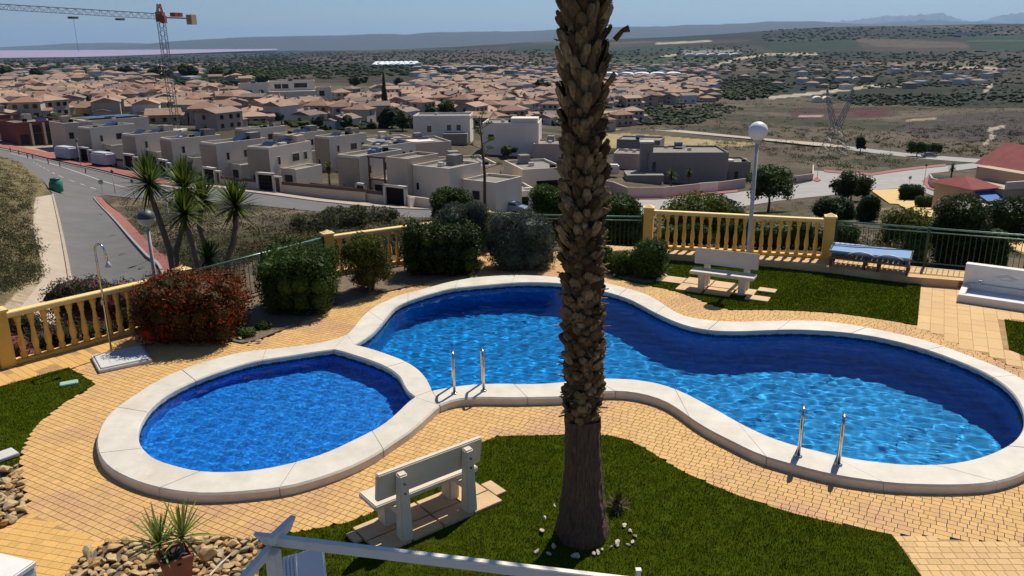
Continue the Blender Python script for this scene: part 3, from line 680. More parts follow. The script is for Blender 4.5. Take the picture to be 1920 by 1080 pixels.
# ---- lagoon and far relief
m, t, b = newmat('pink_lagoon'); b.inputs['Base Color'].default_value = (0.36, 0.27, 0.33, 1); b.inputs['Roughness'].default_value = 0.45
o = sheet('lagoon_water', lake, ZL, m, kind='structure')
def ridge(name, px, y, zb, depth, mat, cols=260, rows=14, rough=0.06, seed=0):
    u = np.linspace(px[0][0], px[-1][0], cols); v = np.interp(u, [p[0] for p in px], [p[1] for p in px])
    g = np.random.default_rng(seed); vs = []
    jit = np.convolve(g.normal(size=cols+8), np.ones(5)/5, 'same')[4:-4]*0.7
    gul = [np.convolve(g.normal(size=cols+40), np.hanning(9)/4, 'same')[20:-20] for _ in range(rows)]
    for j in range(rows):
        s = j/(rows-1); prof = math.sin(min(1, s/0.72)*math.pi/2)**1.25 if s <= 0.72 else math.cos((s-0.72)/0.28*math.pi/2)**0.8
        yj = y-depth*(0.72-s)
        for i in range(cols):
            top = DP(u[i], v[i]+jit[i]*0.35, y); hgt = max(top.z-zb, 1.0)
            yy_ = yj*(1+0.0012*gul[j][i]*(s < .7)); x = top.x/top.y*yy_
            vs.append((x, yy_, zb+hgt*prof*(1+rough*gul[j][i]*(0.1 < s < 0.70))-(2 if j in (0, rows-1) else 0)))
    ii, jj = np.meshgrid(np.arange(rows-1), np.arange(cols-1), indexing='ij'); i0 = (ii*cols+jj).ravel()
    o = inst(name, npmesh(name, vs, np.stack([i0, i0+1, i0+cols+1, i0+cols], 1), mat, True)); o['kind'] = 'structure'; return o
def hill_mat(name, a, b_, sc, dirt):
    m, t, b = newmat(name); c = ramp(t, noise(t, sc, 8, 0.75), [(0.35, a), (0.65, b_)])
    c = mixc(t, c, dirt, ramp(t, noise(t, sc*2.3, 6, 0.8), [(0.58, 0), (0.68, 0.8)])); t.links.new(c, b.inputs['Base Color']); b.inputs['Roughness'].default_value = 0.95; return m
HM = hill_mat('wooded_far_hills', (0.028, 0.036, 0.028), (0.060, 0.056, 0.043), 0.012, (0.10, 0.088, 0.07)); MM = hill_mat('rocky_mountains', (0.10, 0.095, 0.085), (0.17, 0.16, 0.14), 0.0015, (0.2, 0.19, 0.17))
ridge('lagoon_hills', [(-500, 91), (-200, 89), (0, 88.5), (40, 86.5), (80, 84.5), (125, 81.5), (180, 80.5), (230, 80), (290, 82), (330, 80), (420, 82), (560, 84), (700, 88)], 26000, -90, 2500, HM, seed=3, rough=0.02)
ridge('far_hills', [(180, 90), (260, 84), (330, 77), (380, 74), (430, 71), (480, 69), (520, 68.5), (560, 67.5), (600, 67), (650, 66), (690, 64), (740, 63.5), (760, 65), (800, 61), (830, 60), (850, 60.5), (880, 59.5), (920, 59), (960, 59), (1000, 58), (1050, 55),
      (1100, 52.5), (1140, 51.5), (1180, 50), (1240, 50), (1290, 46.5), (1350, 46), (1400, 44), (1440, 40.5), (1480, 40), (1530, 40), (1560, 42), (1640, 46), (1800, 52), (2000, 60)], 18500, -110, 3300, HM, cols=420, rows=18, rough=0.025, seed=5)
ridge('distant_hills', [(1500, 52), (1600, 48), (1640, 45), (1680, 41), (1740, 39), (1800, 40), (1850, 42), (1900, 44), (1960, 45), (2100, 50)], 24000, -100, 3000, HM, seed=6)
ridge('mountains', [(1480, 52), (1540, 43), (1570, 41), (1600, 38.5), (1630, 34), (1660, 30.5), (1690, 30), (1715, 29), (1735, 27.5), (1750, 25), (1762, 23.8), (1771, 24.5), (1776, 29), (1790, 35), (1810, 39), (1830, 41), (1850, 37), (1870, 31), (1890, 28), (1920, 23), (1960, 20), (2050, 28), (2200, 45)],
      34000, -100, 4200, MM, cols=400, rows=16, rough=0.08, seed=8)

# ---- roads and pavements on the valley floor
def drape(name, px, mat, lift, spacing=2.0, world=None):
    return sheet(name, world or TXY(px), 0, mat, spacing=spacing, lift=lift, kind='structure')
rl = [(168, 700), (146, 590), (135, 530), (126, 480), (116, 430), (108, 395), (101, 366)]; rr = [(176, 372), (212, 412), (245, 450), (275, 483), (305, 515), (350, 565), (400, 620)]
lane = TXY(rl+rr)
drape('lane', None, M['asphalt'], 0.05, 1.2, lane)
street_far = [(-60, 272), (0, 280), (60, 293), (118, 307), (170, 318), (230, 333), (300, 349), (340, 357), (395, 351), (470, 362), (600, 379), (700, 389), (770, 393), (850, 396), (930, 398), (1000, 398), (1060, 395), (1130, 390)]
street_near = [(1130, 402), (1060, 407), (1000, 409), (930, 411), (850, 409), (760, 408), (680, 405), (600, 398), (470, 384), (330, 377), (250, 372), (195, 366), (176, 372), (101, 366), (80, 338), (50, 316), (17, 298), (-60, 284)]
drape('street', street_far+street_near, M['asphalt'], 0.04, 2.5)
drape('street_pavement', [(300, 349), (340, 357), (395, 351), (470, 362), (600, 379), (700, 389), (770, 393), (850, 396), (850, 389), (770, 386), (700, 381), (600, 371), (480, 355), (395, 343), (330, 338)], M['pale_pave'], 0.16, 2.5)
drape('red_pavement', [(-60, 268), (0, 277), (60, 290), (118, 304), (170, 315), (230, 329), (300, 346), (340, 354), (345, 346), (300, 337), (240, 320), (190, 309), (130, 296), (70, 283), (0, 269), (-60, 261)], M['red_pave'], 0.16, 2.5)
drape('apron_pavement', [(100, 292), (190, 309), (240, 320), (330, 338), (400, 343), (390, 336), (330, 328), (240, 312), (180, 302), (110, 286)], M['asphalt'], 0.10, 2.5)
drape('red_sidewalk', [(178, 372), (190, 371), (225, 402), (262, 440), (300, 478), (345, 500), (400, 560), (430, 600), (395, 612), (350, 562), (307, 514), (277, 482), (247, 449), (214, 411)], M['red_pave'], 0.17, 1.2)
drape('dirt_track', [(64, 372), (97, 366), (104, 395), (112, 430), (122, 480), (131, 530), (141, 590), (160, 690), (80, 700), (30, 590), (85, 520), (62, 430)], M['pale_pave'], 0.06, 1.2)
# kerbs (real steps) and centre line
def ribbon(name, px, wdt, h, mat, lift, seglen=1.5, dash=None, smoothing=True):
    q = np.array(TXY(px)); q = smooth_line(q, False, seglen); L = len(q)
    d = np.gradient(q, axis=0); d /= np.hypot(d[:, 0], d[:, 1])[:, None]; nrm = np.stack([-d[:, 1], d[:, 0]], 1); mb = MB()
    zc_ = hz(q[:, 0], q[:, 1])+lift
    for i in range(L-1):
        if dash and (i//dash) % 2: continue
        vs = []
        for k in (i, i+1):
            for s_, z_ in ((-1, -0.1), (-1, h), (1, h), (1, -0.1)): vs.append((q[k, 0]+nrm[k, 0]*s_*wdt/2, q[k, 1]+nrm[k, 1]*s_*wdt/2, zc_[k]+z_))
        mb.add(vs, [(0, 1, 5, 4), (1, 2, 6, 5), (2, 3, 7, 6), (3, 2, 1, 0), (4, 5, 6, 7)])
    o = mb.build(name, mat); o['kind'] = 'structure'; return o
ribbon('kerb', [(176, 372), (212, 411), (245, 449), (275, 482), (305, 514), (350, 562)], 0.18, 0.15, M['kerb'], 0.06)
ribbon('kerb', [(99, 366), (106, 395), (114, 430), (124, 480), (133, 530), (144, 590)], 0.22, 0.14, M['pale_pave'], 0.06)
ribbon('kerb', [(0, 280), (60, 293), (118, 307), (170, 318), (230, 333), (300, 349), (340, 357)], 0.2, 0.14, M['kerb'], 0.04)
ribbon('kerb', [(470, 362), (600, 379), (700, 389), (770, 393), (850, 396)], 0.2, 0.14, M['kerb'], 0.04)
ribbon('road_marking', [(20, 288), (80, 303), (130, 318), (190, 339), (240, 353)], 0.16, 0.012, M['line'], 0.05, 1.0)
ribbon('road_marking', [(62, 305), (100, 325), (150, 345), (190, 358)], 0.14, 0.012, M['line'], 0.05, 1.0, dash=2)
for u, v in ((213, 443), (186, 403), (270, 503), (232, 478)):
    p = T(u, v); tag(MB().tube([(p.x, p.y, p.z+0.05), (p.x, p.y, p.z+0.062)], 0.36, 14).build('drain_cover', M['crane_dark']), 'round dark drain cover in the asphalt lane', 'drain cover', 'drain covers in the lane')
# right-hand junction
drape('junction_road', [(1178, 400), (1168, 380), (1180, 373), (1232, 373), (1320, 368), (1383, 361), (1440, 352), (1492, 347), (1523, 340), (1523, 320), (1545, 321), (1567, 323), (1633, 328), (1683, 321), (1720, 316), (1773, 311), (1860, 303), (1890, 308), (1800, 319), (1741, 326), (1741, 350),
      (1803, 371), (1850, 384), (1810, 390), (1735, 362), (1708, 352), (1633, 357), (1550, 367), (1500, 372), (1458, 377), (1400, 386), (1340, 392), (1240, 402)], M['asphalt_pale'], 0.05, 2.5)
drape('valley_road', [(1575, 273), (1640, 281), (1720, 290), (1800, 296), (1880, 302), (1860, 308), (1790, 303), (1715, 297), (1640, 288), (1585, 281)], M['asphalt_pale'], 0.15, 4)
drape('farm_track', [(1120, 244), (1200, 238), (1290, 246), (1430, 260), (1545, 269), (1580, 274), (1580, 278), (1530, 274), (1430, 263.5), (1290, 250.5), (1200, 242), (1120, 247.5)], M['pale_pave'], 0.2, 6)
drape('red_pavement', [(1178, 371), (1232, 371), (1312, 364), (1383, 357), (1383, 361), (1320, 367.5), (1232, 374.5), (1178, 374.5)], M['red_pave'], 0.18, 2.5)
drape('red_pavement', [(1545, 319), (1567, 321), (1633, 326), (1683, 318), (1717, 314), (1773, 308), (1773, 312), (1717, 318), (1683, 322.5), (1633, 330), (1567, 325), (1545, 323)], M['red_pave'], 0.18, 2.5)
drape('red_pavement', [(1729, 340), (1741, 330), (1744, 348), (1803, 368), (1840, 381), (1830, 385), (1790, 372), (1738, 354)], M['red_pave'], 0.18, 2.5)
drape('traffic_island', [(1524, 339), (1531, 333), (1540, 339), (1532, 342)], M['red_pave'], 0.2, 1)
drape('yellow_path', [(1633, 358), (1708, 354), (1703, 370), (1688, 384), (1668, 383)], M['yellow_pave'], 0.14, 1.5)
drape('yellow_path', [(1684, 384), (1712, 372), (1752, 392), (1745, 410), (1715, 405)], M['yellow_pave'], 0.14, 1.5)
drape('yellow_path', [(1888, 440), (1990, 475), (1990, 520), (1886, 470)], M['yellow_pave'], 0.14, 1.0)
ribbon('road_marking', [(1440, 357), (1470, 356), (1500, 353)], 0.8, 0.012, M['line'], 0.06, 1.0, dash=1)
ribbon('road_marking', [(1650, 340), (1690, 337), (1720, 334)], 0.3, 0.012, M['line'], 0.06, 1.0, dash=2)

# ================================================================== the terrace
tv, tf = cdt(terrace, [pool_loop, kids_loop])
mb = MB(); mb.add([(a, b_, -0.003) for a, b_ in tv], tf)
deck = mb.build('pool_deck', M['joint']); deck['kind'] = 'structure'
for q in deck.data.polygons: pass
mb = MB(); n = len(terrace)
for i in range(n):
    a, b_ = terrace[i], terrace[(i+1) % n]
    mb.add([(a[0], a[1], -0.02), (b_[0], b_[1], -0.02), (b_[0], b_[1], -5), (a[0], a[1], -5)], [(0, 1, 2, 3)])
o = mb.build('retaining_wall', M['concrete']); o['kind'] = 'structure'

# lawns
lawn_near = PXY([(480, 1140), (490, 1035), (500, 1010), (548, 1001), (583, 995), (650, 982), (683, 969), (708, 960), (740, 945), (780, 918), (820, 888), (860, 857), (888, 838), (912, 827), (935, 820), (960, 818.5), (1003, 818), (1047, 817), (1090, 817), (1125, 817), (1147, 819), (1172, 825), (1200, 837), (1225, 852), (1250, 869), (1285, 888), (1335, 911),
      (1385, 931), (1440, 950), (1490, 965), (1540, 977), (1602, 990), (1672, 1004), (1690, 1028), (1727, 1082), (1765, 1145)])
lawn_far = PXY([(1256, 489), (1330, 492), (1418, 499), (1560, 513), (1640, 524), (1727, 535), (1720, 610), (1679, 603), (1619, 594), (1566, 587), (1500, 583), (1440, 581), (1372, 581), (1347, 576), (1322, 566), (1295, 556), (1262, 545), (1225, 537), (1180, 528), (1150, 520), (1195, 498)])
lawn_right = PXY([(1883, 600), (1960, 612), (2050, 640), (2050, 720), (1960, 690), (1920, 667), (1892, 656)])
lawn_left = PXY([(-190, 758), (0, 726), (129, 690), (179, 721), (150, 737), (124, 753), (100, 770), (75, 791), (57, 812), (45, 830), (38, 852), (35, 877), (0, 882), (-190, 905)])
LAWNS = [('lawn', lawn_near, 4200, 0.032, 0.0075), ('lawn', lawn_far, 2600, 0.032, 0.012), ('lawn', lawn_right, 2600, 0.032, 0.011), ('lawn', lawn_left, 3200, 0.030, 0.009)]
def slab(name, poly, z0, z1, mat, parent=None, kind=None):
    v, f = cdt(poly); mb = MB(); mb.add([(a, b_, z1) for a, b_ in v], f); n = len(poly)
    for i in range(n):
        a, b_ = poly[i], poly[(i+1) % n]; mb.add([(a[0], a[1], z1), (b_[0], b_[1], z1), (b_[0], b_[1], z0), (a[0], a[1], z0)], [(0, 1, 2, 3)])
    o = mb.build(name, mat, parent)
    if kind: o['kind'] = kind
    return o
BARE = []                                     # places where no grass grows
def blades(poly, dens, h, wd, name='grass'):
    p = np.array(poly); x0, y0 = p.min(0); x1, y1 = p.max(0); n = int((x1-x0)*(y1-y0)*dens)
    x = RNG.uniform(x0, x1, n); y = RNG.uniform(y0, y1, n); k = inpoly(x, y, poly)
    for bp in BARE: k &= ~inpoly(x, y, bp)
    u, v = proj(x, y, 0*x); k &= (u > -200) & (u < 2120) & (v < 1170)
    x = x[k]; y = y[k]; n = len(x); a = RNG.uniform(0, 6.283, n); l = RNG.uniform(0, 0.8, n); la = RNG.uniform(0, 6.283, n)
    tall = 1+0.35*blobs(x, y, 0.5, 9); hh = h*RNG.uniform(0.55, 1.15, n)*tall; w2 = wd*RNG.uniform(0.7, 1.3, n)/2
    z = np.full(n, 0.015); b1 = np.stack([x-np.cos(a)*w2, y-np.sin(a)*w2, z], 1); b2 = np.stack([x+np.cos(a)*w2, y+np.sin(a)*w2, z], 1)
    tp = np.stack([x+np.cos(la)*hh*l, y+np.sin(la)*hh*l, z+hh*np.sqrt(1-(l*0.8)**2)], 1)
    o = inst(name, npmesh(name, np.stack([b1, b2, tp], 1).reshape(-1, 3), np.arange(3*n).reshape(-1, 3), M['grass'])); o['kind'] = 'stuff'
    return o

# paving: small stamped setts in five fields
reg_path = PXY([(-220, 1010), (0, 985), (55, 962), (118, 990), (195, 1021), (170, 1060), (120, 1110), (-220, 1110)])
reg_br = PXY([(1660, 1003), (1800, 1013), (1920, 1021), (2100, 1034), (2100, 1160), (1760, 1160), (1700, 1050)])
reg_fence = PXY([(-220, 720), (14, 690), (120, 664), (240, 633), (300, 612), (330, 620), (265, 650), (240, 657), (170, 677), (129, 690), (0, 726), (-220, 770)])
reg_right = PXY([(1722, 528), (1800, 520), (2050, 520), (2050, 720), (1905, 690), (1780, 636), (1721, 614)])
bed_near = PXY([(105, 1135), (133, 1075), (160, 1052), (187, 1028), (200, 1021), (260, 1018), (330, 1012), (400, 1012), (470, 1016), (497, 1012), (490, 1040), (480, 1135)])
bed_left = PXY([(-200, 905), (0, 882), (35, 878), (40, 905), (46, 940), (50, 962), (38, 972), (10, 988), (0, 992), (-200, 1040)])
bed_shrub = PXY([(440, 560), (640, 500), (900, 505), (890, 517), (830, 524), (760, 540), (690, 556), (640, 570), (560, 608), (480, 640), (455, 645), (430, 640)])
bed_mid = PXY([(1122, 500), (1180, 490), (1262, 486), (1250, 500), (1235, 520), (1222, 533), (1180, 526), (1150, 517), (1125, 512)])
def setts(region, excl, bearing, h, lens, name, mat, nsingle, parent, gap=0.0058, top=0.0, wob=0.0006):
    e = np.array([math.sin(R(bearing)), math.cos(R(bearing))]); nn = np.array([-e[1], e[0]]); p = np.array(region)
    s0, s1 = (p@e).min(), (p@e).max(); t0, t1 = (p@nn).min(), (p@nn).max(); S = []; Tt = []; Lw = []
    for j in range(int((t1-t0)/h)+1):
        l = RNG.choice(lens, int((s1-s0)/min(lens))+3); b = np.cumsum(l)+s0-RNG.uniform(0, max(lens)); S.append((b[:-1]+b[1:])/2); Lw.append(l[1:]); Tt.append(np.full(len(b)-1, t0+(j+0.5)*h))
    S = np.concatenate(S); Tt = np.concatenate(Tt); Lw = np.concatenate(Lw); xy = S[:, None]*e+Tt[:, None]*nn
    u, v = proj(xy[:, 0], xy[:, 1], 0*S); k = inpoly(xy[:, 0], xy[:, 1], [tuple(q) for q in region]) & (u > -180) & (u < 2100) & (v < 1160)
    for ex, shr in excl:
        ex = np.array(ex); c = ex.mean(0)
        if shr: ex = c+(ex-c)*shr
        k &= ~inpoly(xy[:, 0], xy[:, 1], [tuple(q) for q in ex])
    xy = xy[k]; Lw = Lw[k]; n = len(xy); i_ = 0.0012
    zt = top+RNG.uniform(-wob, 0, n)
    def corners(hx, hy, z): return np.stack([np.concatenate([xy+sx*hx[:, None]*e+sy*hy*nn, z[:, None]], 1) for sx, sy in ((-1, -1), (1, -1), (1, 1), (-1, 1))], 1)
    hx = Lw/2-gap/2; hy = h/2-gap/2
    V = np.concatenate([corners(hx-i_, hy-i_, zt), corners(hx, hy, zt-0.004)], 1)
    F = np.array([(0, 1, 2, 3), (4, 5, 1, 0), (5, 6, 2, 1), (6, 7, 3, 2), (7, 4, 0, 3)])
    order = np.argsort(np.hypot(xy[:, 0]-0.0, xy[:, 1]+0.0)+1e3*((proj(xy[:, 0], xy[:, 1], 0*zt)[1] > 1075) | (np.abs(proj(xy[:, 0], xy[:, 1], 0*zt)[0]-960) > 950)))
    one = order[:nsingle]; rest = order[nsingle:]
    lib = {}
    for i in one:
        key = round(float(Lw[i]), 3)
        if key not in lib:
            vv = V[i]-np.array([xy[i, 0], xy[i, 1], zt[i]]); lib[key] = npmesh('paver', vv, F, mat)
        inst('paver', lib[key], parent, (xy[i, 0], xy[i, 1], zt[i]))
    if len(rest):
        o = inst('pavers', npmesh('pavers', V[rest].reshape(-1, 3), (F[None]+8*np.arange(len(rest))[:, None, None]).reshape(-1, 4), mat), parent); o['kind'] = 'stuff'
    return n
water_ex = [(pool_loop, None), (kids_loop, None)]
lawn_ex = [(q, None) for _, q, *_r in LAWNS]
allreg = [(reg_path, None), (reg_br, None), (reg_fence, None), (reg_right, None)]
visible = [(-14, 5.5), (15, 5.5), (15, 22), (-14, 22)]
inner = [tuple(q) for q in edge]+[(15, 5), (-13, 5)]
beds = [(bed_near, None), (bed_left, None), (bed_shrub, None), (bed_mid, None)]
N1 = setts([tuple(q) for q in inner], water_ex+lawn_ex+allreg+beds, 119.0, 0.094, [0.085, 0.10, 0.105, 0.12, 0.17], 'paver', M['paver'], 300, deck)
path = sheet('garden_path', reg_path, 0.0008, M['joint'], kind='structure')
N2 = setts(reg_path, beds[:2], 104.0, 0.105, [0.11, 0.16, 0.21], 'paver', M['paver_path'], 150, path, top=0.0035)
terr = sheet('side_terrace', reg_br, 0.0008, M['joint'], kind='structure')
N3 = setts(reg_br, [(lawn_near, None)], 90.7, 0.105, [0.105, 0.12, 0.14], 'paver', M['paver_pale'], 150, terr, top=0.0035)
fp = sheet('fence_path', reg_fence, 0.0008, M['joint'], kind='structure')
N4 = setts(reg_fence, [], 129.0, 0.125, [0.55, 0.75, 0.95], 'paver', M['paver_path'], 120, fp, top=0.0035)
wt = sheet('entrance_path', reg_right, 0.0008, M['joint'], kind='structure')
N5 = setts(reg_right, [(lawn_right, None), (lawn_far, None)], 27.5, 0.24, [0.30, 0.48, 0.60], 'paver', M['paver_pale'], 200, wt, gap=0.007, top=0.0035)
for nme, poly, dens, hh, wd in LAWNS:
    slab(nme, poly, -0.013, 0.016, M['lawn_soil'], kind='structure')
for nme, poly in (('planting_bed', bed_near), ('planting_bed', bed_left), ('planting_bed', bed_shrub), ('planting_bed', bed_mid)):
    slab(nme, poly, -0.013, 0.03, M['bed_soil'], kind='structure')

# raised strip along the right-hand fence
strip_front = PXY([(1122, 482), (1200, 485), (1256, 489), (1418, 499.5), (1560, 514), (1640, 525), (1728, 535.5), (1796, 541)])
strip = strip_front+[tuple(P(1800, 524, ZR)[:2])]+[tuple(FL[6]+dr*4.5), tuple(FL[6]), tuple(FL[5]), tuple(FL[4]), tuple(FL[4]+(FL[3]-FL[4])*0.55)]
rs = slab('raised_walk', strip, -0.01, ZR-0.0025, M['slab'], kind='structure')
setts(strip, [], 109.0, 0.30, [0.30, 0.45, 0.6], 'paver', M['paver_pale'], 150, rs, gap=0.006, top=ZR)

# ---- pools
pool = thing('swimming_pool', 'large curving blue swimming pool with two steel ladders', 'swimming pool', (3.0, 12.5, 0))
kid = thing('paddling_pool', 'small round blue paddling pool joined to the larger pool', 'swimming pool', (-3.9, 11.4, 0))
def local(o, parent):
    o.parent = parent; o.location = Vector(o.location)-parent.location; return o
def wall(loop, z0, z1, mat, name, parent):
    mb = MB(); n = len(loop); step = 1; L = loop[::step]; n = len(L)
    for i in range(n):
        a, b_ = L[i], L[(i+1) % n]; mb.add([(a[0], a[1], z0), (b_[0], b_[1], z0), (b_[0], b_[1], z1), (a[0], a[1], z1)], [(0, 1, 2, 3)])
    return local(mb.build(name, mat), parent)
ZW = 0.018; DM, DK = -1.15, -0.42
for loop, dz, par, mt in ((pool_loop, DM, pool, M['tile']), (kids_loop, DK, kid, M['tile_kids'])):
    for o in (wall(loop, dz, 0.05, mt, 'pool_wall', par), local(sheet('pool_floor', loop, dz, mt), par)): o.cycles.is_caustics_receiver = True
    # dark mosaic edging along the water line: single tiles, some higher than others
    q = resample(np.array(loop+[loop[0]]), int(sum(math.dist(a, b_) for a, b_ in zip(loop, loop[1:]))/0.05)); mb = MB(); cen = np.mean(loop, 0)
    for i in range(len(q)-1):
        a, b_ = q[i], q[i+1]; d = (b_-a); d = d/np.hypot(*d); nr = np.array([-d[1], d[0]])
        if not inpoly(np.array([a[0]+nr[0]*0.03]), np.array([a[1]+nr[1]*0.03]), loop)[0]: nr = -nr
        zt = 0.05 if (i*7) % 5 in (0, 1, 3) else 0.035; zb = -0.055 if i % 2 else -0.02
        a2 = a+d*0.003+nr*0.006; b2 = b_-d*0.003+nr*0.006
        mb.add([(a2[0], a2[1], zb), (b2[0], b2[1], zb), (b2[0], b2[1], zt), (a2[0], a2[1], zt)], [(0, 1, 2, 3)])
    o = local(mb.build('tile_edging', M['tile_dark']), par); o['kind'] = 'stuff'
def ripple_sheet(name, loop, mat, sp, AMP=0.0024):
    o = sheet(name, loop, ZW, mat, spacing=sp); me = o.data; c = np.empty(len(me.vertices)*3); me.vertices.foreach_get('co', c); c = c.reshape(-1, 3)
    g = np.random.default_rng(5); z = 0
    for k in range(22):
        a = g.uniform(0, 6.28); wl = 0.10*(4.5**g.random()); z = z+AMP*wl*np.sin((c[:, 0]*math.cos(a)+c[:, 1]*math.sin(a))*6.283/wl+g.uniform(0, 6.28))
    c[:, 2] += z; me.vertices.foreach_set('co', c.ravel()); me.polygons.foreach_set('use_smooth', [True]*len(me.polygons)); me.update(); o['kind'] = 'structure'; o.cycles.is_caustics_caster = True
ripple_sheet('water', pool_loop, M['water'], 0.038)
ripple_sheet('water', kids_loop, M['water_kids'], 0.036, 0.0030)
# coping: separate stones with mortar joints
def coping(inner_, outer_, par, length=1.35, start=0):
    L = np.concatenate([[0], np.cumsum(np.hypot(*np.diff((inner_+outer_)/2, axis=0).T))]); n = max(1, int(round(L[-1]/length)))
    bounds = np.linspace(0, L[-1], n+1); nsub = 9
    for k in range(n):
        s = np.linspace(bounds[k]+0.006, bounds[k+1]-0.006, nsub); mb = MB(); vs = []
        a = np.stack([np.interp(s, L, inner_[:, i]) for i in (0, 1)], 1); b_ = np.stack([np.interp(s, L, outer_[:, i]) for i in (0, 1)], 1)
        dz = random.uniform(-0.003, 0.002)
        for p_, q_ in zip(a, b_):
            wd = np.hypot(*(q_-p_)); d = (q_-p_)/wd
            for off_, z in ((0.0, 0.045), (0.0, ZC-0.022), (0.018, ZC), (wd-0.024, ZC), (wd, ZC-0.026), (wd, -0.02)):
                r_ = p_+d*off_; vs.append((r_[0], r_[1], z+dz))
        fs = [(i*6+j, i*6+j+1, (i+1)*6+j+1, (i+1)*6+j) for i in range(nsub-1) for j in range(5)]+[(0, 1, 2, 3, 4, 5), tuple((nsub-1)*6+j for j in (5, 4, 3, 2, 1, 0))]
        mb.add(vs, fs); local(mb.build('coping_stone', M['coping']), par)
    mb = MB(); vs = []; mi2 = inner_+(outer_-inner_)*0.03; mo2 = inner_+(outer_-inner_)*0.97; fs = []
    for p_, q_ in zip(mi2, mo2): vs += [(p_[0], p_[1], -0.02), (p_[0], p_[1], ZC-0.012), (q_[0], q_[1], ZC-0.012), (q_[0], q_[1], -0.02)]
    m_ = len(mi2); fs = [(i*4+j, i*4+j+1, i*4+5+j, i*4+4+j) for i in range(m_-1) for j in range(3)]
    mb.add(vs, fs); local(mb.build('coping_bed', M['coping_joint']), par)
coping(mi_, mo_, pool); coping(ki_, ko_, kid); coping(dm_, dk_, kid, 1.25)
for tri in ([(665, 646), (650, 627), (625, 655)], [(810, 732), (777, 744), (825, 759)]):
    local(slab('coping_stone', PXY(tri, ZC), -0.02, ZC-0.002, M['coping']), kid)
# ================================================================== things on the terrace
V2 = lambda q: Vector((q[0], q[1]))
# ---- yellow balustrades
bal_prof = [(0.058, 0.0), (0.058, 0.09), (0.040, 0.11), (0.050, 0.17), (0.060, 0.24), (0.056, 0.31), (0.040, 0.43), (0.032, 0.54), (0.033, 0.60), (0.048, 0.625), (0.038, 0.65), (0.052, 0.70), (0.060, 0.73), (0.060, 0.80)]
BAL = MB().lathe(bal_prof, 8).mesh('baluster', M['yellow_wall'], True)
def balustrade(a, b, z0, label, ends=(True, True), height=0.97, pitch=0.215, posts=()):
    a = Vector((a[0], a[1], z0)); b = Vector((b[0], b[1], z0)); d = (b-a); L = d.length; d.normalize(); rz = math.atan2(d.y, d.x)
    t = thing('balustrade', label, 'balustrade', a, rz)
    MB().box((L/2, 0, 0.035), (L-0.10, 0.17, 0.07)).build('base_rail', M['yellow_wall'], t, bevel=0.008)
    MB().box((L/2, 0, height-0.045), (L-0.10, 0.19, 0.09)).build('top_rail', M['rail_cap'], t, bevel=0.012)
    n = int((L-0.3)/pitch); s0 = (L-(n-1)*pitch)/2
    for i in range(n): inst('baluster', BAL, t, (s0+i*pitch, 0, 0.07), (0, 0, random.uniform(0, 0.02)), (1, 1, (height-0.16)/0.80))
    for e, x in zip(ends, (0, L)):
        if e:
            p = MB().box((x, 0, height/2+0.02), (0.24, 0.24, height+0.04)).build('post', M['yellow_wall'], t, bevel=0.006)
            c = MB(); h = height+0.04
            c.box((x, 0, h+0.02), (0.29, 0.29, 0.04)); c.add([(x-.12, -.12, h+.04), (x+.12, -.12, h+.04), (x+.12, .12, h+.04), (x-.12, .12, h+.04), (x, 0, h+.115)], [(0, 1, 4), (1, 2, 4), (2, 3, 4), (3, 0, 4)])
            c.build('post_cap', M['rail_cap'], p)
    return t
balustrade(F0, F1, 0.0, 'yellow balustrade running up to the red flowering bush', (True, True))
balustrade(F2, F3, 0.0, 'yellow balustrade half hidden by the dark clipped hedge', (True, True))
balustrade(F4, F5, ZR, 'yellow balustrade behind the bench and the globe lamp', (True, True), 1.0)
balustrade(FL[0]+dl*6.5, FL[0]+dl*0.13, 0.0, 'yellow balustrade leaving the picture at the left edge', (True, False))
# ---- green metal fences
def fence(a, b, z0, label, hgt=0.95, pitch=0.115, nposts=2):
    a = Vector((a[0], a[1], z0)); b = Vector((b[0], b[1], z0)); d = b-a; L = d.length; rz = math.atan2(d.y, d.x)
    t = thing('metal_fence', label, 'fence', a, rz)
    MB().tube([(0.1, 0, hgt), (L-0.1, 0, hgt)], 0.022, 6).build('top_rail', M['green_rail'], t, True)
    MB().tube([(0.1, 0, hgt-0.10), (L-0.1, 0, hgt-0.10)], 0.014, 6).build('rail', M['green_rail'], t, True)
    MB().tube([(0.1, 0, 0.10), (L-0.1, 0, 0.10)], 0.014, 6).build('rail', M['green_metal'], t, True)
    pm = MB().box((0, 0, (hgt+0.03)/2), (0.05, 0.05, hgt+0.03)).mesh('post', M['green_metal'], bevel=0.004)
    for k in range(nposts): inst('post', pm, t, (0.15+(L-0.3)*k/(nposts-1), 0, 0))
    bm_ = MB().tube([(0, 0, 0.10), (0, 0, hgt-0.10)], 0.0075, 5).mesh('bar', M['green_metal'])
    n = int((L-0.35)/pitch)
    for i in range(n): inst('bar', bm_, t, (0.2+i*pitch, 0, 0))
    return t
fence(F1, F2, 0.0, 'green metal fence between red bush and dark rounded bush', nposts=3)
fence(F3, F4, 0.05, 'green metal fence behind the palm trunk', nposts=4)
fence(F5, FL[6]+dr*4.5, ZR, 'green metal fence behind the blue sun lounger', 0.95, nposts=5)
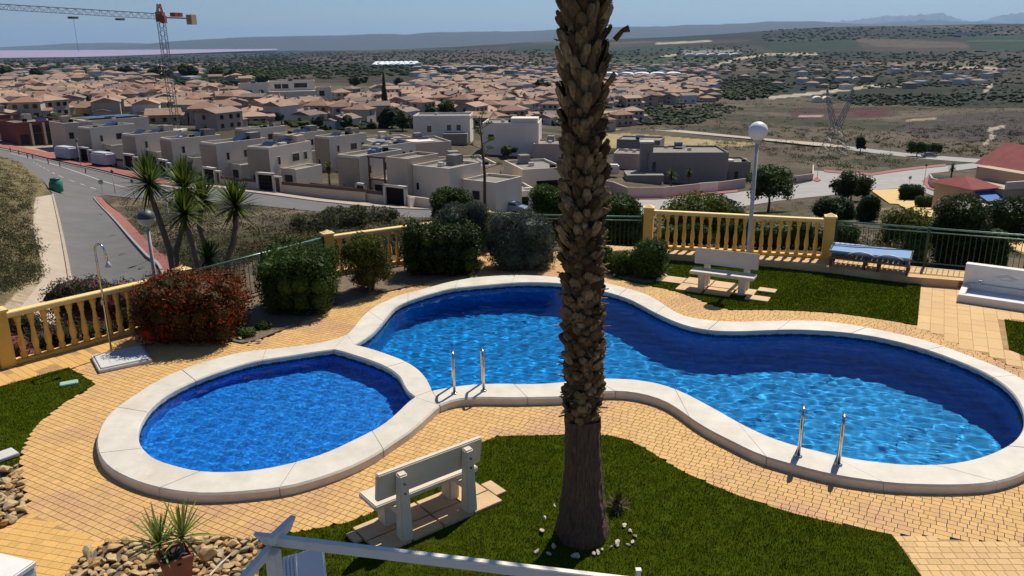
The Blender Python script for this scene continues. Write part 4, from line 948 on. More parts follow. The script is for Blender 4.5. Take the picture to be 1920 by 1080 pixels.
# ---- globe lamp
lp = P(1399, 521); hl = 3.62
t = thing('globe_lamp', 'tall lamp post with a white globe behind the bench', 'street lamp', lp)
MB().tube([(0, 0, 0), (0, 0, 0.9), (0, 0, hl-0.42)], [0.055, 0.05, 0.042], 12).build('pole', M['grey_metal'], t, True)
MB().lathe([(0.10, 0), (0.10, 0.02), (0.065, 0.05), (0.06, 0.16)], 14).build('base_plate', M['grey_metal'], t, True)
MB().lathe([(0.05, hl-0.45), (0.09, hl-0.40), (0.10, hl-0.36), (0.06, hl-0.34)], 14).build('collar', M['grey_metal'], t, True)
v, f = ico(4); inst('lamp_shade', npmesh('lamp_shade', v*0.215+np.array([0, 0, hl-0.17]), f, M['globe'], True), t)
# ---- concrete benches
def bench(label, cx, cy, rz, L=1.42, group=None):
    """local: the sitter looks along -y; posts behind at +y"""
    t = thing('concrete_bench', label, 'bench', (cx, cy, 0.012), rz, group)
    MB().box((0, -0.17, 0.415), (L, 0.40, 0.07)).build('seat', M['bench'], t, bevel=0.012)
    mt = Matrix.Rotation(R(-9), 3, 'X')
    MB().box((0, 0.075, 0.71), (L, 0.065, 0.36), mat=mt).build('backrest', M['bench'], t, bevel=0.012)
    for sx in (-1, 1):
        x = sx*L*0.315
        pm = MB(); pm.add([(x-.065, .10, 0), (x+.065, .10, 0), (x+.075, .27, 0), (x-.075, .27, 0), (x-.055, .145, .86), (x+.055, .145, .86), (x+.055, .235, .84), (x-.055, .235, .84)],
                          [(3, 2, 1, 0), (4, 5, 6, 7), (0, 1, 5, 4), (1, 2, 6, 5), (2, 3, 7, 6), (3, 0, 4, 7)])
        p = pm.build('rear_post', M['bench'], t, bevel=0.014)
        for zz in (0.62, 0.74): MB().tube([(x, 0.232, zz), (x, 0.262, zz)], 0.012, 8).build('bolt', M['bolt'], p)
        MB().box((x, -0.21, 0.19), (0.14, 0.20, 0.38)).build('front_leg', M['bench'], t, bevel=0.012)
        MB().box((x, 0.03, 0.345), (0.10, 0.30, 0.07)).build('bracket', M['bench'], t, bevel=0.006)
    return t
# near bench seen from behind: its length runs along (1.085, .875)
A = P(762, 1012); B = P(877, 962); d = (B-A); ang = math.atan2(d.y, d.x)
mid_ = (A+B)/2; nb = Vector((-d.y, d.x, 0)).normalized()      # towards the pool
bench('cream concrete bench seen from behind beside the palm', mid_.x+nb.x*0.185, mid_.y+nb.y*0.185, ang+math.pi)
A2 = P(1318, 545); B2 = P(1386, 554); d2 = (B2-A2); ang2 = math.atan2(d2.y, d2.x); m2 = (A2+B2)/2; n2 = Vector((-d2.y, d2.x, 0)).normalized()
bench('cream concrete bench facing the pool under the globe lamp', m2.x+n2.x*0.24, m2.y+n2.y*0.24, ang2)
# paving pads under the benches
def pad(label, c, rz, tiles):
    t = thing('bench_pad', label, 'paving pad', (c[0], c[1], 0.0), rz)
    for x, y, sx, sy in tiles:
        BARE.append([tuple((Matrix.Rotation(rz, 2) @ Vector((x+i*sx/2, y+j*sy/2)))+Vector((c[0], c[1]))) for i, j in ((-1, -1), (1, -1), (1, 1), (-1, 1))])
        MB().box((x, y, 0.028+random.uniform(-.003, .003)), (sx-0.012, sy-0.012, 0.05), rz=random.uniform(-.01, .01)).build('tile', M['slab'], t, bevel=0.004)
    return t
cA, sA = math.cos(ang), math.sin(ang); PC = mid_+nb*0.10
PADT = [(x, y, .42, w) for x in (-.62, -.19, .24, .67) for y, w in ((-.06, .30), (.27, .34))]+[(.97, .10, .17, .34), (-.89, .27, .11, .22)]
pad('sandstone tile pad under the bench beside the palm', mid_+nb*0.10, ang, PADT)
def rot2(p, a): return (p[0]*math.cos(a)-p[1]*math.sin(a), p[0]*math.sin(a)+p[1]*math.cos(a))
pad('pale flagstone pad under the bench facing the pool', (m2.x, m2.y+0.25), ang2, [(-1.15, .20, .62, .50), (-.55, -.25, .60, .55), (-.52, .30, .62, .5), (.08, -.25, .58, .5), (.10, .28, .6, .5), (.62, -.02, .42, .5), (.95, -.38, .50, .34), (1.02, .32, .40, .30)])
# ---- pool ladders
def ladder(label, pa, pb, into):
    into = Vector((into[0], into[1], 0)).normalized()
    t = thing('pool_ladder', label, 'ladder', ((pa+pb)/2))
    c = (pa+pb)/2
    for p in (pa, pb):
        q = p-c; r0 = 0.022
        pts = [q, q+Vector((0, 0, 0.46)), q+into*0.02+Vector((0, 0, 0.55))]
        for k in range(7):
            a = math.pi*k/6; pts.append(q+into*(0.16-0.14*math.cos(a))+Vector((0, 0, 0.56+0.09*math.sin(a))))
        pts += [q+into*0.30+Vector((0, 0, 0.40)), q+into*0.31+Vector((0, 0, 0.12)), q+into*0.34+Vector((0, 0, -0.10)), q+into*0.34+Vector((0, 0, -0.80))]
        rl_ = MB().tube(pts, r0, 10).build('handrail', M['steel'], t, True)
        MB().lathe([(0.05, 0.0), (0.05, 0.012), (0.03, 0.02)], 12, c=tuple(q)).build('flange', M['steel'], rl_, True)
    a, b = pa-c, pb-c
    for z in (-0.28, -0.52, -0.76):
        MB().bar(a+into*0.34+Vector((0, 0, z)), b+into*0.34+Vector((0, 0, z)), 0.08, 0.02).build('step', M['steel'], t)
    return t
ladder('steel pool ladder beside the paddling pool', P(852, 738, ZC), P(907, 733, ZC), (-0.12, 1))
ladder('steel pool ladder at the near side of the far basin', P(1497, 856, ZC), P(1572, 872, ZC), (0.42, 1))
# ---- shower column with its tray, left
tr_c = P(228, 676); ed = (FL[1]-FL[0]).normalized(); ra = math.atan2(ed.y, ed.x)-R(14)
t = thing('shower_tray', 'square grey concrete shower tray beside the red bush', 'shower tray', (tr_c.x, tr_c.y, 0), ra)
MB().box((0, 0, 0.03), (0.86, 0.86, 0.06)).build('plinth', M['concrete'], t, bevel=0.01)
MB().box((0, 0, 0.072), (0.78, 0.78, 0.02)).build('tray_top', M['concrete'], t, bevel=0.008)
for i in range(5): MB().box((-0.2+i*0.1, 0.0, 0.084), (0.012, 0.5, 0.004)).build('rib', M['concrete'], t)
sp = P(209, 657, .08)
t = thing('shower', 'thin steel outdoor shower pole with curved top', 'shower', (sp.x, sp.y, 0.062))
pts = [(0, 0, 0), (0, 0, 1.9)]+[(0.11-0.11*math.cos(a), -0.0-0.05*(1-math.cos(a)), 1.9+0.13*math.sin(a)) for a in np.linspace(0.3, math.pi*0.93, 7)]+[(0.24, -0.1, 1.72)]
MB().tube(pts, 0.018, 8).build('pole', M['steel'], t, True)
MB().lathe([(0.02, 0.09), (0.03, 0.06), (0.062, 0.0), (0.05, -0.008)], 12, c=(0.245, -0.1, 1.63)).build('shower_head', M['grey_metal'], t, True)
MB().box((0.0, -0.03, 0.95), (0.05, 0.05, 0.09)).build('tap', M['steel'], t, bevel=0.008)
# ---- white foot bath with back wall, right
wa = P(1793, 566); wb = P(1925, 586); dw = (wb-wa).normalized(); rw = math.atan2(dw.y, dw.x)
t = thing('foot_shower', 'white shower basin with taps and a low back wall', 'shower', wa, rw); W_ = 2.3; Dp = 0.98; hb = 0.17; hw = 0.62
mb = MB()
mb.box((W_/2, 0.06, hb/2), (W_, 0.12, hb)); o1 = mb.build('front_rim', M['white_render'], t, bevel=0.01)
MB().box((0.06, Dp/2+0.06, hb/2+0.001), (0.12, Dp-0.13, hb)).build('side_rim', M['white_render'], t, bevel=0.01)
MB().box((W_-0.06, Dp/2+0.06, hb/2+0.001), (0.12, Dp-0.13, hb)).build('side_rim', M['white_render'], t, bevel=0.01)
MB().box((W_/2, Dp/2+0.06, 0.03), (W_-0.25, Dp-0.13, 0.06)).build('basin_floor', M['white_plastic'], t)
bw = MB().box((W_/2+0.0, Dp+0.12, hw/2), (W_+0.02, 0.22, hw)).build('back_wall', M['white_render'], t, bevel=0.012)
MB().bar((0.06, Dp-0.01, 0.21), (W_-0.06, Dp-0.01, 0.21), 0.025, 0.02).build('pipe', M['grey_metal'], bw)
for x in (0.32, 1.28):
    tp = MB().tube([(x, Dp+0.02, 0.27), (x, Dp-0.07, 0.27), (x, Dp-0.10, 0.22)], 0.016, 8).build('tap', M['steel'], t, True)
    MB().box((x, Dp-0.03, 0.30), (0.07, 0.02, 0.02)).build('tap_handle', M['steel'], tp)
em = MB()                                                    # raised emblem: a shallow gable over three short strokes
for a, b_ in (((0.58, 0.40), (0.80, 0.475)), ((0.80, 0.475), (1.02, 0.40)), ((0.64, 0.39), (0.80, 0.44)), ((0.80, 0.44), (0.96, 0.39)), ((0.68, 0.36), (0.92, 0.36))):
    em.bar((a[0], Dp+0.008, a[1]), (b_[0], Dp+0.008, b_[1]), 0.014, 0.016)
em.build('emblem', M['concrete'], bw)
# ---- sun loungers on the raised walk
la = P(1552, 499, ZR); lb = P(1704, 517, ZR); dl_ = (lb-la); LL = dl_.length; rl_ = math.atan2(dl_.y, dl_.x)
t = thing('timber_lounger', 'low brown timber lounger under the blue one', 'sun lounger', la+Vector((0, 0, .0)), rl_)
for x in (0.05, LL*0.45, LL*0.62, LL-0.05):
    for y in (0.05, 0.58): MB().box((x, y, 0.10), (0.06, 0.06, 0.20)).build('leg', M['brown_trim'], t)
for y in (0.03, 0.60): MB().box((LL/2, y, 0.215), (LL, 0.035, 0.05)).build('side_rail', M['wood_slat'], t, bevel=0.004)
for i in range(15): MB().box((0.08+i*(LL-0.16)/14, 0.315, 0.25), (0.085, 0.56, 0.018)).build('slat', M['wood_slat'], t, bevel=0.003)
t = thing('folding_lounger', 'folding sun lounger with blue sling and white tube frame', 'sun lounger', la+Vector((0, 0, 0.262)), rl_)
fr = MB(); zt = 0.19
fr.tube([(0.0, 0.02, zt-.06), (0.0, 0.60, zt), (LL, 0.60, zt), (LL, 0.02, zt-.06), (0.0, 0.02, zt-.06)], 0.016, 8); fr.build('frame', M['white_plastic'], t, True)
sl_ = []; 
nx_, ny_ = 16, 5; vs = []; 
for j in range(ny_):
    for i in range(nx_):
        y = 0.03+0.56*j/(ny_-1); vs.append((0.03+(LL-0.06)*i/(nx_-1), y, zt-0.06+0.06*j/(ny_-1)+0.008-0.02*math.sin(math.pi*j/(ny_-1))+0.004*math.sin(i*1.1)))
MB().add(vs, [(j*nx_+i, j*nx_+i+1, (j+1)*nx_+i+1, (j+1)*nx_+i) for j in range(ny_-1) for i in range(nx_-1)]).build('sling', M['blue_cloth'], t, True)
MB().box((LL/2, 0.025, zt-.085), (LL-0.04, 0.012, 0.06)).build('sling_hem', M['blue_cloth'], t)
for x0 in (0.42, LL-0.75):
    ap = [(x0+0.60*k/10, -0.01, zt-.10+0.075*math.sin(math.pi*k/10)) for k in range(11)]
    MB().tube(ap, 0.016, 8).build('armrest', M['white_plastic'], t, True)
for x in (0.03, LL-0.03):
    for y in (0.04, 0.58): MB().tube([(x, y, 0.0), (x, y, zt-0.05)], 0.013, 6).build('leg', M['white_plastic'], t, True)

# ---- white timber frame by the lower terrace
zp = 2.1
pc = P(519, 1013, zp); pbm = P(1185, 1094, zp); d = (pbm-pc); d.z = 0; Lb = d.length; rb = math.atan2(d.y, d.x)
t = thing('timber_pergola', 'white timber garden frame with crossing top beams', 'pergola', (pc.x, pc.y, 0), rb)
MB().box((0.0, -0.067, zp/2-0.02), (0.082, 0.085, zp-0.04)).build('post', M['white_paint'], t, bevel=0.006)
def beam(name, a, b, w, h, par):
    """a rafter whose far tail is cut to a slope"""
    a = Vector(a); b = Vector(b); dd = (b-a).normalized(); x = Vector((-dd.y, dd.x, 0))*w/2; z = Vector((0, 0, h/2)); mb = MB()
    vs = [a-x-z+dd*h*1.1, a+x-z+dd*h*1.1, a+x+z, a-x+z, b-x-z, b+x-z, b+x+z, b-x+z]
    mb.add(vs, [(0, 1, 2, 3), (7, 6, 5, 4), (0, 4, 5, 1), (1, 5, 6, 2), (2, 6, 7, 3), (3, 7, 4, 0)]); return mb.build(name, M['white_paint'], par, bevel=0.004)
beam('long_beam', (-0.17, 0.0, zp), (Lb+0.9, 0.0, zp), 0.045, 0.075, t)
beam('cross_beam', (0.03, 0.21, zp+0.035), (-0.01, -0.07, zp+0.035), 0.05, 0.07, t)
sb_ = [Matrix.Rotation(-rb, 3, 'Z') @ (P(u, v, zp-.05)-Vector((pc.x, pc.y, 0))) for u, v in ((506, 1030), (440, 1105))]; beam('side_beam', sb_[0], sb_[1], 0.045, 0.07, t)
MB().box((Lb+0.55, 0.0, zp/2-0.06), (0.085, 0.085, zp-0.06)).build('post', M['white_paint'], t, bevel=0.006)
# folded white slatted board beside the post
fb = P(562, 1060, 1.78)
t = thing('folded_board', 'white ribbed folding board leaning at the garden frame', 'folded board', (fb.x, fb.y, 0), rb)
mt = Matrix.Rotation(R(-24), 3, 'Y') @ Matrix.Rotation(R(-38), 3, 'X')
q = MB(); n0 = Vector((0.02, 0.0, 1.42))
q.box(n0+mt @ Vector((0.07, 0, 0)), (0.26, 0.02, 0.80), mat=mt); q.build('panel', M['white_plastic'], t, bevel=0.008)
for i in range(4): MB().box(n0+mt @ Vector((-0.055-0.034*i, 0.0, 0.0)), (0.030, 0.038, 0.80), mat=mt).build('rib', M['white_plastic'], t, bevel=0.005)
MB().bar(n0+mt @ Vector((0.05, 0.02, -0.3)), (0.1, 0.25, 0.02), 0.03, 0.03).build('leg', M['white_plastic'], t)
MB().bar(n0+mt @ Vector((-0.12, 0.02, -0.3)), (-0.16, 0.25, 0.02), 0.03, 0.03).build('leg', M['white_plastic'], t)
wp = P(1197, 1069, 1.0)
t = thing('white_post', 'slim white post end at the bottom of the lawn', 'post', (wp.x, wp.y, 0))
MB().box((0, 0, 0.5), (0.042, 0.042, 1.0)).build('shaft', M['white_paint'], t, bevel=0.004); MB().box((0, 0, 1.006), (0.05, 0.05, 0.012)).build('cap', M['white_paint'], t, bevel=0.003)
# white pillar bottom left
c1 = P(68, 1051, 1.0); c2 = P(0, 1035, 1.0); dd = (c1-c2).normalized(); nn_ = Vector((dd.y, -dd.x, 0)); rz_ = math.atan2(dd.y, dd.x)
cc = c1-dd*0.26+nn_*0.20
t = thing('white_pillar', 'squat white rendered pillar at the bottom left corner', 'pillar', (cc.x, cc.y, 0), rz_)
MB().box((0, 0, 0.47), (0.50, 0.38, 0.94)).build('shaft', M['white_render'], t, bevel=0.01); MB().box((0, 0, 0.97), (0.52, 0.40, 0.06)).build('cap', M['white_render'], t, bevel=0.012)

# ---- terracotta pot with yucca, rocks
pp = P(330, 1062, 0.22); 
t = thing('plant_pot', 'square terracotta pot with a spiky yucca among the rocks', 'potted plant', (pp.x, pp.y, 0.03), R(36))
mb = MB(); a0, a1, hp = 0.105, 0.155, 0.36; k = 0.018
def ring(s, z): return [(-s, -s, z), (s, -s, z), (s, s, z), (-s, s, z)]
mb.add(ring(a0, 0)+ring(a1, hp)+ring(a1-k, hp)+ring(a1-k-0.005, hp-0.05), [(3, 2, 1, 0)]+[(i+4*j, (i+1) % 4+4*j, (i+1) % 4+4*j+4, i+4*j+4) for j in range(3) for i in range(4)])
mb.build('pot', M['terracotta'], t)
for k2 in range(4):
    a = k2*math.pi/2; MB().box((math.cos(a)*(a1+0.001), math.sin(a)*(a1+0.001), hp-0.02), (0.016, 0.30, 0.04), rz=a).build('rim', M['terracotta'], t, bevel=0.004)
vs, fs = ico(3); s_ = vs*np.array([0.13, 0.13, 0.04])*(1+0.2*RNG.normal(size=(len(vs), 1)))+np.array([0, 0, hp-0.045]); inst('potting_soil', npmesh('potting_soil', s_, fs, M['soil']), t)
def rosette(c, n, L, wd, up0=0.15, up1=1.45, droop=0.25, seg=4, seed=0):
    """sword leaves fanning from one point"""
    g = np.random.default_rng(seed); vs = []; fs = []; c = np.array(c, float)
    for i in range(n):
        a = i*2.39996+g.uniform(-.2, .2); e = up0+(up1-up0)*((i+0.5)/n)**0.8+g.uniform(-.12, .12); l = L*g.uniform(0.75, 1.1); w = wd*g.uniform(0.8, 1.15)
        d = np.array([math.cos(a)*math.cos(e), math.sin(a)*math.cos(e), math.sin(e)]); sd = np.array([-math.sin(a), math.cos(a), 0]); b = len(vs); nrm = np.cross(d, sd)
        for s in range(seg+1):
            q = s/seg; p = c+d*l*q-np.array([0, 0, 1])*droop*l*q*q*math.cos(e); wq = w*(0.75+0.6*q)*(1-q)**0.55 if q > 0 else w*0.6
            vs += [p-sd*wq/2+nrm*wq*0.12, p+sd*wq/2+nrm*wq*0.12] if s < seg else [p, p+sd*0.001]
        fs += [(b+2*s, b+2*s+1, b+2*s+3, b+2*s+2) for s in range(seg)]
    return np.array(vs), np.array(fs)
for k2, (cx, cy, hh, n, sd) in enumerate(((-0.09, 0.05, 0.10, 30, 2), (0.07, -0.03, 0.16, 34, 3))):
    st = MB().tube([(cx, cy, hp-0.05), (cx*1.3, cy, hp+hh)], [0.024, 0.016], 7).build('stem', M['wood'], t)
    v, f = rosette((cx*1.3, cy, hp+hh), n+8, 0.46, 0.034, -0.1, 1.5, 0.16, seed=sd); inst('leaf_rosette', npmesh('leaf_rosette', v, f, M['lf_potted']), t)
def rock_mesh(name, mat, seed, sub=2):
    g = np.random.default_rng(seed); v, f = ico(sub); v = v.copy()
    for k in range(13):
        n = unit(g.normal(size=(1, 3)))[0]; o = g.uniform(0.34, 0.72); dsub = v@n-o; v = v-np.outer(np.maximum(dsub, 0), n)
    v = v*np.array([1.0, g.uniform(0.65, 0.95), g.uniform(0.5, 0.8)])*(1+0.03*g.normal(size=(len(v), 1))); return npmesh(name, v, f, mat)
ROCKS = [rock_mesh('rock', M['rock'], s) for s in range(9)]; STONES = [rock_mesh('stone', M['pale_stone'], 40+s) for s in range(5)]
def strew(poly, n, r0, r1, label, group, avoid=(), lim=None, mind=0.62):
    p = np.array(poly); x0, y0 = p.min(0); x1, y1 = p.max(0); placed = []; tries = 0
    while len(placed) < n and tries < 60000:
        tries += 1; x = RNG.uniform(x0, x1); y = RNG.uniform(y0, y1); r = r0+(r1-r0)*RNG.random()**2.2
        u, v = proj(x, y, 0.05)
        if not inpoly(np.array([x]), np.array([y]), poly)[0] or u < -60 or v > 1120: continue
        if any((x-a)**2+(y-b)**2 < (q)**2 for a, b, q in avoid): continue
        if any((x-a)**2+(y-b)**2 < ((r+q)*mind)**2 for a, b, q in placed): continue
        placed.append((x, y, r)); o = inst('rock', random.choice(ROCKS), None, (x, y, 0.03+r*0.32), (RNG.uniform(-.35, .35), RNG.uniform(-.35, .35), RNG.uniform(0, 6.28)), (r, r*RNG.uniform(0.8, 1.1), r*RNG.uniform(0.85, 1.15)))
        tag(o, label, 'rock', group)
    return placed
strew(bed_near, 270, 0.055, 0.155, 'rough ochre rock in the rock bed around the terracotta pot', 'rocks in the bed around the pot', [(pp.x, pp.y, 0.19)])
strew(bed_left, 90, 0.06, 0.16, 'rough ochre rock in the small bed at the left edge', 'rocks in the bed at the left edge')
sq = P(394, 1036, .12); tag(inst('rock', ROCKS[3], None, (sq.x, sq.y, 0.14), (1.2, .2, .4), (0.13, 0.17, 0.10)), 'large flat ochre stone standing beside the terracotta pot', 'rock')
# dry stick on the rocks
a = P(393, 1079, .2); b_ = P(432, 1040, .2); t = tag(MB().tube([a, (a+b_)/2+Vector((0.01, 0, 0.02)), b_], [0.012, 0.009, 0.005], 6).build('stick', M['bench']), 'pale dry stick lying on the rocks', 'stick')

# ---- palm
pb_ = P(1092, 1004); 
palm = thing('palm_tree', 'tall palm trunk covered in old leaf bases', 'palm tree', pb_)
kx = -0.09/5.3
def axis(z): return np.array([kx*z, 0.02*math.sin(z), z])
HP = 7.6
prof = [(0.0, 0.305), (0.12, 0.282), (0.3, 0.252), (0.55, 0.226), (0.8, 0.206), (1.05, 0.196), (1.30, 0.192), (1.5, 0.195)]
mb = MB(); vs = []; n = 28
zz_ = np.linspace(0, 1.5, 34); gR = np.random.default_rng(12); n = 44; grain = gR.normal(size=n)*0.010; grain = grain+0.4*np.roll(grain, 1)
for z in zz_:
    r_ = np.interp(z, [q[0] for q in prof], [q[1] for q in prof])
    for k in range(n):
        a = 6.2832*k/n; q = r_*(1+0.05*math.sin(3*a+z*2)+0.03*math.sin(7*a))+grain[k]*(0.6+0.5*math.sin(z*9+k*1.7))+gR.normal()*0.004+(0.012*abs(math.sin(z*11)) if z < .5 else 0); p = axis(z); vs.append((p[0]+q*math.cos(a), p[1]+q*math.sin(a), z-0.02))
mb.add(vs, [(i*n+k, i*n+(k+1) % n, (i+1)*n+(k+1) % n, (i+1)*n+k) for i in range(len(zz_)-1) for k in range(n)])
mb.build('smooth_trunk', M['trunk'], palm, False)
vs = []; n = 20; zs = np.linspace(1.45, HP, 12); mb = MB()
for z in zs:
    r_ = 0.138 if z < 4 else 0.138+0.03*(z-4)/3
    for k in range(n):
        a = 6.2832*k/n; p = axis(z); vs.append((p[0]+r_*math.cos(a), p[1]+r_*math.sin(a), z))
mb.add(vs, [(i*n+k, i*n+(k+1) % n, (i+1)*n+(k+1) % n, (i+1)*n+k) for i in range(len(zs)-1) for k in range(n)]); mb.build('upper_trunk', M['trunk'], palm, True)
def boot(w, L, th, out, seed):
    """one cut-off leaf base: a thick scale, wide below, lifted away from the trunk at its tip. local x out, z up"""
    g = np.random.default_rng(seed); rows = []
    for q, ww, xx, tt in ((0.0, 0.80, 0.0, 0.35), (0.30, 1.0, 0.30, 0.85), (0.62, 0.92, 0.70, 1.0), (0.88, 0.62, 1.0, 0.8), (1.0, 0.36, 1.05, 0.45)):
        z = q*L; x = xx*out; hw = ww*w/2*g.uniform(.88, 1.1); t2 = tt*th
        rows.append([(x-t2*0.2, -hw, z), (x+t2*0.75, -hw*0.55, z-th*0.1), (x+t2, 0, z-th*0.1), (x+t2*0.75, hw*0.55, z-th*0.1), (x-t2*0.2, hw, z)])
    v = np.array([p for r in rows for p in r]); f = []
    for i in range(4):
        for j in range(4): f.append((i*5+j, i*5+j+1, (i+1)*5+j+1, (i+1)*5+j))
    f.append((20, 21, 22, 23)); f.append((20, 23, 24, 20)) if False else None
    return v, np.array([q for q in f if q is not None and len(q) == 4])
BOOTS_LOW = [npmesh('leaf_base', *boot(0.125, 0.125, 0.050, 0.060, s), M['bark_boot']) for s in range(6)]
BOOTS_HI = [npmesh('leaf_base', *boot(0.105, 0.145, 0.048, 0.070, 20+s), M['bark_boot']) for s in range(6)]
BOOTS_TOP = [npmesh('leaf_base', *boot(0.100, 0.19, 0.036, 0.070, 40+s), M['bark_boot']) for s in range(6)]
cand = []; z = 1.40; i = 0
while z < HP-0.2:
    hi = z > 3.35; top = z > 4.75; r_ = 0.130 if not hi else (0.142 if not top else 0.155)
    a = i*2.39996*1.0+RNG.uniform(-.3, .3); cand.append((z, a, r_, hi, top)); i += 1; z += 0.0072 if not hi else (0.0072 if not top else 0.0078)
# the 300 that face the terrace are single parts; the rest of the trunk is one joined part
def face(c): return -math.sin(c[1])-(0.0 if c[0] < 5.6 else 9)
order = sorted(range(len(cand)), key=lambda i: -face(cand[i])); single = set(order[:300]); rest = []
for i, (z, a, r_, hi, top) in enumerate(cand):
    p = axis(z); me = (BOOTS_TOP if top else BOOTS_HI if hi else BOOTS_LOW)[i % 6]; sc = RNG.uniform(0.75, 1.25); tw = RNG.uniform(-.42, .42)
    pos = Vector((p[0]+r_*math.cos(a), p[1]+r_*math.sin(a), z)); rot = Euler((tw, RNG.uniform(-.22, .20), a), 'XYZ')
    if i in single: inst('leaf_base', me, palm, pos, rot, sc)
    else:
        c = np.empty(len(me.vertices)*3); me.vertices.foreach_get('co', c); c = c.reshape(-1, 3)*sc; c = c@np.array(rot.to_matrix()).T+np.array(pos)
        rest.append((c, np.array([q.vertices[:] for q in me.polygons])))
v, f = join_np(rest); o = inst('leaf_bases', npmesh('leaf_bases', v, f, M['bark_boot']), palm); o['kind'] = 'stuff'
# a few torn fibres and long stubs that break the outline
mb = MB()
for k in range(260):
    z = RNG.uniform(1.5, 5.9); a = RNG.uniform(0, 6.28); p = axis(z); r_ = 0.17; q = Vector((p[0]+r_*math.cos(a), p[1]+r_*math.sin(a), z)); L = RNG.uniform(0.05, 0.13)
    mb.bar(q, q+Vector((math.cos(a)*L, math.sin(a)*L, RNG.uniform(-.4, .5)*L)), 0.018, 0.010)
o = mb.build('fibre_stubs', M['bark_boot'], palm); o['kind'] = 'stuff'
stub = MB().tube([(0.20, -0.05, 5.42), (0.27, -0.05, 5.50), (0.33, -0.05, 5.52)], [0.03, 0.022, 0.035], 7).build('stub', M['bark_boot'], palm)
# crown, above the picture
vs = []; fs = []; b0 = 0; g = np.random.default_rng(4)
for k in range(48):
    a = k*2.4; e = g.uniform(-0.1, 1.25); L = 2.1; sd = np.array([-math.sin(a), math.cos(a), 0]); prev = None
    for s in range(15):
        q = s/14; p = np.array([math.cos(a)*math.cos(e)*L*q, math.sin(a)*math.cos(e)*L*q, math.sin(e)*L*q-0.9*q*q])+axis(HP-0.1); dn = np.array([0, 0, -1.0])
        if s:
            for sg in (-1, 1):
                tip = p+sd*sg*0.42*(1-0.5*q)+np.array([math.cos(a), math.sin(a), 0])*0.16+dn*0.12; vs += [p, p+np.array([math.cos(a), math.sin(a), 0])*0.10, tip, tip-np.array([0, 0, .01])]; fs.append((b0, b0+1, b0+2, b0+3)); b0 += 4
inst('crown', npmesh('crown', vs, fs, M['lf_frond']), palm)
# stones round its foot, small dark plant
for k, (u, v_, r_) in enumerate(((1022, 972, .065), (1016, 997, .08), (1040, 948, .035), (1170, 987, .06), (1181, 996, .065), (1190, 1006, .06), (1186, 1017, .06), (1178, 1021, .045), (1157, 1022, .07), (1146, 1026, .05), (1130, 1030, .045), (1121, 1036, .06),
                                    (1104, 1004, .085), (1106, 1020, .09), (1081, 1044, .10), (1037, 1025, .08), (1030, 1040, .06), (1005, 1034, .05), (1112, 1037, .05))):
    q = P(u, v_, .03); o = inst('stone', STONES[k % 5], None, (q.x, q.y, 0.02+r_*0.3), (RNG.uniform(-.4, .4), RNG.uniform(-.4, .4), RNG.uniform(0, 6)), (r_*1.05, r_*0.7, r_*0.55))
    tag(o, 'pale stone in the ring around the foot of the palm', 'stone', 'stones around the palm')
q = P(1158, 957)
t = thing('cycad', 'small dark spiky plant growing beside the palm trunk', 'plant', q)
v, f = rosette((0, 0, 0.06), 60, 0.20, 0.022, 0.0, 1.5, 0.25, seed=9); inst('leaf_rosette', npmesh('leaf_rosette', v, f, M['lf_brown']), t)
v, f = rosette((0, 0, 0.10), 26, 0.17, 0.018, 0.2, 1.4, 0.3, seed=10); inst('young_leaves', npmesh('young_leaves', v, f, M['lf_dark']), t)
MB().tube([(0, 0, 0), (0, 0, 0.12)], [0.07, 0.06], 8).build('stem', M['wood'], t); MB().tube([(0, 0, .1), (0.01, 0, .36), (0.02, 0, .46)], [.006, .004, .004], 5).build('flower_stalk', M['lf_potted'], t)
# lids in the left lawn
q = P(130, 722); t = tag(MB().box((q.x, q.y, 0.032), (0.27, 0.17, 0.04), rz=0.5).build('valve_box_lid', M['box_green'], bevel=0.01), 'pale green valve box lid in the left lawn', 'valve cover')
q = P(4, 862); t = tag(MB().box((q.x, q.y, 0.05), (0.36, 0.26, 0.05), rz=0.9).build('stone_slab', M['concrete'], bevel=0.008), 'grey slab lying on the lawn above the left rock bed', 'slab')

# ---- planting
def at(u, v, z=0.0): return P(u, v, z)
p_ = at(348, 655)
random.seed(3)
shrub('flowering_bush', 'large clipped bush covered in red flowers', 'bush', (p_.x-0.08, p_.y+0.72, 0), boxlumps(2.05, 1.7, 1.24, 5, 4, 3), 17000, 0.050, M['lf_red'], 0.55, up=0.35)
p_ = at(556, 600)
shrub('rounded_bush', 'dark green rounded bush next to the yellow fence post', 'bush', (p_.x-0.08, p_.y+0.75, 0), boxlumps(1.72, 1.5, 1.34, 4, 4, 3), 13000, 0.056, M['lf_mid'], 0.55, up=0.4)
p_ = at(690, 556)
shrub('yellow_green_bush', 'loose yellow green bush growing through the balustrade', 'bush', (p_.x-0.05, p_.y+0.35, 0), clumps(1.35, 1.0, 1.25, 16, 0.1, 0.2, 0.32), 5200, 0.055, M['lf_lime'], 0.5, shell=0.3, corek=0.5, extra=('dry_sprays', 2600, 0.06, 0.3, M['lf_brown']))
p_ = at(825, 524)
shrub('clipped_hedge', 'dark boxy clipped hedge behind the pool', 'hedge', (p_.x, p_.y+0.55, 0), boxlumps(2.0, 1.1, 1.27, 5, 3, 3), 11000, 0.060, M['lf_dark'], 0.55, up=0.4)
p_ = at(856, 512)
shrub('grey_bush', 'tall feathery grey green bush behind the dark hedge', 'bush', (p_.x+0.1, p_.y+1.15, 0), clumps(1.75, 1.1, 1.42, 20, 0.1, 0.22, 0.34), 9000, 0.085, M['lf_grey'], 0.22, up=0.9)
p_ = at(975, 516)
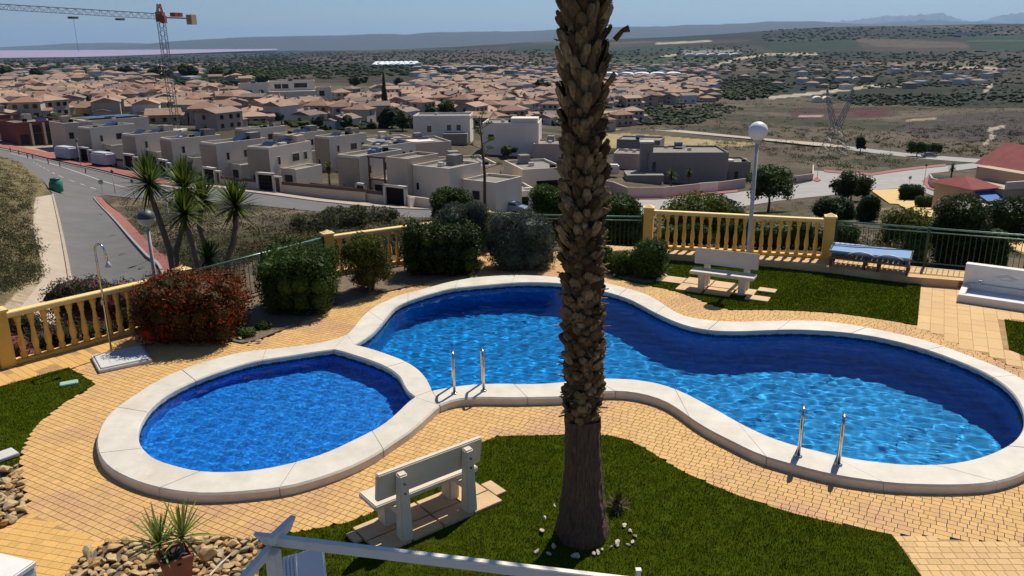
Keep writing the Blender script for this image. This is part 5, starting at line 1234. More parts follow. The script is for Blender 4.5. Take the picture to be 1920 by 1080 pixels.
shrub('silver_bush', 'wide grey green bush left of the palm', 'bush', (p_.x, p_.y+0.75, 0), clumps(2.0, 1.4, 1.42, 24, 0.0, 0.24, 0.36), 10500, 0.08, M['lf_grey'], 0.25, up=0.7)
p_ = at(1226, 528)
shrub('low_bush', 'low green bush left of the bench facing the pool', 'bush', (p_.x, p_.y+0.45, 0), clumps(1.0, 0.95, 0.92, 16, 0, 0.22, 0.34), 4200, 0.06, M['lf_mid'], 0.5)
p_ = at(1172, 520)
shrub('low_bush', 'lower spreading green bush beside the palm trunk', 'bush', (p_.x, p_.y+0.35, 0), clumps(0.9, 0.8, 0.60, 12, 0, 0.24, 0.36), 3000, 0.055, M['lf_mid'], 0.5)
p_ = at(1135, 508)
shrub('low_bush', 'small bush partly hidden behind the palm trunk', 'bush', (p_.x, p_.y+0.3, 0), clumps(0.55, 0.6, 0.55, 8, 0, 0.24, 0.36), 1600, 0.055, M['lf_mid'], 0.5)
for u, v_, s in ((462, 632, .5), (495, 618, .42), (448, 612, .3)):
    p_ = at(u, v_); shrub('ground_cover_plant', {632: 'low leafy plant at the foot of the red bush', 618: 'low leafy plant between red and dark bush', 612: 'small tuft behind the red bush'}[v_], 'plant', (p_.x, p_.y, 0), clumps(s, s*.8, s*.4, 6, 0, .25, .4), 700, 0.045, M['lf_mid'], .5, stems=False)
for k, (u, v_, r_) in enumerate(((1140, 511, .10), (1152, 517, .08), (1247, 518, .11), (1238, 524, .08), (1258, 505, .09), (455, 600, .10), (470, 588, .08), (486, 640, .07), (450, 636, .07), (468, 644, .06))):
    q = P(u, v_, .03); o = inst('stone', STONES[k % 5], None, (q.x, q.y, 0.03+r_*.3), (0, 0, k), (r_*1.1, r_*.9, r_*.8))
    tag(o, 'pale stone edging the bed beside the palm' if k < 5 else 'pale stone edging the bed beside the red bush', 'stone', 'bed edging stones by the palm' if k < 5 else 'bed edging stones by the red bush')
# grass last on the terrace, so that pads stay bare
r0 = 0.30; BARE.append([(pb_.x+r0*math.cos(a), pb_.y+r0*math.sin(a)) for a in np.linspace(0, 6.28, 14)[:-1]])
for nme, poly, dens, hh, wd in LAWNS: blades(poly, dens, hh, wd)
# ================================================================== the valley: houses, streets, trees
def mpp(p): return 1.0/ppm(p)
def win(par, x, y, z, w_, h_, ry=0.0, mat=None, frame=True):
    """a window set into a wall that faces -y (ry = 0) or +-x"""
    c = (x, y, z); rz = ry
    f = MB().box(c, (w_+0.16, 0.10, h_+0.16), rz=rz).build('window', M['frame_white'] if frame else M['dark_door'], par)
    o = (math.sin(rz)*0.03, -math.cos(rz)*0.03); MB().box((c[0]+o[0], c[1]+o[1], c[2]), (w_, 0.08, h_), rz=rz).build('pane', mat or M['win'], f)
    return f
def flat_block(par, x0, x1, y0, y1, h, mat, name='wall', par_h=0.45, z0=-1.0):
    MB().box(((x0+x1)/2, (y0+y1)/2, (h+z0)/2), (x1-x0, y1-y0, h-z0)).build(name, mat, par)
    q = MB(); t_ = 0.22
    for (a, b_, c, d) in ((x0, x1, y0, y0+t_), (x0, x1, y1-t_, y1), (x0, x0+t_, y0+t_, y1-t_), (x1-t_, x1, y0+t_, y1-t_)): q.box(((a+b_)/2, (c+d)/2, h+par_h/2), (b_-a, d-c, par_h))
    q.build('parapet', mat, par)
    MB().box(((x0+x1)/2, (y0+y1)/2, h+0.012), (x1-x0-2*t_-0.01, y1-y0-2*t_-0.01, 0.02)).build('roof', M['roof_flat'], par)
def roof_kit(par, x0, x1, y0, y1, h, seed):
    g = random.Random(seed)
    for k in range(g.choice((1, 2))):
        x = g.uniform(x0+1, x1-1); y = g.uniform(y0+1.2, y1-1.2); MB().box((x, y, h+0.35), (0.9, 0.5, 0.65)).build('roof_unit', g.choice((M['h_white'], M['dark_door'])), par)
    if g.random() < 0.7:
        x = (x0+x1)/2+g.uniform(-1, 1); y = g.uniform(y0+2, y1-2); MB().box((x, y, h+0.62), (2.4, 1.5, 0.06), mat=Matrix.Rotation(R(20), 3, 'X')).build('solar_panel', M['panel'], par)
    if g.random() < 0.55: MB().box(((x0+x1)/2+g.uniform(-.6, .6), y1-1.6, h+0.75), (1.7, 2.0, 1.5)).build('stair_tower', g.choice((M['h_beige'], M['h_brownish'], M['roof_flat'])), par)
def modern(label, loc, rz, seed, portal=True, wall_len=6.5, scale=1.0, group=None, framed=False):
    g = random.Random(seed); t = thing('row_house', label, 'house', loc, rz, group); s = scale
    hA = 6.1+g.uniform(-.25, .25); dp = 12.6+g.uniform(-.6, .6)
    flat_block(t, -3.9, 0.7, 2.45, dp, hA, M['h_cream']); MB().box((-1.6, 2.36, (hA-.6)/2), (4.56, 0.16, hA+.5)).build('shaded_brown_front', M['h_brownish'], t)  # thin brownish street front, its shade put into the darker wall colour
    flat_block(t, 0.75, 3.9, 4.8, 11.2, 2.6, M['h_cream'], par_h=.3); flat_block(t, -6.6, -3.95, 6.0, 12.0, 2.9, M['h_beige'], par_h=.3)
    roof_kit(t, -3.6, .5, 2.8, dp, hA, seed); roof_kit(t, -3.6, .5, 5.5, dp, hA, seed+500)
    win(t, -2.6, 2.27, 1.5, 0.7, 1.2)
    for yw, zw, ww, hw in ((4.6, 4.2, .5, 1.2), (8.6, 4.3, 1.6, 1.2), (11.0, 4.3, .7, 1.2)): win(t, 0.72, yw, zw, ww, hw, math.pi/2)
    win(t, 2.3, 4.78, 1.2, 1.6, 1.5); win(t, -5.3, 5.98, 1.4, 1.2, 1.3)
    MB().box((2.3, 4.6, 2.95), (3.1, .06, .06)).build('terrace_railing', M['crane_dark'], t)
    if framed:
        for q in ((1.0, 4.0), (4.2, 4.0)): MB().box((q[0]+.15, 4.05, 3.6), (0.22, 0.18, 5.6)).build('frame_post', M['brown_trim'], t)
        MB().box((2.75, 4.04, 6.3), (3.7, 0.2, 0.25)).build('frame_beam', M['brown_trim'], t); MB().box((2.75, 4.04, 2.9), (3.4, 0.2, 0.2)).build('frame_beam', M['brown_trim'], t)
    if portal:
        fr = MB(); fr.box((0.17, 0, 1.0), (0.34, 0.5, 4.0)); fr.box((3.55, 0, 1.0), (0.34, 0.5, 4.0)); fr.box((1.86, 0, 2.82), (3.72, 0.5, 0.34)); p = fr.build('garage_portal', M['frame_white'], t)
        gd = MB().box((1.86, 0.08, 0.82), (3.02, 0.12, 3.6)).build('garage_door', M['dark_door'], t)
        for k in range(4): MB().box((1.86, 0.012, 0.35+k*0.6), (2.98, 0.02, 0.04)).build('door_rib', M['brown_trim'], gd)
        ga = MB(); ga.box((5.0, 0, 0.8), (0.3, 0.4, 3.6)); ga.box((4.36, 0, 2.45), (1.3, 0.4, 0.28)); ga.build('gate_portal', M['frame_white'], t); MB().box((4.3, 0.06, 0.65), (1.0, 0.08, 3.3)).build('gate', M['brown_trim'], t)
        MB().box((5.15+wall_len/2, 0.02, 0.15), (wall_len, 0.26, 2.3)).build('boundary_wall', M['h_beige'], t)
        MB().box((5.15+wall_len/2, 0.02, 1.54), (wall_len, 0.12, 0.46)).build('wall_slats', M['brown_trim'], t)
        MB().box((-1.6, 0.02, 0.15), (3.1, 0.26, 2.3)).build('boundary_wall', M['h_beige'], t); MB().box((-1.6, 0.02, 1.54), (3.1, 0.12, 0.46)).build('wall_slats', M['brown_trim'], t)
    if s != 1.0: t.scale = (s,)*3
    return t
g4, g5, g6, g7, g8 = [T(u, v) for u, v in ((235, 316), (301, 327), (384, 344), (484, 357), (722, 384))]
def yaw(a, b): return math.atan2(b.y-a.y, b.x-a.x)
ry = yaw(g4, g7)
names = {'g3': 'row house behind the second covered caravan', 'g4': 'row house third from the construction site on the street', 'g5': 'row house whose garage shows above the left yucca', 'g6': 'row house whose garage shows between the two middle yuccas', 'g7': 'row house with dark garage door right of the yuccas'}
g3 = T(152, 302)
for i, (k, q, q2) in enumerate((('g3', g3, g4), ('g4', g4, g5), ('g5', g5, g6), ('g6', g6, g7), ('g7', g7, g8))):
    modern(names[k], q, yaw(q, q2), 30+i, True, max(3.0, (q2-q).length-5.2-3.4))
mid8 = T(650, 376)
modern('row house with a brown framed front bay', mid8, yaw(mid8, g8), 41, False, framed=True)
# the wall, gate and big garage at the corner plot
t = thing('corner_house', 'corner row house with black garage door and bright side wall', 'house', g8, yaw(mid8, g8))
flat_block(t, -1.6, 2.6, 2.4, 9.5, 6.2, M['h_beige']); flat_block(t, 2.65, 9.5, 3.4, 11.0, 5.2, M['h_cream']); flat_block(t, 9.55, 15.5, 6.4, 13, 3.3, M['h_cream'])
roof_kit(t, 2.65, 9.5, 3.4, 11, 5.2, 8); win(t, 3.6, 3.38, 2.6, 0.45, 1.0); win(t, 12, 6.38, 1.6, 1.3, 1.3)
fr = MB(); fr.box((0.2, 0, 1.0), (0.4, 0.5, 4.2)); fr.box((4.2, 0, 1.0), (0.4, 0.5, 4.2)); fr.box((2.2, 0, 2.95), (4.4, 0.5, 0.36)); fr.build('garage_portal', M['frame_white'], t); MB().box((2.2, 0.08, 0.85), (3.6, 0.12, 3.8)).build('garage_door', M['dark_door'], t)
ga = MB(); ga.box((-5.6, 0, .8), (.3, .4, 4.0)); ga.box((-3.9, 0, .8), (.3, .4, 4.0)); ga.box((-4.75, 0, 2.65), (2.0, .4, .3)); ga.build('gate_portal', M['frame_white'], t); MB().box((-4.75, .06, .7), (1.4, .08, 3.4)).build('gate', M['brown_trim'], t)
MB().box((-1.9, .02, .2), (3.6, .26, 2.4)).build('boundary_wall', M['h_beige'], t); MB().box((-1.9, .02, 1.66), (3.6, .12, .5)).build('wall_slats', M['brown_trim'], t)
MB().box((-10.9, .02, .2), (10.0, .26, 2.4)).build('boundary_wall', M['h_beige'], t); MB().box((-10.9, .02, 1.66), (10.0, .12, .5)).build('wall_slats', M['brown_trim'], t)
MB().box((9.2, .02, .4), (9.4, .26, 2.8)).build('boundary_wall', M['h_cream'], t)
# rows behind
nrm = Vector((-math.sin(ry), math.cos(ry), 0)); dirn = Vector((math.cos(ry), math.sin(ry), 0)); k = 0
proto = None
for row, (offn, n, s0, pitch) in enumerate(((27, 7, -4, 14.5), (52, 7, 2, 14.5), (78, 6, 12, 15.0))):
    for i in range(n):
        q = g4+nrm*offn+dirn*(s0+i*pitch)
        if proj(q.x, q.y, float(hz(q.x, q.y)))[0] > (690, 640, 700)[row]: continue
        q = Vector((q.x, q.y, float(hz(q.x, q.y))+random.uniform(-.4, .4)))
        lab = ('cream flat-roofed row house in the second row from the street', 'cream flat-roofed row house in the third row from the street', 'cream flat-roofed row house in the fourth row from the street')[row]
        modern(lab, q, ry, 60+row*10+i, False, group=('second row of row houses', 'third row of row houses', 'fourth row of row houses')[row])
# other flat-roofed houses, each set by its footprint in the valley
def boxhouse(name, label, u0, u1, vb, vt, dep, mat, dyaw=0.0, wins=(), blocks=(), vy=None):
    um = (u0+u1)/2; p = T(um, vb); s = mpp(p); w_ = (u1-u0)*s; h = (vb-vt)*s*1.02; rz = math.atan2(p.y, p.x)-math.pi/2+dyaw
    t = thing(name, label, 'house', p, rz); flat_block(t, -w_/2, w_/2, 0, dep, h, mat, z0=-2.0)
    for fx, fz, ww, wh in wins: win(t, fx*w_-w_/2, -0.02, fz*h, ww, wh, frame=False)
    for (a, b_, y0, y1, h0, h1, m2) in blocks: MB().box(((a+b_)/2*w_-w_/2, (y0+y1)/2, (h0+h1)/2*h), ((b_-a)*w_, y1-y0, (h1-h0)*h)).build('annex', m2, t)
    roof_kit(t, -w_/2, w_/2, 0, dep, h, hash(name+str(u0)) % 97)
    return t
boxhouse('flat_house', 'large beige flat-roofed house at the left end of the street', 130, 180, 282, 235, 9, M['h_beige'], 0.35, [(.2, .6, .8, 1.2)])
boxhouse('flat_house', 'wide beige block with solar panels left of the crane', 172, 285, 276, 228, 12, M['h_cream'], 0.35, [(.7, .6, 1.0, 1.2)], [(.1, .9, 2, 8, 1.06, 1.12, M['panel'])])
boxhouse('building_shell', 'unfinished red brick building shell left of the row houses', 40, 128, 272, 232, 12, M['h_red'], 0.3, [(.15, .3, 1.6, 2.2), (.4, .3, 1.6, 2.2), (.65, .3, 1.6, 2.2), (.87, .3, 1.6, 2.2), (.4, .75, 1.6, 1.6), (.65, .75, 1.6, 1.6)], [(.27, .31, -.3, 0, 0, 1, M['h_cream']), (.52, .56, -.3, 0, 0, 1, M['h_cream']), (.78, .82, -.3, 0, 0, 1, M['h_cream'])])
boxhouse('building_shell', 'long red brick wall of the construction site at the left edge', -60, 38, 262, 222, 12, M['h_red'], 0.3, [], [(.6, .64, -.3, 0, 0, 1, M['h_cream']), (.85, .89, -.3, 0, 0, 1, M['h_cream'])])
boxhouse('villa_block', 'white two-storey villa with small square windows above the row houses', 776, 882, 268, 222, 11, M['h_white'], -0.12, [(.28, .55, .9, 1.5), (.63, .6, .9, 1.3), (.8, .6, .9, 1.3)], [(.55, .97, -4, 0, 0, .42, M['h_grey'])])
boxhouse('villa_block', 'wide white house with a flat roof terrace beside the tall agave', 905, 1010, 292, 236, 12, M['h_white'], -0.1, [(.15, .6, 1.2, 1.2)], [(.5, .98, 0.5, 6, .95, 1.2, M['h_white'])])
boxhouse('villa_block', 'pinkish low house left of the palm trunk', 1000, 1062, 302, 274, 10, M['h_pink'], -0.1, [])
boxhouse('villa_block', 'white garage house with dark carport left of the palm trunk', 978, 1062, 384, 322, 11, M['h_cream'], 0.32, [], [(.32, 1.0, -.06, .1, .36, .72, M['dark_door'])])
boxhouse('garage_block', 'low white garage with a black door in front of the silver car', 938, 1010, 393, 364, 7, M['h_white'], 0.3, [(.14, .45, .7, 1.4)], [(.33, .74, -.06, .1, -.2, .80, M['dark_door'])])
boxhouse('villa_block', 'cream house with a dark window right of the yellowish palm', 835, 940, 385, 318, 12, M['h_cream'], 0.25, [(.62, .5, 1.6, 2.0), (.1, .55, .6, 1.0)])
boxhouse('villa_block', 'beige flat house with a pink chimney behind the framed house', 700, 790, 300, 268, 12, M['h_cream'], 0.35, [(.3, .5, 1.0, 1.0)])
boxhouse('villa_block', 'flat house with a pale blue roof light in the middle rows', 760, 850, 312, 272, 12, M['h_beige'], 0.3, [(.3, .5, 1.0, 1.0)], [(.2, .7, 2, 7, 1.02, 1.1, M['h_white'])])
boxhouse('apartment_block', 'white apartment block with blue tinted windows above the town', 508, 592, 196, 156, 14, M['h_white'], 0.0, [(.2, .82, 3, 2), (.36, .82, 3, 2), (.62, .85, 3, 2), (.76, .85, 3, 2), (.25, .35, 2, 2), (.6, .35, 2, 2)], [(.0, 1.0, -5, 0, 0, .62, M['h_cream'])])
boxhouse('apartment_block', 'smaller cream block right of the white apartments', 594, 622, 196, 167, 10, M['h_cream'], 0.0, [(.4, .7, 2.4, 2.4)])
boxhouse('villa_block', 'white gabled house front at the right edge of the town left of the crane', 455, 508, 196, 160, 10, M['h_white'], 0.1, [(.3, .6, 2, 2), (.7, .6, 2, 2)])
# grey modern houses on the right
boxhouse('grey_house', 'dark grey flat house behind the grey corner house', 1155, 1236, 296, 266, 10, M['h_grey'], -0.15, [])
tg = boxhouse('grey_house', 'large grey corner house with a chimney and roof terrace', 1215, 1362, 345, 291, 13, M['h_grey'], 0.18, [(.07, .6, .5, 1.8)], [(-.10, .06, 1, 3, 0, 1.36, M['h_grey']), (-.11, .07, .9, 3.1, 1.36, 1.42, M['h_white']), (-.30, .16, -5, 2, 0, .42, M['h_grey'])])
boxhouse('grey_house', 'low grey wing of the corner house with a dark doorway', 1338, 1405, 340, 308, 9, M['h_grey'], 0.25, [(.35, .35, .7, 1.6), (.62, .35, .7, 1.6)], [(.2, .55, .5, 3, 1.0, 1.2, M['h_white'])])
boxhouse('pink_house', 'low pinkish house between caravan and chimney', 1150, 1200, 318, 292, 9, M['h_pink'], -0.1, [])
def wallrun(name, label, px, h, mat, th=0.25, cap=None, cat='garden wall'):
    pts = [T(u, v) for u, v in px]; t = thing(name, label, cat, pts[0])
    for a, b_ in zip(pts[:-1], pts[1:]):
        d = Vector((b_.x-a.x, b_.y-a.y, 0)).normalized(); nn2 = Vector((-d.y, d.x, 0))*th/2; vs = []
        for q in (a-d*.05, b_+d*.05):
            for s_, z_ in ((-1, -.9), (1, -.9), (1, h), (-1, h)): vs.append(q+nn2*s_+Vector((0, 0, z_))-pts[0])
        MB().add(vs, [(0, 1, 2, 3), (7, 6, 5, 4), (0, 4, 5, 1), (1, 5, 6, 2), (2, 6, 7, 3), (3, 7, 4, 0)]).build('wall', mat, t)
    return t
wallrun('boundary_wall', 'pinkish garden wall curving round the grey corner house', [(1176, 373), (1244, 372), (1310, 364)], 2.2, M['h_pink'], 0.3)
wallrun('boundary_wall', 'pale gate wall of the grey corner house by the road', [(1310, 363), (1345, 360)], 2.2, M['h_white'], 0.25)
wallrun('boundary_wall', 'pinkish garden wall right of the pale gate', [(1345, 360), (1396, 352)], 2.1, M['h_pink'], 0.3)
wallrun('boundary_wall', 'pinkish side wall running back to the palm trunk', [(1118, 356), (1150, 362), (1176, 373)], 2.2, M['h_pink'], 0.3)
wallrun('boundary_wall', 'white plastered wall along the corner plot of the row houses', [(768, 391), (820, 385), (900, 378)], 1.6, M['h_white'], 0.3)
wallrun('boundary_wall', 'low wall with planting at the road junction', [(1488, 343), (1523, 338), (1524, 320)], 1.6, M['h_pink'], 0.3)
# ---- tiled houses
def roofshape(w_, d_, h, rise, ov, hip):
    x, y = w_/2+ov, d_/2+ov; mb = MB(); k = (x-min(x, y)*0.9) if hip else x
    mb.add([(-x, -y, h), (x, -y, h), (x, y, h), (-x, y, h), (-k, 0, h+rise), (k, 0, h+rise)], [(0, 1, 5, 4), (2, 3, 4, 5), (1, 2, 5), (3, 0, 4), (3, 2, 1, 0)]); return mb
WALLS = [M['v_cream'], M['v_tan'], M['v_pink'], M['v_white']]; ROOFS = [M['roof_orange'], M['roof_orange'], M['roof_brown'], M['roof_orange'], M['roof_rust']]
def villa_parts(seed):
    g = random.Random(seed); w_ = g.uniform(8, 11); d_ = g.uniform(7, 9); two = g.random() < 0.45; h = 5.4 if two else 3.0; out = []
    wl, rf = WALLS[seed % 4], ROOFS[seed % 5]
    wb_ = MB().box((0, 0, (h-1.5)/2), (w_, d_, h+1.5)); wb_.box((w_*0.5+1.2, -d_*0.15, 0.6), (2.4, d_*0.6, 4.2))
    out.append(('wall', wb_.mesh('wall', wl)))
    rb_ = roofshape(w_, d_, h, g.uniform(1.3, 1.9), 0.45, g.random() < 0.5); 
    out.append(('roof', rb_.mesh('roof', rf)))
    pr = roofshape(2.8, d_*0.6+.4, 2.7, 0.7, 0.1, False); pm = pr.mesh('porch_roof', rf); pm.transform(Matrix.Translation((w_*0.5+1.2, -d_*0.15, 0))); out.append(('porch_roof', pm))
    ch = MB().box((w_*0.22, d_*0.12, h+1.3), (0.7, 0.7, 1.6)).mesh('chimney', wl); out.append(('chimney', ch))
    zs = [1.5]+([4.1] if two else [])
    wm = MB().box((0, 0, 0), (1.3, 0.10, 1.25)).mesh('window', M['win'])
    ws = [((fx*w_, -d_/2-0.02, z), 0) for z in zs for fx in (-.3, 0.05, .33)]+[((-w_/2-0.02, 0.5, z), math.pi/2) for z in zs]
    return out, wm, ws, max(w_, d_)/2
VP = [villa_parts(s) for s in range(10)]
for pl in VP:
    vs_, fs_, ms_, mats = [], [], [], []
    for nme, me in pl[0]:
        b0 = len(vs_); vs_ += [tuple(v.co) for v in me.vertices]; mi = len(mats); mats.append(me.materials[0]); fs_ += [tuple(b0+i for i in q.vertices) for q in me.polygons]; ms_ += [mi]*len(me.polygons)
    for (c, a) in pl[2]:
        q = MB().box((0, 0, 0), (1.3, 0.10, 1.25)); b0 = len(vs_); mt = Matrix.Translation(c) @ Matrix.Rotation(a, 4, 'Z'); vs_ += [tuple(mt @ Vector(v)) for v in q.v]; fs_ += [tuple(b0+i for i in f) for f in q.f]; ms_ += [len(mats)]*6
    mats.append(M['win']); q = MB(); q.v, q.f, q.m = vs_, fs_, ms_; pl_m = q.mesh('tiled_house', mats); VP[VP.index(pl)] = pl+(pl_m,)
TOWN = [[(-40, 238), (130, 215), (300, 232), (470, 222), (470, 150), (320, 162), (300, 158), (140, 158), (-40, 158)],
        [(380, 246), (560, 232), (640, 240), (770, 222), (900, 236), (1062, 232), (1062, 165), (900, 150), (700, 176), (620, 190), (500, 200), (380, 215)],
        [(840, 165), (1000, 150), (1130, 150), (1290, 146), (1345, 158), (1340, 192), (1240, 196), (1140, 205), (1062, 205), (900, 190)],
        [(1128, 232), (1190, 225), (1200, 240), (1128, 246)]]
KEEP = [[(500, 150), (630, 150), (630, 205), (500, 205)], [(770, 215), (885, 215), (885, 275), (770, 275)], [(318, 158), (456, 158), (456, 176), (318, 178)], [(690, 225), (760, 225), (760, 260), (690, 260)], [(900, 232), (1015, 232), (1015, 300), (900, 300)]]
houses = []; cells = {}
def free(x, y, r):
    k = (int(x//20), int(y//20))
    for i in (-1, 0, 1):
        for j in (-1, 0, 1):
            for (a, b_, c) in cells.get((k[0]+i, k[1]+j), ()):
                if (a-x)**2+(b_-y)**2 < (r+c)**2: return False
    cells.setdefault(k, []).append((x, y, r)); return True
def inany(u, v, polys): return any(inpoly(np.array([u]), np.array([v]), p)[0] for p in polys)
random.seed(21); tries = 0
while len(houses) < 640 and tries < 16000:
    tries += 1; p = TOWN[random.choices((0, 1, 2, 3), (0.30, 0.42, 0.25, .03))[0]]
    us = [q[0] for q in p]; vs_ = [q[1] for q in p]; u = random.uniform(min(us), max(us)); v = random.uniform(min(vs_), max(vs_))
    if not inany(u, v, [p]) or inany(u, v, KEEP): continue
    q = T(u, v); 
    if not free(q.x, q.y, 5.5): continue
    houses.append((q, u, v))
houses.sort(key=lambda h: h[0].y); beyond = houses[300:]; houses = houses[:300]
VL = {}
wname = ['cream', 'tan', 'pinkish', 'white']; rname = ['terracotta', 'terracotta', 'brown', 'terracotta', 'rust red']
for i, (q, u, v) in enumerate(houses):
    s = i % 10; pl = VP[s]; rz = random.choice((0.35, 0.35+math.pi/2, -0.2, 1.1))+random.uniform(-.12, .12)+(math.pi if random.random() < .3 else 0)
    side = 'left part of' if u < 420 else ('middle of' if u < 900 else 'right part of'); dist = 'near' if q.y < 420 else 'far'
    fl = 'two-storey' if (s in [k for k in range(10) if random.Random(k) and VP[k][0][0][1].vertices[4].co.z > 4]) else 'low'
    lab = '%s %s house with %s tiled roof in the %s %s the town' % (fl, wname[s % 4], rname[s % 5], dist, side); grp = lab.replace('house', 'houses')
    if q.y < 430:
        t = thing('tiled_house', lab, 'house', q, rz, grp)
        for nme, me in pl[0]: inst(nme, me, t)
        for c, a in pl[2]: inst('window', pl[1], t, c, (0, 0, a))
    else: tag(inst('tiled_house', pl[4], None, q, (0, 0, rz)), lab, 'house', grp)
# farther houses that run together
parts = []; mats_i = []; mb = MB()
cnt = 0
while cnt < 420:
    u = random.choice((random.uniform(780, 1340), random.uniform(0, 560), random.uniform(1280, 1900), random.uniform(840, 1300))); v = random.uniform(122, 168)
    if u > 1350 and random.random() < 0.75: continue
    if 380 < u < 780: continue
    q = T(u, v); 
    if not free(q.x, q.y, 7): continue
    w_, d_, h = random.uniform(8, 13), random.uniform(7, 10), random.uniform(3, 6); a = random.uniform(0, 3.1); m1 = random.choice((0, 0, 1)); b0 = len(mb.v)
    mt = Matrix.Translation(q) @ Matrix.Rotation(a, 4, 'Z'); bx = MB().box((0, 0, h/2-1), (w_, d_, h+2)); mb.add([mt @ Vector(x) for x in bx.v], bx.f, m1)
    if random.random() < 0.8: rf_ = roofshape(w_, d_, h, 1.5, .4, True); mb.add([mt @ Vector(x) for x in rf_.v], rf_.f, 2 if random.random() < .6 else 3)
    cnt += 1
for q, u, v in beyond:
    w_, d_, h = random.uniform(8, 11), random.uniform(7, 9), random.choice((3.2, 5.4)); b0 = len(mb.v); mt = Matrix.Translation(q) @ Matrix.Rotation(random.choice((0.35, 1.9, -.2))+random.uniform(-.1, .1), 4, 'Z')
    bx = MB().box((0, 0, h/2-1), (w_, d_, h+2)); mb.add([mt @ Vector(x) for x in bx.v], bx.f, random.choice((0, 1, 1))); rf_ = roofshape(w_, d_, h, 1.5, .4, random.random() < .5); mb.add([mt @ Vector(x) for x in rf_.v], rf_.f, random.choice((2, 2, 3)))
    for fx in (-.28, .25):
        wx = MB().box((fx*w_, -d_/2-.03, 1.6), (1.2, .08, 1.2)); mb.add([mt @ Vector(x) for x in wx.v], wx.f, 4)
o = mb.build('far_houses', [M['v_white'], M['v_tan'], M['roof_orange'], M['roof_brown'], M['win']]); o['kind'] = 'stuff'
# greenhouses and sheds far out
def shed(name, label, u0, u1, v, hm, dep, mat, dy=0.0, n=1):
    p = T((u0+u1)/2, v); s = mpp(p); L = (u1-u0)*s; t = thing(name, label, 'greenhouse', p, math.atan2(p.y, p.x)-math.pi/2+dy)
    bay = L/n
    for i in range(n):
        x0 = -L/2+i*bay; mb = MB(); a = [(bay*0.5+bay*0.49*math.cos(q), hm*0.55+hm*0.45*math.sin(q)) for q in np.linspace(0, math.pi, 7)]
        sec = [(bay*.99, -3)]+a+[(bay*.01, -3)]; vv = [(x0+x, 0, z) for x, z in sec]+[(x0+x, dep, z) for x, z in sec]; k = len(sec)
        mb.add(vv, [tuple(range(k)), tuple(range(2*k-1, k-1, -1))]+[(j, j+1, k+j+1, k+j) for j in range(k-1)]); mb.build('greenhouse_bay', mat, t)
    return t
shed('greenhouse', 'bright white greenhouse roof in the middle distance', 697, 790, 123, 3, 260, M['greenhouse'], 0, 9)
shed('greenhouse', 'greyish greenhouses right of the white one', 770, 935, 131, 5, 60, M['h_grey'], 0, 6)
shed('greenhouse', 'long low white shed right of the palm trunk', 1128, 1278, 145, 6, 40, M['greenhouse'], 0, 5)
shed('greenhouse', 'pale greenhouse roofs on the right-hand slope', 1285, 1388, 106, 7, 60, M['h_white'], 0.05, 5)
shed('greenhouse', 'small white sheds among the right-hand trees', 1525, 1560, 192, 4, 12, M['h_white'], 0.1, 2)
shed('greenhouse', 'pair of white farm sheds in the right middle distance', 1585, 1612, 153, 5, 12, M['h_white'], 0.1, 2)
shed('greenhouse', 'white shed on the right hillside', 1793, 1845, 65, 10, 90, M['h_white'], 0, 3)
shed('greenhouse', 'white strip of greenhouses on the far ridge', 1290, 1340, 60, 12, 90, M['h_white'], 0, 3)
# ---- the red-roofed house on the right
hp_ = T(1990, 396); rz = 0.30
t = thing('red_roof_house', 'house with red tiled roofs and blue awning at the right edge', 'house', hp_, rz)
MB().box((0, 5, 1.5), (12, 9, 7.5)).build('wall', M['h_tan'], t); rm = roofshape(13, 10, 5.2, 2.9, 0.5, False).mesh('roof', M['roof_red']); rm.transform(Matrix.Rotation(math.pi/2, 4, 'Z')); rm.transform(Matrix.Translation((1.5, 5, 0))); inst('roof', rm, t)
MB().box((-7.9, 4.5, 0.9), (3.9, 7, 5.2)).build('middle_wing', M['h_tan'], t); win(t, -7.6, 0.98, 1.5, 1.6, 1.5); MB().box((-11.5, 6, 1.0), (4.0, 6.5, 5.0)).build('side_wing', M['h_tan'], t); rm = roofshape(4.6, 7, 3.5, 1.2, 0.4, True).mesh('wing_roof', M['roof_red']); rm.transform(Matrix.Translation((-11.5, 6, 0))); inst('wing_roof', rm, t)
MB().box((-7.8, 0.85, 4.0), (4.1, 0.3, 1.0)).build('balcony', M['h_cream'], t); win(t, -3.6, 0.45, 1.6, 1.5, 1.5); win(t, -1.2, 0.45, 1.6, 1.2, 1.5)
aw = MB(); aw.add([(-13.2, 2.7, 3.1), (-9.9, 2.7, 3.1), (-9.9, 0.3, 2.2), (-13.2, 0.3, 2.2), (-13.2, 2.7, 3.06), (-9.9, 2.7, 3.06), (-9.9, 0.3, 2.16), (-13.2, 0.3, 2.16)], [(0, 1, 2, 3), (7, 6, 5, 4), (3, 2, 6, 7), (0, 3, 7, 4), (1, 5, 6, 2)]); aw.build('awning', M['awning'], t)
MB().box((-15.0, 0.5, 1.8), (3.5, 2.5, 0.10)).build('canopy', M['h_white'], t)
wallrun('boundary_wall', 'brown pink garden wall at the right-hand junction', [(1741, 343), (1746, 352), (1780, 362)], 2.0, M['h_pink'], 0.3)
wallrun('sliding_gate', 'grey panelled gate in the right-hand garden wall', [(1780, 362), (1817, 371)], 1.8, M['h_grey'], 0.12, cat='gate')
wallrun('boundary_wall', 'brown pink garden wall in front of the red-roofed house', [(1817, 371), (1868, 384), (1950, 400)], 2.0, M['h_pink'], 0.3)
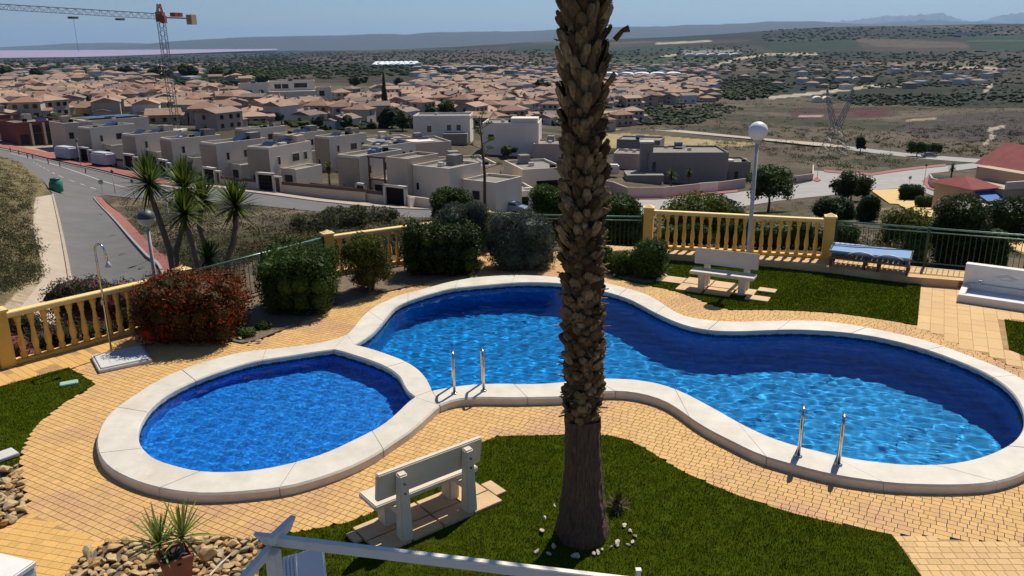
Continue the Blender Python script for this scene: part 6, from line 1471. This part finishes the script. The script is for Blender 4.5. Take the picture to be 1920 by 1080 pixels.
# ---- caravans, cars, container
def rounded(name, w_, d_, h, mat, par, c, bev=0.3): return MB().box(c, (w_, d_, h)).build(name, mat, par, False, bevel=bev, seg=3)
def covered_caravan(label, u, v, rz):
    p = T(u, v); t = thing('covered_caravan', label, 'caravan', p, rz); rounded('cover', 5.4, 2.3, 2.5, M['cover_cloth'], t, (0, 0, 1.55), 0.28)
    MB().box((0, 0, 0.42), (5.3, 2.0, 0.3)).build('chassis', M['dark_door'], t)
    for x in (-0.5, 0.5):
        for y in (-1.0, 1.0): MB().tube([(x, y-0.1, 0.33), (x, y+0.1, 0.33)], 0.33, 12).build('wheel', M['tyre'], t)
    MB().bar((2.7, 0, .5), (3.7, 0, .45), .1).build('drawbar', M['grey_metal'], t); return t
covered_caravan('covered caravan parked nearest the construction site', 127, 300, ry+0.1); covered_caravan('covered caravan parked on the apron right of the first', 196, 312, ry+0.1)
def wheelset(t, L, W, r=0.32):
    for x in (-L*0.3, L*0.31):
        for y in (-1, 1):
            w_ = MB().tube([(x, y*(W/2-0.18), r), (x, y*(W/2+0.01), r)], r, 14).build('wheel', M['tyre'], t); MB().tube([(x, y*(W/2+0.0), r), (x, y*(W/2+0.025), r)], r*0.6, 10).build('rim', M['rim'], w_)
def car(label, u, v, rz, mat, L=4.3, W=1.78, hgt=1.48):
    p = T(u, v); t = thing('parked_car', label, 'car', p+Vector((0, 0, 0.08)), rz); mb = MB()
    prof = [(-L/2, .35), (-L/2, .78), (-L/2+.12, .92), (-L*.33, .98), (L*.24, .96), (L*.45, .80), (L/2, .66), (L/2, .32)]; k = len(prof)
    def extr(pr, w0, w1, nm, m_):
        q = MB(); n = len(pr); zs = [z for x, z in pr]; zm, zM = min(zs), max(zs)
        vv = [(x, -(w0+(w1-w0)*(z-zm)/(zM-zm+1e-6))/2, z) for x, z in pr]+[(x, (w0+(w1-w0)*(z-zm)/(zM-zm+1e-6))/2, z) for x, z in pr]
        q.add(vv, [tuple(range(n)), tuple(range(2*n-1, n-1, -1))]+[(j, (j+1) % n, n+(j+1) % n, n+j) for j in range(n)]); return q.build(nm, m_, t, bevel=0.05)
    extr(prof, W, W*.94, 'body', mat)
    extr([(-L*.36, .95), (-L*.27, 1.40), (L*.06, 1.42), (L*.26, .95)], W*.92, W*.74, 'windows', M['win']); extr([(-L*.285, 1.38), (-L*.26, hgt), (L*.04, hgt), (L*.075, 1.38)], W*.80, W*.70, 'roof', mat)
    for y in (-.6, .6): MB().box((L/2-.02, y, .66), (.08, .34, .14)).build('headlight', M['globe'], t); MB().box((-L/2+.0, y, .76), (.06, .28, .14)).build('taillight', M['crane_red'], t)
    wheelset(t, L, W); return t
car('silver blue car parked before the white garage', 962, 397, ry+0.25, M['car_silver']); car('dark car on the road behind the light green bush', 1356, 385, 0.15, M['car_dark']); car('grey car parked under the trees on the far valley road', 1742, 295, -0.1, M['car_grey'], 4.6)
car('white car half hidden on the apron behind the left yucca', 281, 309, ry, M['h_white'])
p = T(1138, 330); t = thing('caravan', 'white caravan right of the palm trunk', 'caravan', p, -0.1); rounded('body', 5.4, 2.2, 2.2, M['h_white'], t, (0, 0, 1.6), .3); MB().box((.6, -1.09, 1.8), (1.2, .06, .7)).build('window', M['win'], t); MB().box((-1.4, -1.09, 1.8), (.9, .06, .7)).build('window', M['win'], t)
for y in (-1, 1): MB().tube([(0, y-.1, .33), (0, y+.1, .33)], .33, 12).build('wheel', M['tyre'], t)
p = T(107, 361); s = mpp(p)
t = thing('recycling_container', 'green bell shaped recycling container at the road corner', 'container', p, 0.3)
MB().lathe([(0.80, 0.12), (0.86, 0.2), (0.86, 1.15), (0.84, 1.3), (0.66, 1.66), (0.60, 1.78)], 20).build('body', M['green_bin'], t, True); MB().lathe([(0.58, 1.78), (0.66, 1.82), (0.60, 1.98), (0.1, 2.04)], 20).build('lid', M['dark_green'], t, True)
for a in (0.2, 2.3, 4.4): MB().tube([(0.84*math.cos(a), 0.84*math.sin(a), 1.42), (0.88*math.cos(a), 0.88*math.sin(a), 1.42)], 0.13, 10).build('opening', M['tyre'], t)
MB().box((0, 0, 0.08), (1.1, 1.1, 0.16)).build('foot', M['dark_green'], t)
# ---- lamps, signs, poles
def street_lamp(label, u, vb, vt, kind='globe', y=None, group=None):
    p = T(u, vb) if y is None else DP(u, vb, y); s = mpp(p); h = (vb-vt)*s*1.04; t = thing('street_lamp', label, 'street lamp', p, 0, group)
    MB().tube([(0, 0, -0.8), (0, 0, h)], [0.07, 0.045], 8).build('pole', M['grey_metal'], t, True)
    if kind == 'globe':
        v_, f_ = ico(3); inst('lamp_shade', npmesh('lamp_shade', v_*0.23+np.array([0, 0, h+.18]), f_, M['globe'], True), t)
        k_ = v_[:, 2] > -0.05; cp_ = v_.copy(); cp_[~k_, 2] = -0.02; inst('shade_cap', npmesh('shade_cap', cp_*np.array([.242, .242, .242])+np.array([0, 0, h+.19]), f_[[all(k_[i] for i in q) for q in f_]], M['crane_dark'], True), t)
    else:
        MB().box((0, 0, h+.2), (.34, .34, .42)).build('lantern', M['crane_dark'], t, bevel=.05); MB().lathe([(.30, 0), (.05, .16)], 4, c=(0, 0, h+.41)).build('lantern_cap', M['crane_dark'], t)
    return t
street_lamp('dark capped globe lamp in front of the yuccas', 296, 560, 424, y=21.5); street_lamp('small globe lamp standing behind the yuccas', 318, 420, 368, y=58)
street_lamp('lantern post at the mouth of the lane', 216, 362, 326, 'lantern'); street_lamp('lantern post nearest the yuccas on the street corner', 252, 372, 344, 'lantern'); street_lamp('tall lamp pole by the second covered caravan', 152, 315, 268, 'lantern')
street_lamp('lantern post left of the wide junction', 1532, 336, 313, 'lantern'); street_lamp('lantern post at the right-hand wall corner', 1732, 347, 313, 'lantern'); street_lamp('pale lamp beside the far valley road', 1667, 300, 270, 'globe')
street_lamp('globe lamp in the grey house garden', 1241, 362, 347, 'globe')
for lab, u, vb, vt in (('round road sign at the lane mouth', 192, 360, 341), ('road sign behind the dark junction bush', 1704, 352, 333)):
    p = T(u, vb); h = (vb-vt)*mpp(p); t = thing('road_sign', lab, 'road sign', p, 0.2); MB().tube([(0, 0, 0), (0, 0, h)], .04, 6).build('pole', M['grey_metal'], t); MB().tube([(0, -.04, h), (0, .0, h)], .38, 14).build('sign_plate', M['grey_metal'], t)
for i, (u, v) in enumerate(((20, 285), (36, 291), (52, 297), (62, 299), (91, 308), (113, 314), (161, 325))):
    p = T(u, v); tag(MB().tube([(p.x, p.y, p.z), (p.x, p.y, p.z+1.0)], .09, 8).build('bollard', M['brown_trim']), 'dark bollard on the red pavement edge', 'bollard', 'bollards along the red pavement')
# ---- tower crane
cb = DP(331, 246, 240); cb.z = float(hz(cb.x, cb.y)); top = DP(303, 22, 240).z
t = thing('tower_crane', 'tower crane with pale lattice jib and red counter jib', 'crane', cb); H = top-cb.z
mb = MB(); w_ = 0.8
def lattice(mb, a, b_, wa, wb, n, r, upv=(0, 1, 0), four=True):
    a = Vector(a); b_ = Vector(b_); d = (b_-a).normalized(); x = d.cross(Vector(upv)).normalized(); y = d.cross(x).normalized()
    cs = ((-1, -1), (1, -1), (1, 1), (-1, 1)) if four else ((-1, -1), (1, -1), (0, 1))
    P_ = lambda k, c: a+(b_-a)*k/n+(x*c[0]+y*c[1])*((wa+(wb-wa)*k/n)/2)
    for c in cs: mb.bar(P_(0, c), P_(n, c), r*1.5)
    for k in range(n):
        for i in range(len(cs)):
            c1, c2 = cs[i], cs[(i+1) % len(cs)]; mb.bar(P_(k, c1 if k % 2 else c2), P_(k+1, c2 if k % 2 else c1), r)
    return mb
lattice(MB(), (0, 0, 0), (-0.4, 0, H*0.93), 1.7, 1.7, 26, 0.08).build('mast', M['crane_dark'], t)
MB().box((0, 0, -.2), (5, 5, 1.2)).build('base', M['concrete'], t)
jd = Vector((-14.5, -50, 0)).normalized(); hd = Vector((-0.4, 0, H*0.955))
lattice(MB(), hd+jd*1.2+Vector((0, 0, .2)), hd+jd*62+Vector((0, 0, 1.0)), 1.5, 1.1, 44, 0.075, (0, 0, 1), False).build('jib', M['steel_lattice'], t)
cj = -jd; MB().bar(hd+cj*.8, hd+cj*15, 1.5, .35).build('counter_jib', M['crane_red'], t)
for k in (6, 8): MB().box(hd+cj*k+Vector((0, 0, .9)), (1.6, 1.6, 1.1), rz=math.atan2(cj.y, cj.x)).build('winch', M['crane_red'], t)
MB().box(hd+cj*13.6+Vector((0, 0, -.3)), (2.4, 1.8, 2.8), rz=math.atan2(cj.y, cj.x)).build('counterweight', M['tan_block'], t)
MB().box(hd+Vector((0, 0, .1)), (2.0, 2.0, 2.6)).build('slewing_unit', M['crane_red'], t); MB().box(hd+Vector((1.2, -1, -.6)), (1.3, 1.6, 2.0)).build('cab', M['crane_red'], t)
lattice(MB(), hd+Vector((0, 0, 1.2)), hd+Vector((0, 0, 3.6)), 1.3, .7, 3, .14).build('tower_head', M['crane_red'], t)
for k in (16, 32): MB().box(hd+jd*k+Vector((0, 0, -.9)), (2.0, 1.4, .5), rz=math.atan2(jd.y, jd.x)).build('trolley', M['crane_dark'], t)
MB().tube([hd+jd*32+Vector((0, 0, -1)), hd+jd*32+Vector((0, 0, -9))], .04, 4).build('hoist_rope', M['crane_dark'], t)
# ---- power pylon
pp2 = T(1562, 292); t = thing('power_pylon', 'lattice power pylon standing before the brown fields', 'pylon', pp2, 0.1); s = mpp(pp2); Hh = 116*s
lattice(MB(), (0, 0, -1), (0, 0, Hh*.46), 7.5, 2.4, 7, 0.10).build('tower_body', M['steel_lattice'], t)
for sx in (-1, 1):
    lattice(MB(), (sx*.5, 0, Hh*.46), (sx*3.6, 0, Hh*.86), 1.5, 1.0, 6, 0.09).build('arm', M['steel_lattice'], t); lattice(MB(), (sx*3.6, 0, Hh*.86), (sx*4.4, 0, Hh*1.04), 1.0, .3, 3, 0.08).build('peak', M['steel_lattice'], t)
lattice(MB(), (-5.2, 0, Hh*.86), (5.2, 0, Hh*.86), .7, .7, 10, 0.06, (0, 0, 1)).build('crossarm', M['steel_lattice'], t)

# ================================================================== plants outside the terrace
# ---- yuccas beyond the fence
def yucca(label, path, y, r, n=70, seed=0):
    pts = [DP(u, v, y) for u, v in path]; b0 = Vector((pts[0].x, pts[0].y, pts[0].z)); t = thing('yucca', label, 'yucca', b0)
    L = [p-b0 for p in pts]; st = [L[0]+Vector((0, 0, -2.2))]+L; q = np.array([s_[:] for s_ in st]); 
    MB().tube(st, np.linspace(.10, .06, len(st)), 8).build('trunk', M['yucca_stem'], t, True)
    v, f = rosette(L[-1], int(n*1.7), r*1.45, 0.078, -0.65, 1.5, 0.10, seed=seed); inst('leaf_rosette', npmesh('leaf_rosette', v, f, M['lf_yucca']), t)
    v, f = rosette(L[-1]+Vector((0, 0, -.06)), 18, r*.8, 0.045, -1.2, -0.5, 0.3, seed=seed+50); inst('dry_skirt', npmesh('dry_skirt', v, f, M['lf_brown']), t); return t
yucca('tallest yucca on the left of the group', [(327, 520), (318, 470), (300, 415), (284, 370), (280, 345)], 20.5, 0.62, 90, 1)
yucca('yucca with its crown between the two tallest', [(330, 520), (330, 470), (343, 425), (345, 395), (345, 352)], 21.2, 0.62, 90, 2)
yucca('yucca with its crown behind the middle ones', [(390, 500), (383, 455), (374, 425), (376, 400), (381, 375)], 22.0, 0.58, 80, 3)
yucca('low forked yucca in the middle of the group', [(372, 500), (362, 460), (350, 425), (346, 402)], 20.2, 0.56, 80, 4)
yucca('yucca standing apart on the right of the group', [(425, 490), (437, 455), (442, 420), (441, 388)], 21.5, 0.62, 90, 5)
yucca('small low yucca between the trunks', [(390, 500), (391, 488)], 20.8, 0.42, 60, 6)
# ---- shrubs near the fence, outside
def out_shrub(label, u, vb, y, w_, d_, h, n, size, mat, name='bush', asp=.5, nl=18, cat='bush', z=None, corek=.7):
    p = DP(u, vb, y); p.z = float(hz(p.x, p.y)) if z is None else z
    return shrub(name, label, cat, p, clumps(w_, d_, h, nl, 0.0, .22, .36), n, size, mat, asp, up=.4, corek=corek)
def top_h(u, vt, y): q = DP(u, vt, y); return q.z-float(hz(q.x, q.y))
out_shrub('pink flowering oleander outside the left balustrade', 190, 560, 18.2, 3.4, 1.6, top_h(190, 520, 18.2), 8000, .08, M['lf_flower'], asp=.3)
out_shrub('dark flowering oleander behind the left balusters', 90, 600, 15.3, 3.4, 1.3, top_h(90, 585, 15.3), 7000, .075, M['lf_flower'], asp=.3)
out_shrub('dark oleander at the left end of the balustrade', -30, 640, 14.2, 2.6, 1.2, top_h(-30, 630, 14.2), 4000, .075, M['lf_flower'], asp=.3)
out_shrub('leafy bush outside the fence left of the tall post', 575, 450, 24.5, 3.2, 2.0, top_h(575, 452, 24.5), 6000, .10, M['lf_mid'])
out_shrub('grey bush outside behind the left yellow balustrade', 700, 440, 27, 3.0, 2.0, top_h(700, 438, 27), 5000, .10, M['lf_grey'], asp=.3)
out_shrub('tall dark bush outside the fence right of the palm', 1160, 440, 26, 1.8, 1.6, top_h(1160, 366, 26), 8500, .085, M['lf_mid'])
out_shrub('dark shrub outside the fence left of the palm trunk', 1028, 440, 27, 1.7, 1.5, top_h(1028, 346, 27), 8000, .085, M['lf_mid'])
out_shrub('small leafy shrub behind the fence left of the balustrade', 1192, 440, 26.5, 0.9, .8, top_h(1192, 425, 26.5), 1500, .08, M['lf_mid'])
out_shrub('light green bush beyond the right balustrade', 1295, 420, 40, 4.6, 3.5, top_h(1295, 364, 40), 9000, .15, M['lf_lime'], corek=.6)
out_shrub('smaller dark bush beside the light green one', 1366, 420, 41, 2.6, 2.4, top_h(1366, 380, 41), 4500, .13, M['lf_mid'])
out_shrub('green bush behind the right end of the balustrade', 1580, 455, 24.5, 1.1, 1.0, top_h(1585, 418, 24.5), 2600, .09, M['lf_mid'])
out_shrub('climbing bush on the fence by the blue lounger', 1716, 460, 23.2, .9, .7, top_h(1716, 425, 23.2), 2400, .08, M['lf_mid'])
out_shrub('large dark rounded shrub behind the right fence', 1800, 470, 23.6, 1.95, 1.8, top_h(1800, 370, 23.6), 13000, .085, M['lf_dark'])
out_shrub('flowering climber at the right edge of the large dark shrub', 1868, 470, 22.8, .8, .8, top_h(1868, 430, 22.8), 2400, .08, M['lf_mid'])
out_shrub('low green hedge behind the balusters on the right', 1450, 450, 25.5, 4.4, 1.0, .95, 6500, .09, M['lf_mid'])
out_shrub('low shrub behind the first balusters right of the palm', 1285, 450, 26, 2.0, .9, .75, 2800, .08, M['lf_mid'])
out_shrub('spreading green bush at the right edge beyond the fence', 1895, 430, 44, 4.4, 3.5, top_h(1895, 372, 44), 8000, .16, M['lf_dark'])
out_shrub('light loose bush left of the large dark shrub', 1700, 440, 40, 3.2, 2.6, top_h(1700, 392, 40), 3800, .15, M['lf_lime'], corek=.45)
# ---- valley shrubs and trees
out_shrub('big dark green shrub beside the street in the lot', 852, 405, 84, 5.4, 4.5, top_h(852, 352, 84), 7000, .26, M['lf_mid'])
out_shrub('olive green bush in the lot below the street', 640, 440, 62, 5.0, 4.0, 1.7, 3400, .20, M['lf_olive'], corek=.4); out_shrub('greyish bush in the lot above the fence', 590, 430, 58, 4.0, 3.5, 1.4, 2400, .18, M['lf_olive'], asp=.35, corek=.4)
out_shrub('broad bush in the lot left of the dark shrub', 700, 430, 74, 6, 4.5, 1.6, 3000, .22, M['lf_olive'], corek=.4)
out_shrub('dark low bush below the carob tree', 1562, 405, 95, 5.8, 4.5, top_h(1562, 372, 95), 6000, .27, M['lf_dark']); out_shrub('small dark tree at the yellow path', 1626, 412, 88, 2.9, 2.6, top_h(1626, 366, 88), 5000, .22, M['lf_dark'])
out_shrub('dark rounded bush at the junction sign', 1707, 372, 135, 4.6, 4, top_h(1707, 347, 135), 4200, .3, M['lf_dark']); out_shrub('green hedge bush right of the junction sign', 1745, 388, 118, 5.5, 4, top_h(1745, 368, 118), 4000, .28, M['lf_mid'])
def broad_tree(label, u, vb, vt, wpx, mat, n=6000, y=None, leafpx=5.0, trunk_frac=.35):
    p = T(u, vb); s = mpp(p); h = (vb-vt)*s*1.04; w_ = wpx*s; t = thing('broadleaf_tree', label, 'tree', p); n = int(n*0.62); z0 = h*trunk_frac
    mb = MB(); mb.tube([(0, 0, -.3), (0.1, 0, z0*.6), (0, 0.05, z0)], [h*.035, h*.028, h*.022], 8)
    for a in range(5): q = a*1.26+.3; mb.tube([(0, .05, z0*.9), (math.cos(q)*w_*.16, math.sin(q)*w_*.16, z0+h*.18), (math.cos(q)*w_*.3, math.sin(q)*w_*.3, z0+h*.32)], [h*.018, h*.012, h*.006], 6)
    mb.build('trunk', M['wood'], t, True)
    lum = [((x, y_, z0+z-h*.03), r_) for (x, y_, z), r_ in clumps(w_, w_*.9, h-z0+h*.05, 26, 0, .14, .26)]
    c, nr = lump_points(lum, n, .25); inst('crown', leaves('crown', c, nr, leafpx*s, .55, mat, up=.4), t); v, f = core(lum, .38); inst('inner_crown', npmesh('inner_crown', v, f, mat), t); return t
broad_tree('spreading light green tree by the road right of the lamp', 1440, 397, 316, 104, M['lf_mid'], 6500); broad_tree('dark rounded carob tree left of the yellow path', 1594, 378, 324, 84, M['lf_dark'], 7000, trunk_frac=.22)
broad_tree('roadside tree beside the grey parked car', 1718, 294, 268, 40, M['lf_mid'], 2500); broad_tree('small round tree on the far valley road', 1612, 288, 260, 20, M['lf_dark'], 1200); broad_tree('roadside tree behind the grey parked car', 1750, 291, 270, 30, M['lf_mid'], 1800)
# bare scrub, grass tufts and undergrowth of the slopes: uncountable
def scrub(name, px, n, mat, r0, r1, nl, lsz, ymax=None, flat=.6):
    C_, N_, S_ = [], [], []; us = [q[0] for q in px]; vs_ = [q[1] for q in px]; k = 0
    while k < n:
        u = random.uniform(min(us), max(us)); v = random.uniform(min(vs_), max(vs_))
        if not inany(u, v, [px]): k += 0.2; continue
        q = T(u, v); r = random.uniform(r0, r1); m_ = max(6, int(nl*(r/r1)**1.5)); d = unit(RNG.normal(size=(m_, 3))); d[:, 2] = np.abs(d[:, 2]); rr = r*RNG.uniform(.4, 1.05, (m_, 1))
        C_.append(np.array(q)+d*rr*np.array([1, 1, flat])); N_.append(d); k += 1
    c = np.concatenate(C_); nr = np.concatenate(N_); o = inst(name, leaves(name, c, nr, lsz, .4, mat, up=.3)); o['kind'] = 'stuff'; return o
random.seed(5)
LOT = [(215, 372), (330, 380), (480, 388), (700, 410), (900, 412), (930, 420), (900, 440), (620, 470), (480, 500), (360, 520), (300, 470), (250, 420)]
scrub('dry_scrub', LOT, 1300, M['lf_scrub'], .25, .9, 40, .16); scrub('green_scrub', LOT, 420, M['lf_scrubgreen'], .4, 1.3, 60, .18)
BANK = [(-20, 292), (20, 296), (78, 346), (60, 372), (62, 420), (75, 480), (70, 530), (-20, 560)]
scrub('bank_scrub', BANK, 700, M['lf_scrub'], .25, .8, 45, .15); scrub('bank_bushes', BANK, 260, M['lf_scrubgreen'], .3, 1.0, 60, .16)
PARK = [(1180, 410), (1400, 395), (1550, 372), (1640, 362), (1690, 390), (1900, 400), (1930, 480), (1600, 470), (1230, 460)]
scrub('park_scrub', PARK, 700, M['lf_scrub'], .2, .7, 36, .15); scrub('park_bushes', PARK, 180, M['lf_scrubgreen'], .3, 1.0, 50, .16)
FIELD = [(1130, 290), (1400, 262), (1560, 275), (1720, 300), (1700, 318), (1560, 320), (1480, 305), (1420, 285), (1250, 285)]
scrub('field_scrub', FIELD, 260, M['lf_scrubgreen'], .8, 2.4, 60, .45, flat=.7)
WILD = [(1190, 245), (1340, 190), (1920, 175), (1920, 295), (1880, 300), (1720, 286), (1440, 258), (1300, 246)]
scrub('hillside_scrub', WILD, 800, M['lf_scrubgreen'], .7, 2.4, 36, .7, flat=.7); scrub('hillside_dry_scrub', WILD, 700, M['lf_scrub'], .8, 2.2, 26, .7, flat=.6)
# ---- trees in and beyond the town
def far_crown(seed, sub=2, tall=1.0):
    g = np.random.default_rng(seed); parts = []
    for k in range(5):
        v, f = ico(sub); c = g.normal(size=3)*np.array([.42, .42, .22]); parts.append((v*(1+.16*g.normal(size=(len(v), 1)))*g.uniform(.42, .62)*np.array([1, 1, .85*tall])+c+np.array([0, 0, 1.05*tall]), f))
    return join_np(parts)
FC = []
for s in range(6):
    v, f = far_crown(s, 2); c, nr = lump_points([((0, 0, 1.0), (.85, .85, .7))], 260, .6); me = npmesh('crown', v, f, M['lf_far']); FC.append((me, leaves('leaf_sprays', c, nr, .30, .6, M['lf_far'])))
TRK = MB().tube([(0, 0, -.4), (0, 0, .7)], [.09, .07], 6).mesh('trunk', M['wood'])
treepx = []
random.seed(9); n = 0; tries = 0
spots = [(1012, 175, 9), (960, 195, 7), (748, 165, 8), (665, 165, 9), (885, 140, 8), (300, 150, 12), (360, 152, 13), (345, 145, 12), (405, 150, 11), (135, 210, 7), (150, 205, 6), (440, 150, 10), (230, 148, 10), (15, 148, 12), (70, 150, 10), (490, 160, 8), (535, 215, 5), (605, 240, 4), (680, 190, 5), (735, 240, 7), (755, 245, 6), (840, 215, 6), (650, 242, 4), (570, 205, 4), (950, 296, 3.0), (922, 280, 4.0)]
while len(spots) < 170 and tries < 4000:
    tries += 1; u = random.uniform(-20, 1345); v = random.uniform(140, 240)
    if not inany(u, v, TOWN): continue
    spots.append((u, v, random.uniform(2.2, 4.5)))
for i, (u, v, h) in enumerate(spots):
    q = T(u, v); side = 'left part of' if u < 420 else ('middle of' if u < 900 else 'right part of'); big = h > 5.5
    lab = ('tall dark tree standing in the %s the town' if big else 'small dark garden tree in the %s the town') % side
    t = thing('garden_tree', lab, 'tree', q, random.uniform(0, 6), ('tall trees in the ' if big else 'garden trees in the ')+side+' the town'); s_ = h/1.75; me, sp_ = FC[i % 6]
    inst('crown', me, t, scale=s_); inst('leaf_sprays', sp_, t, scale=s_); inst('trunk', TRK, t, scale=s_)
cy_ = T(722, 204); t = thing('cypress', 'single tall dark cypress in the middle of the town', 'tree', cy_); lum = [((0, 0, z), (1.7*(1-z/17)+.25, 1.7*(1-z/17)+.25, 2.0)) for z in np.arange(1, 15.5, 1.0)]; c, nr = lump_points(lum, 2500, .7); inst('crown', leaves('crown', c, nr, .6, .4, M['lf_far'], up=.8), t); v, f = core(lum, .8, 1); inst('inner_crown', npmesh('inner_crown', v, f, M['lf_far']), t); MB().tube([(0, 0, -.5), (0, 0, 2)], .25, 6).build('trunk', M['wood'], t)
def fan_palm(label, u, vb, vt, group=None, r=1.25, seed=0, mat=None):
    p = T(u, vb); h = max(2.0, (vb-vt)*mpp(p)*1.02-r*.6); t = thing('fan_palm', label, 'palm tree', p, 0, group); MB().tube([(0, 0, -.5), (0, 0, h)], [.22, .16], 8).build('trunk', M['yucca_stem'], t, True)
    v, f = rosette((0, 0, h), 46, r, .34, -.9, 1.35, .35, 3, seed); inst('crown', npmesh('crown', v, f, mat or M['lf_frond']), t); v, f = rosette((0, 0, h-.1), 26, r*.8, .22, -1.4, -.9, .1, 3, seed+9); inst('dry_skirt', npmesh('dry_skirt', v, f, M['lf_brown']), t); return t
for i, (lab, u, vb, vt, r) in enumerate((('fan palm before the row house right of the yuccas', 618, 346, 305, 1.5), ('bushy palm with brown skirt beside the bright side wall', 818, 352, 312, 1.9), ('small palm right of the cream house', 935, 372, 322, 1.3), ('palm in front of the grey corner house', 1258, 352, 318, 1.9), ('smaller palm right of the first grey house palm', 1291, 350, 318, 1.3),
                                          ('pair of thin palms above the town, left one', 752, 210, 172, 2.2), ('palm beside the white villa block', 733, 276, 250, 1.3), ('palm in the middle rows of houses', 701, 275, 255, 1.1), ('thin palm next to the cream apartment block', 591, 212, 180, 2.2), ('bushy palm below the white apartments', 537, 210, 180, 2.4),
                                          ('palm in the left part of the town', 68, 205, 175, 2.0), ('squat palm on the right-hand corner plot', 1783, 334, 308, 1.4), ('dark palm between the row houses', 655, 262, 245, 1.0), ('thin palm in the third row of houses', 545, 330, 312, .8), ('small palm on the apron of the middle houses', 905, 300, 272, 1.2))):
    fan_palm(lab, u, vb, vt, None, r, i*3)
# tall agave flower stalk left of the palm
ab = DP(909, 420, 34); ab.z = float(hz(ab.x, ab.y)); ah = DP(903, 218, 34).z-ab.z
t = thing('agave_stalk', 'tall agave flower stalk rising left of the palm', 'agave', ab); MB().tube([(0, 0, 0), (0.03, 0, ah*.55), (-.13, 0, ah)], [.085, .06, .025], 8).build('stalk', M['brown_trim'], t, True)
for k in range(11):
    z = ah*(.60+.40*k/10); a = k*2.4; L = .62*(1-.55*k/10); e = Vector((-.1*(k/10)+math.cos(a)*L, math.sin(a)*L, z+.10)); MB().tube([(-.1*k/10, 0, z-.1), e], .016, 5).build('branch', M['brown_trim'], t)
    c, nr = lump_points([(tuple(e+Vector((0, 0, .05))), (.20, .20, .09))], 90, .2); inst('flower_head', leaves('flower_head', c, nr, .07, .5, M['lf_lime'], up=1), t)
v, f = rosette((0, 0, .1), 26, 1.1, .16, .1, 1.3, .2, seed=77); inst('leaf_rosette', npmesh('leaf_rosette', v, f, M['lf_grey']), t)
# woods and orchards too far to tell trees apart
def wood(name, spec, mat=M['lf_far']):
    lo_ = [ico(1)[0]*(1+.25*np.random.default_rng(s).normal(size=(12, 1))) for s in range(8)]; hi_ = [ico(2)[0]*(1+.2*np.random.default_rng(s).normal(size=(42, 1))) for s in range(8)]; P_ = []
    for px, n, r0, r1 in spec:
        us = [q[0] for q in px]; vs_ = [q[1] for q in px]; k = 0
        while k < n:
            u = random.uniform(min(us), max(us)); v = random.uniform(min(vs_), max(vs_))
            if not inany(u, v, [px]): k += .15; continue
            q = T(u, v); r = random.uniform(r0, r1)*(0.75+q.y/4000 if q.y < 3000 else 1.5); bs_, f = (hi_, ico(2)[1]) if q.y < 800 else (lo_, ico(1)[1]); P_.append((bs_[int(k*7.3) % 8]*np.array([r*random.uniform(.9, 1.7), r, r*random.uniform(.6, .9)])+np.array([q.x, q.y, q.z+r*.35]), f)); k += 1
    v, f2 = join_np(P_); o = inst(name, npmesh(name, v, f2, mat)); o['kind'] = 'stuff'
random.seed(13)
wood('far_wood', [([(-20, 112), (520, 100), (600, 130), (450, 158), (250, 156), (-20, 152)], 2375, 1.24, 3.41), ([(450, 100), (1040, 92), (1040, 128), (800, 140), (600, 150), (480, 150)], 1615, 1.24, 3.10), ([(200, 138), (470, 132), (470, 160), (220, 160)], 494, 1.86, 4.03), ([(0, 140), (130, 136), (130, 156), (0, 158)], 171, 1.86, 3.72),
                  ([(1128, 96), (1400, 84), (1460, 120), (1300, 150), (1128, 140)], 608, 1.24, 3.10), ([(1400, 100), (1920, 96), (1920, 130), (1420, 140)], 798, 1.24, 3.10), ([(1430, 54), (1920, 48), (1920, 66), (1430, 80)], 494, 1.86, 4.34), ([(1320, 140), (1920, 130), (1920, 160), (1340, 175)], 627, 0.99, 2.48),
                  ([(1200, 205), (1330, 196), (1400, 205), (1300, 235), (1190, 236)], 323, 0.87, 1.98), ([(1320, 148), (1470, 150), (1440, 184), (1330, 190)], 323, 1.24, 2.48), ([(1560, 178), (1830, 178), (1800, 200), (1600, 200)], 285, 0.87, 2.11), ([(1760, 150), (1920, 165), (1920, 195), (1800, 185)], 114, 0.87, 2.11),
                  ([(840, 150), (1340, 150), (1340, 200), (840, 205)], 570, 0.9, 2.3), ([(-20, 160), (470, 160), (470, 230), (-20, 230)], 427, 0.9, 2.3), ([(470, 190), (1060, 180), (1060, 240), (470, 245)], 627, 0.9, 2.3)])

# ================================================================== haze
hb_ = MB().box((0, 22000, 330), (90000, 60000, 1300))
m = bpy.data.materials.new('thin_haze'); m.use_nodes = True; t = m.node_tree; t.nodes.clear(); o_ = t.nodes.new('ShaderNodeOutputMaterial'); pv = t.nodes.new('ShaderNodeVolumePrincipled')
pv.inputs['Color'].default_value = (0.40, 0.66, 1.0, 1); pv.inputs['Density'].default_value = HAZE; pv.inputs['Anisotropy'].default_value = 0.2
t.links.new(pv.outputs[0], o_.inputs['Volume'])
hz_o = hb_.build('haze', m); hz_o['kind'] = 'stuff'
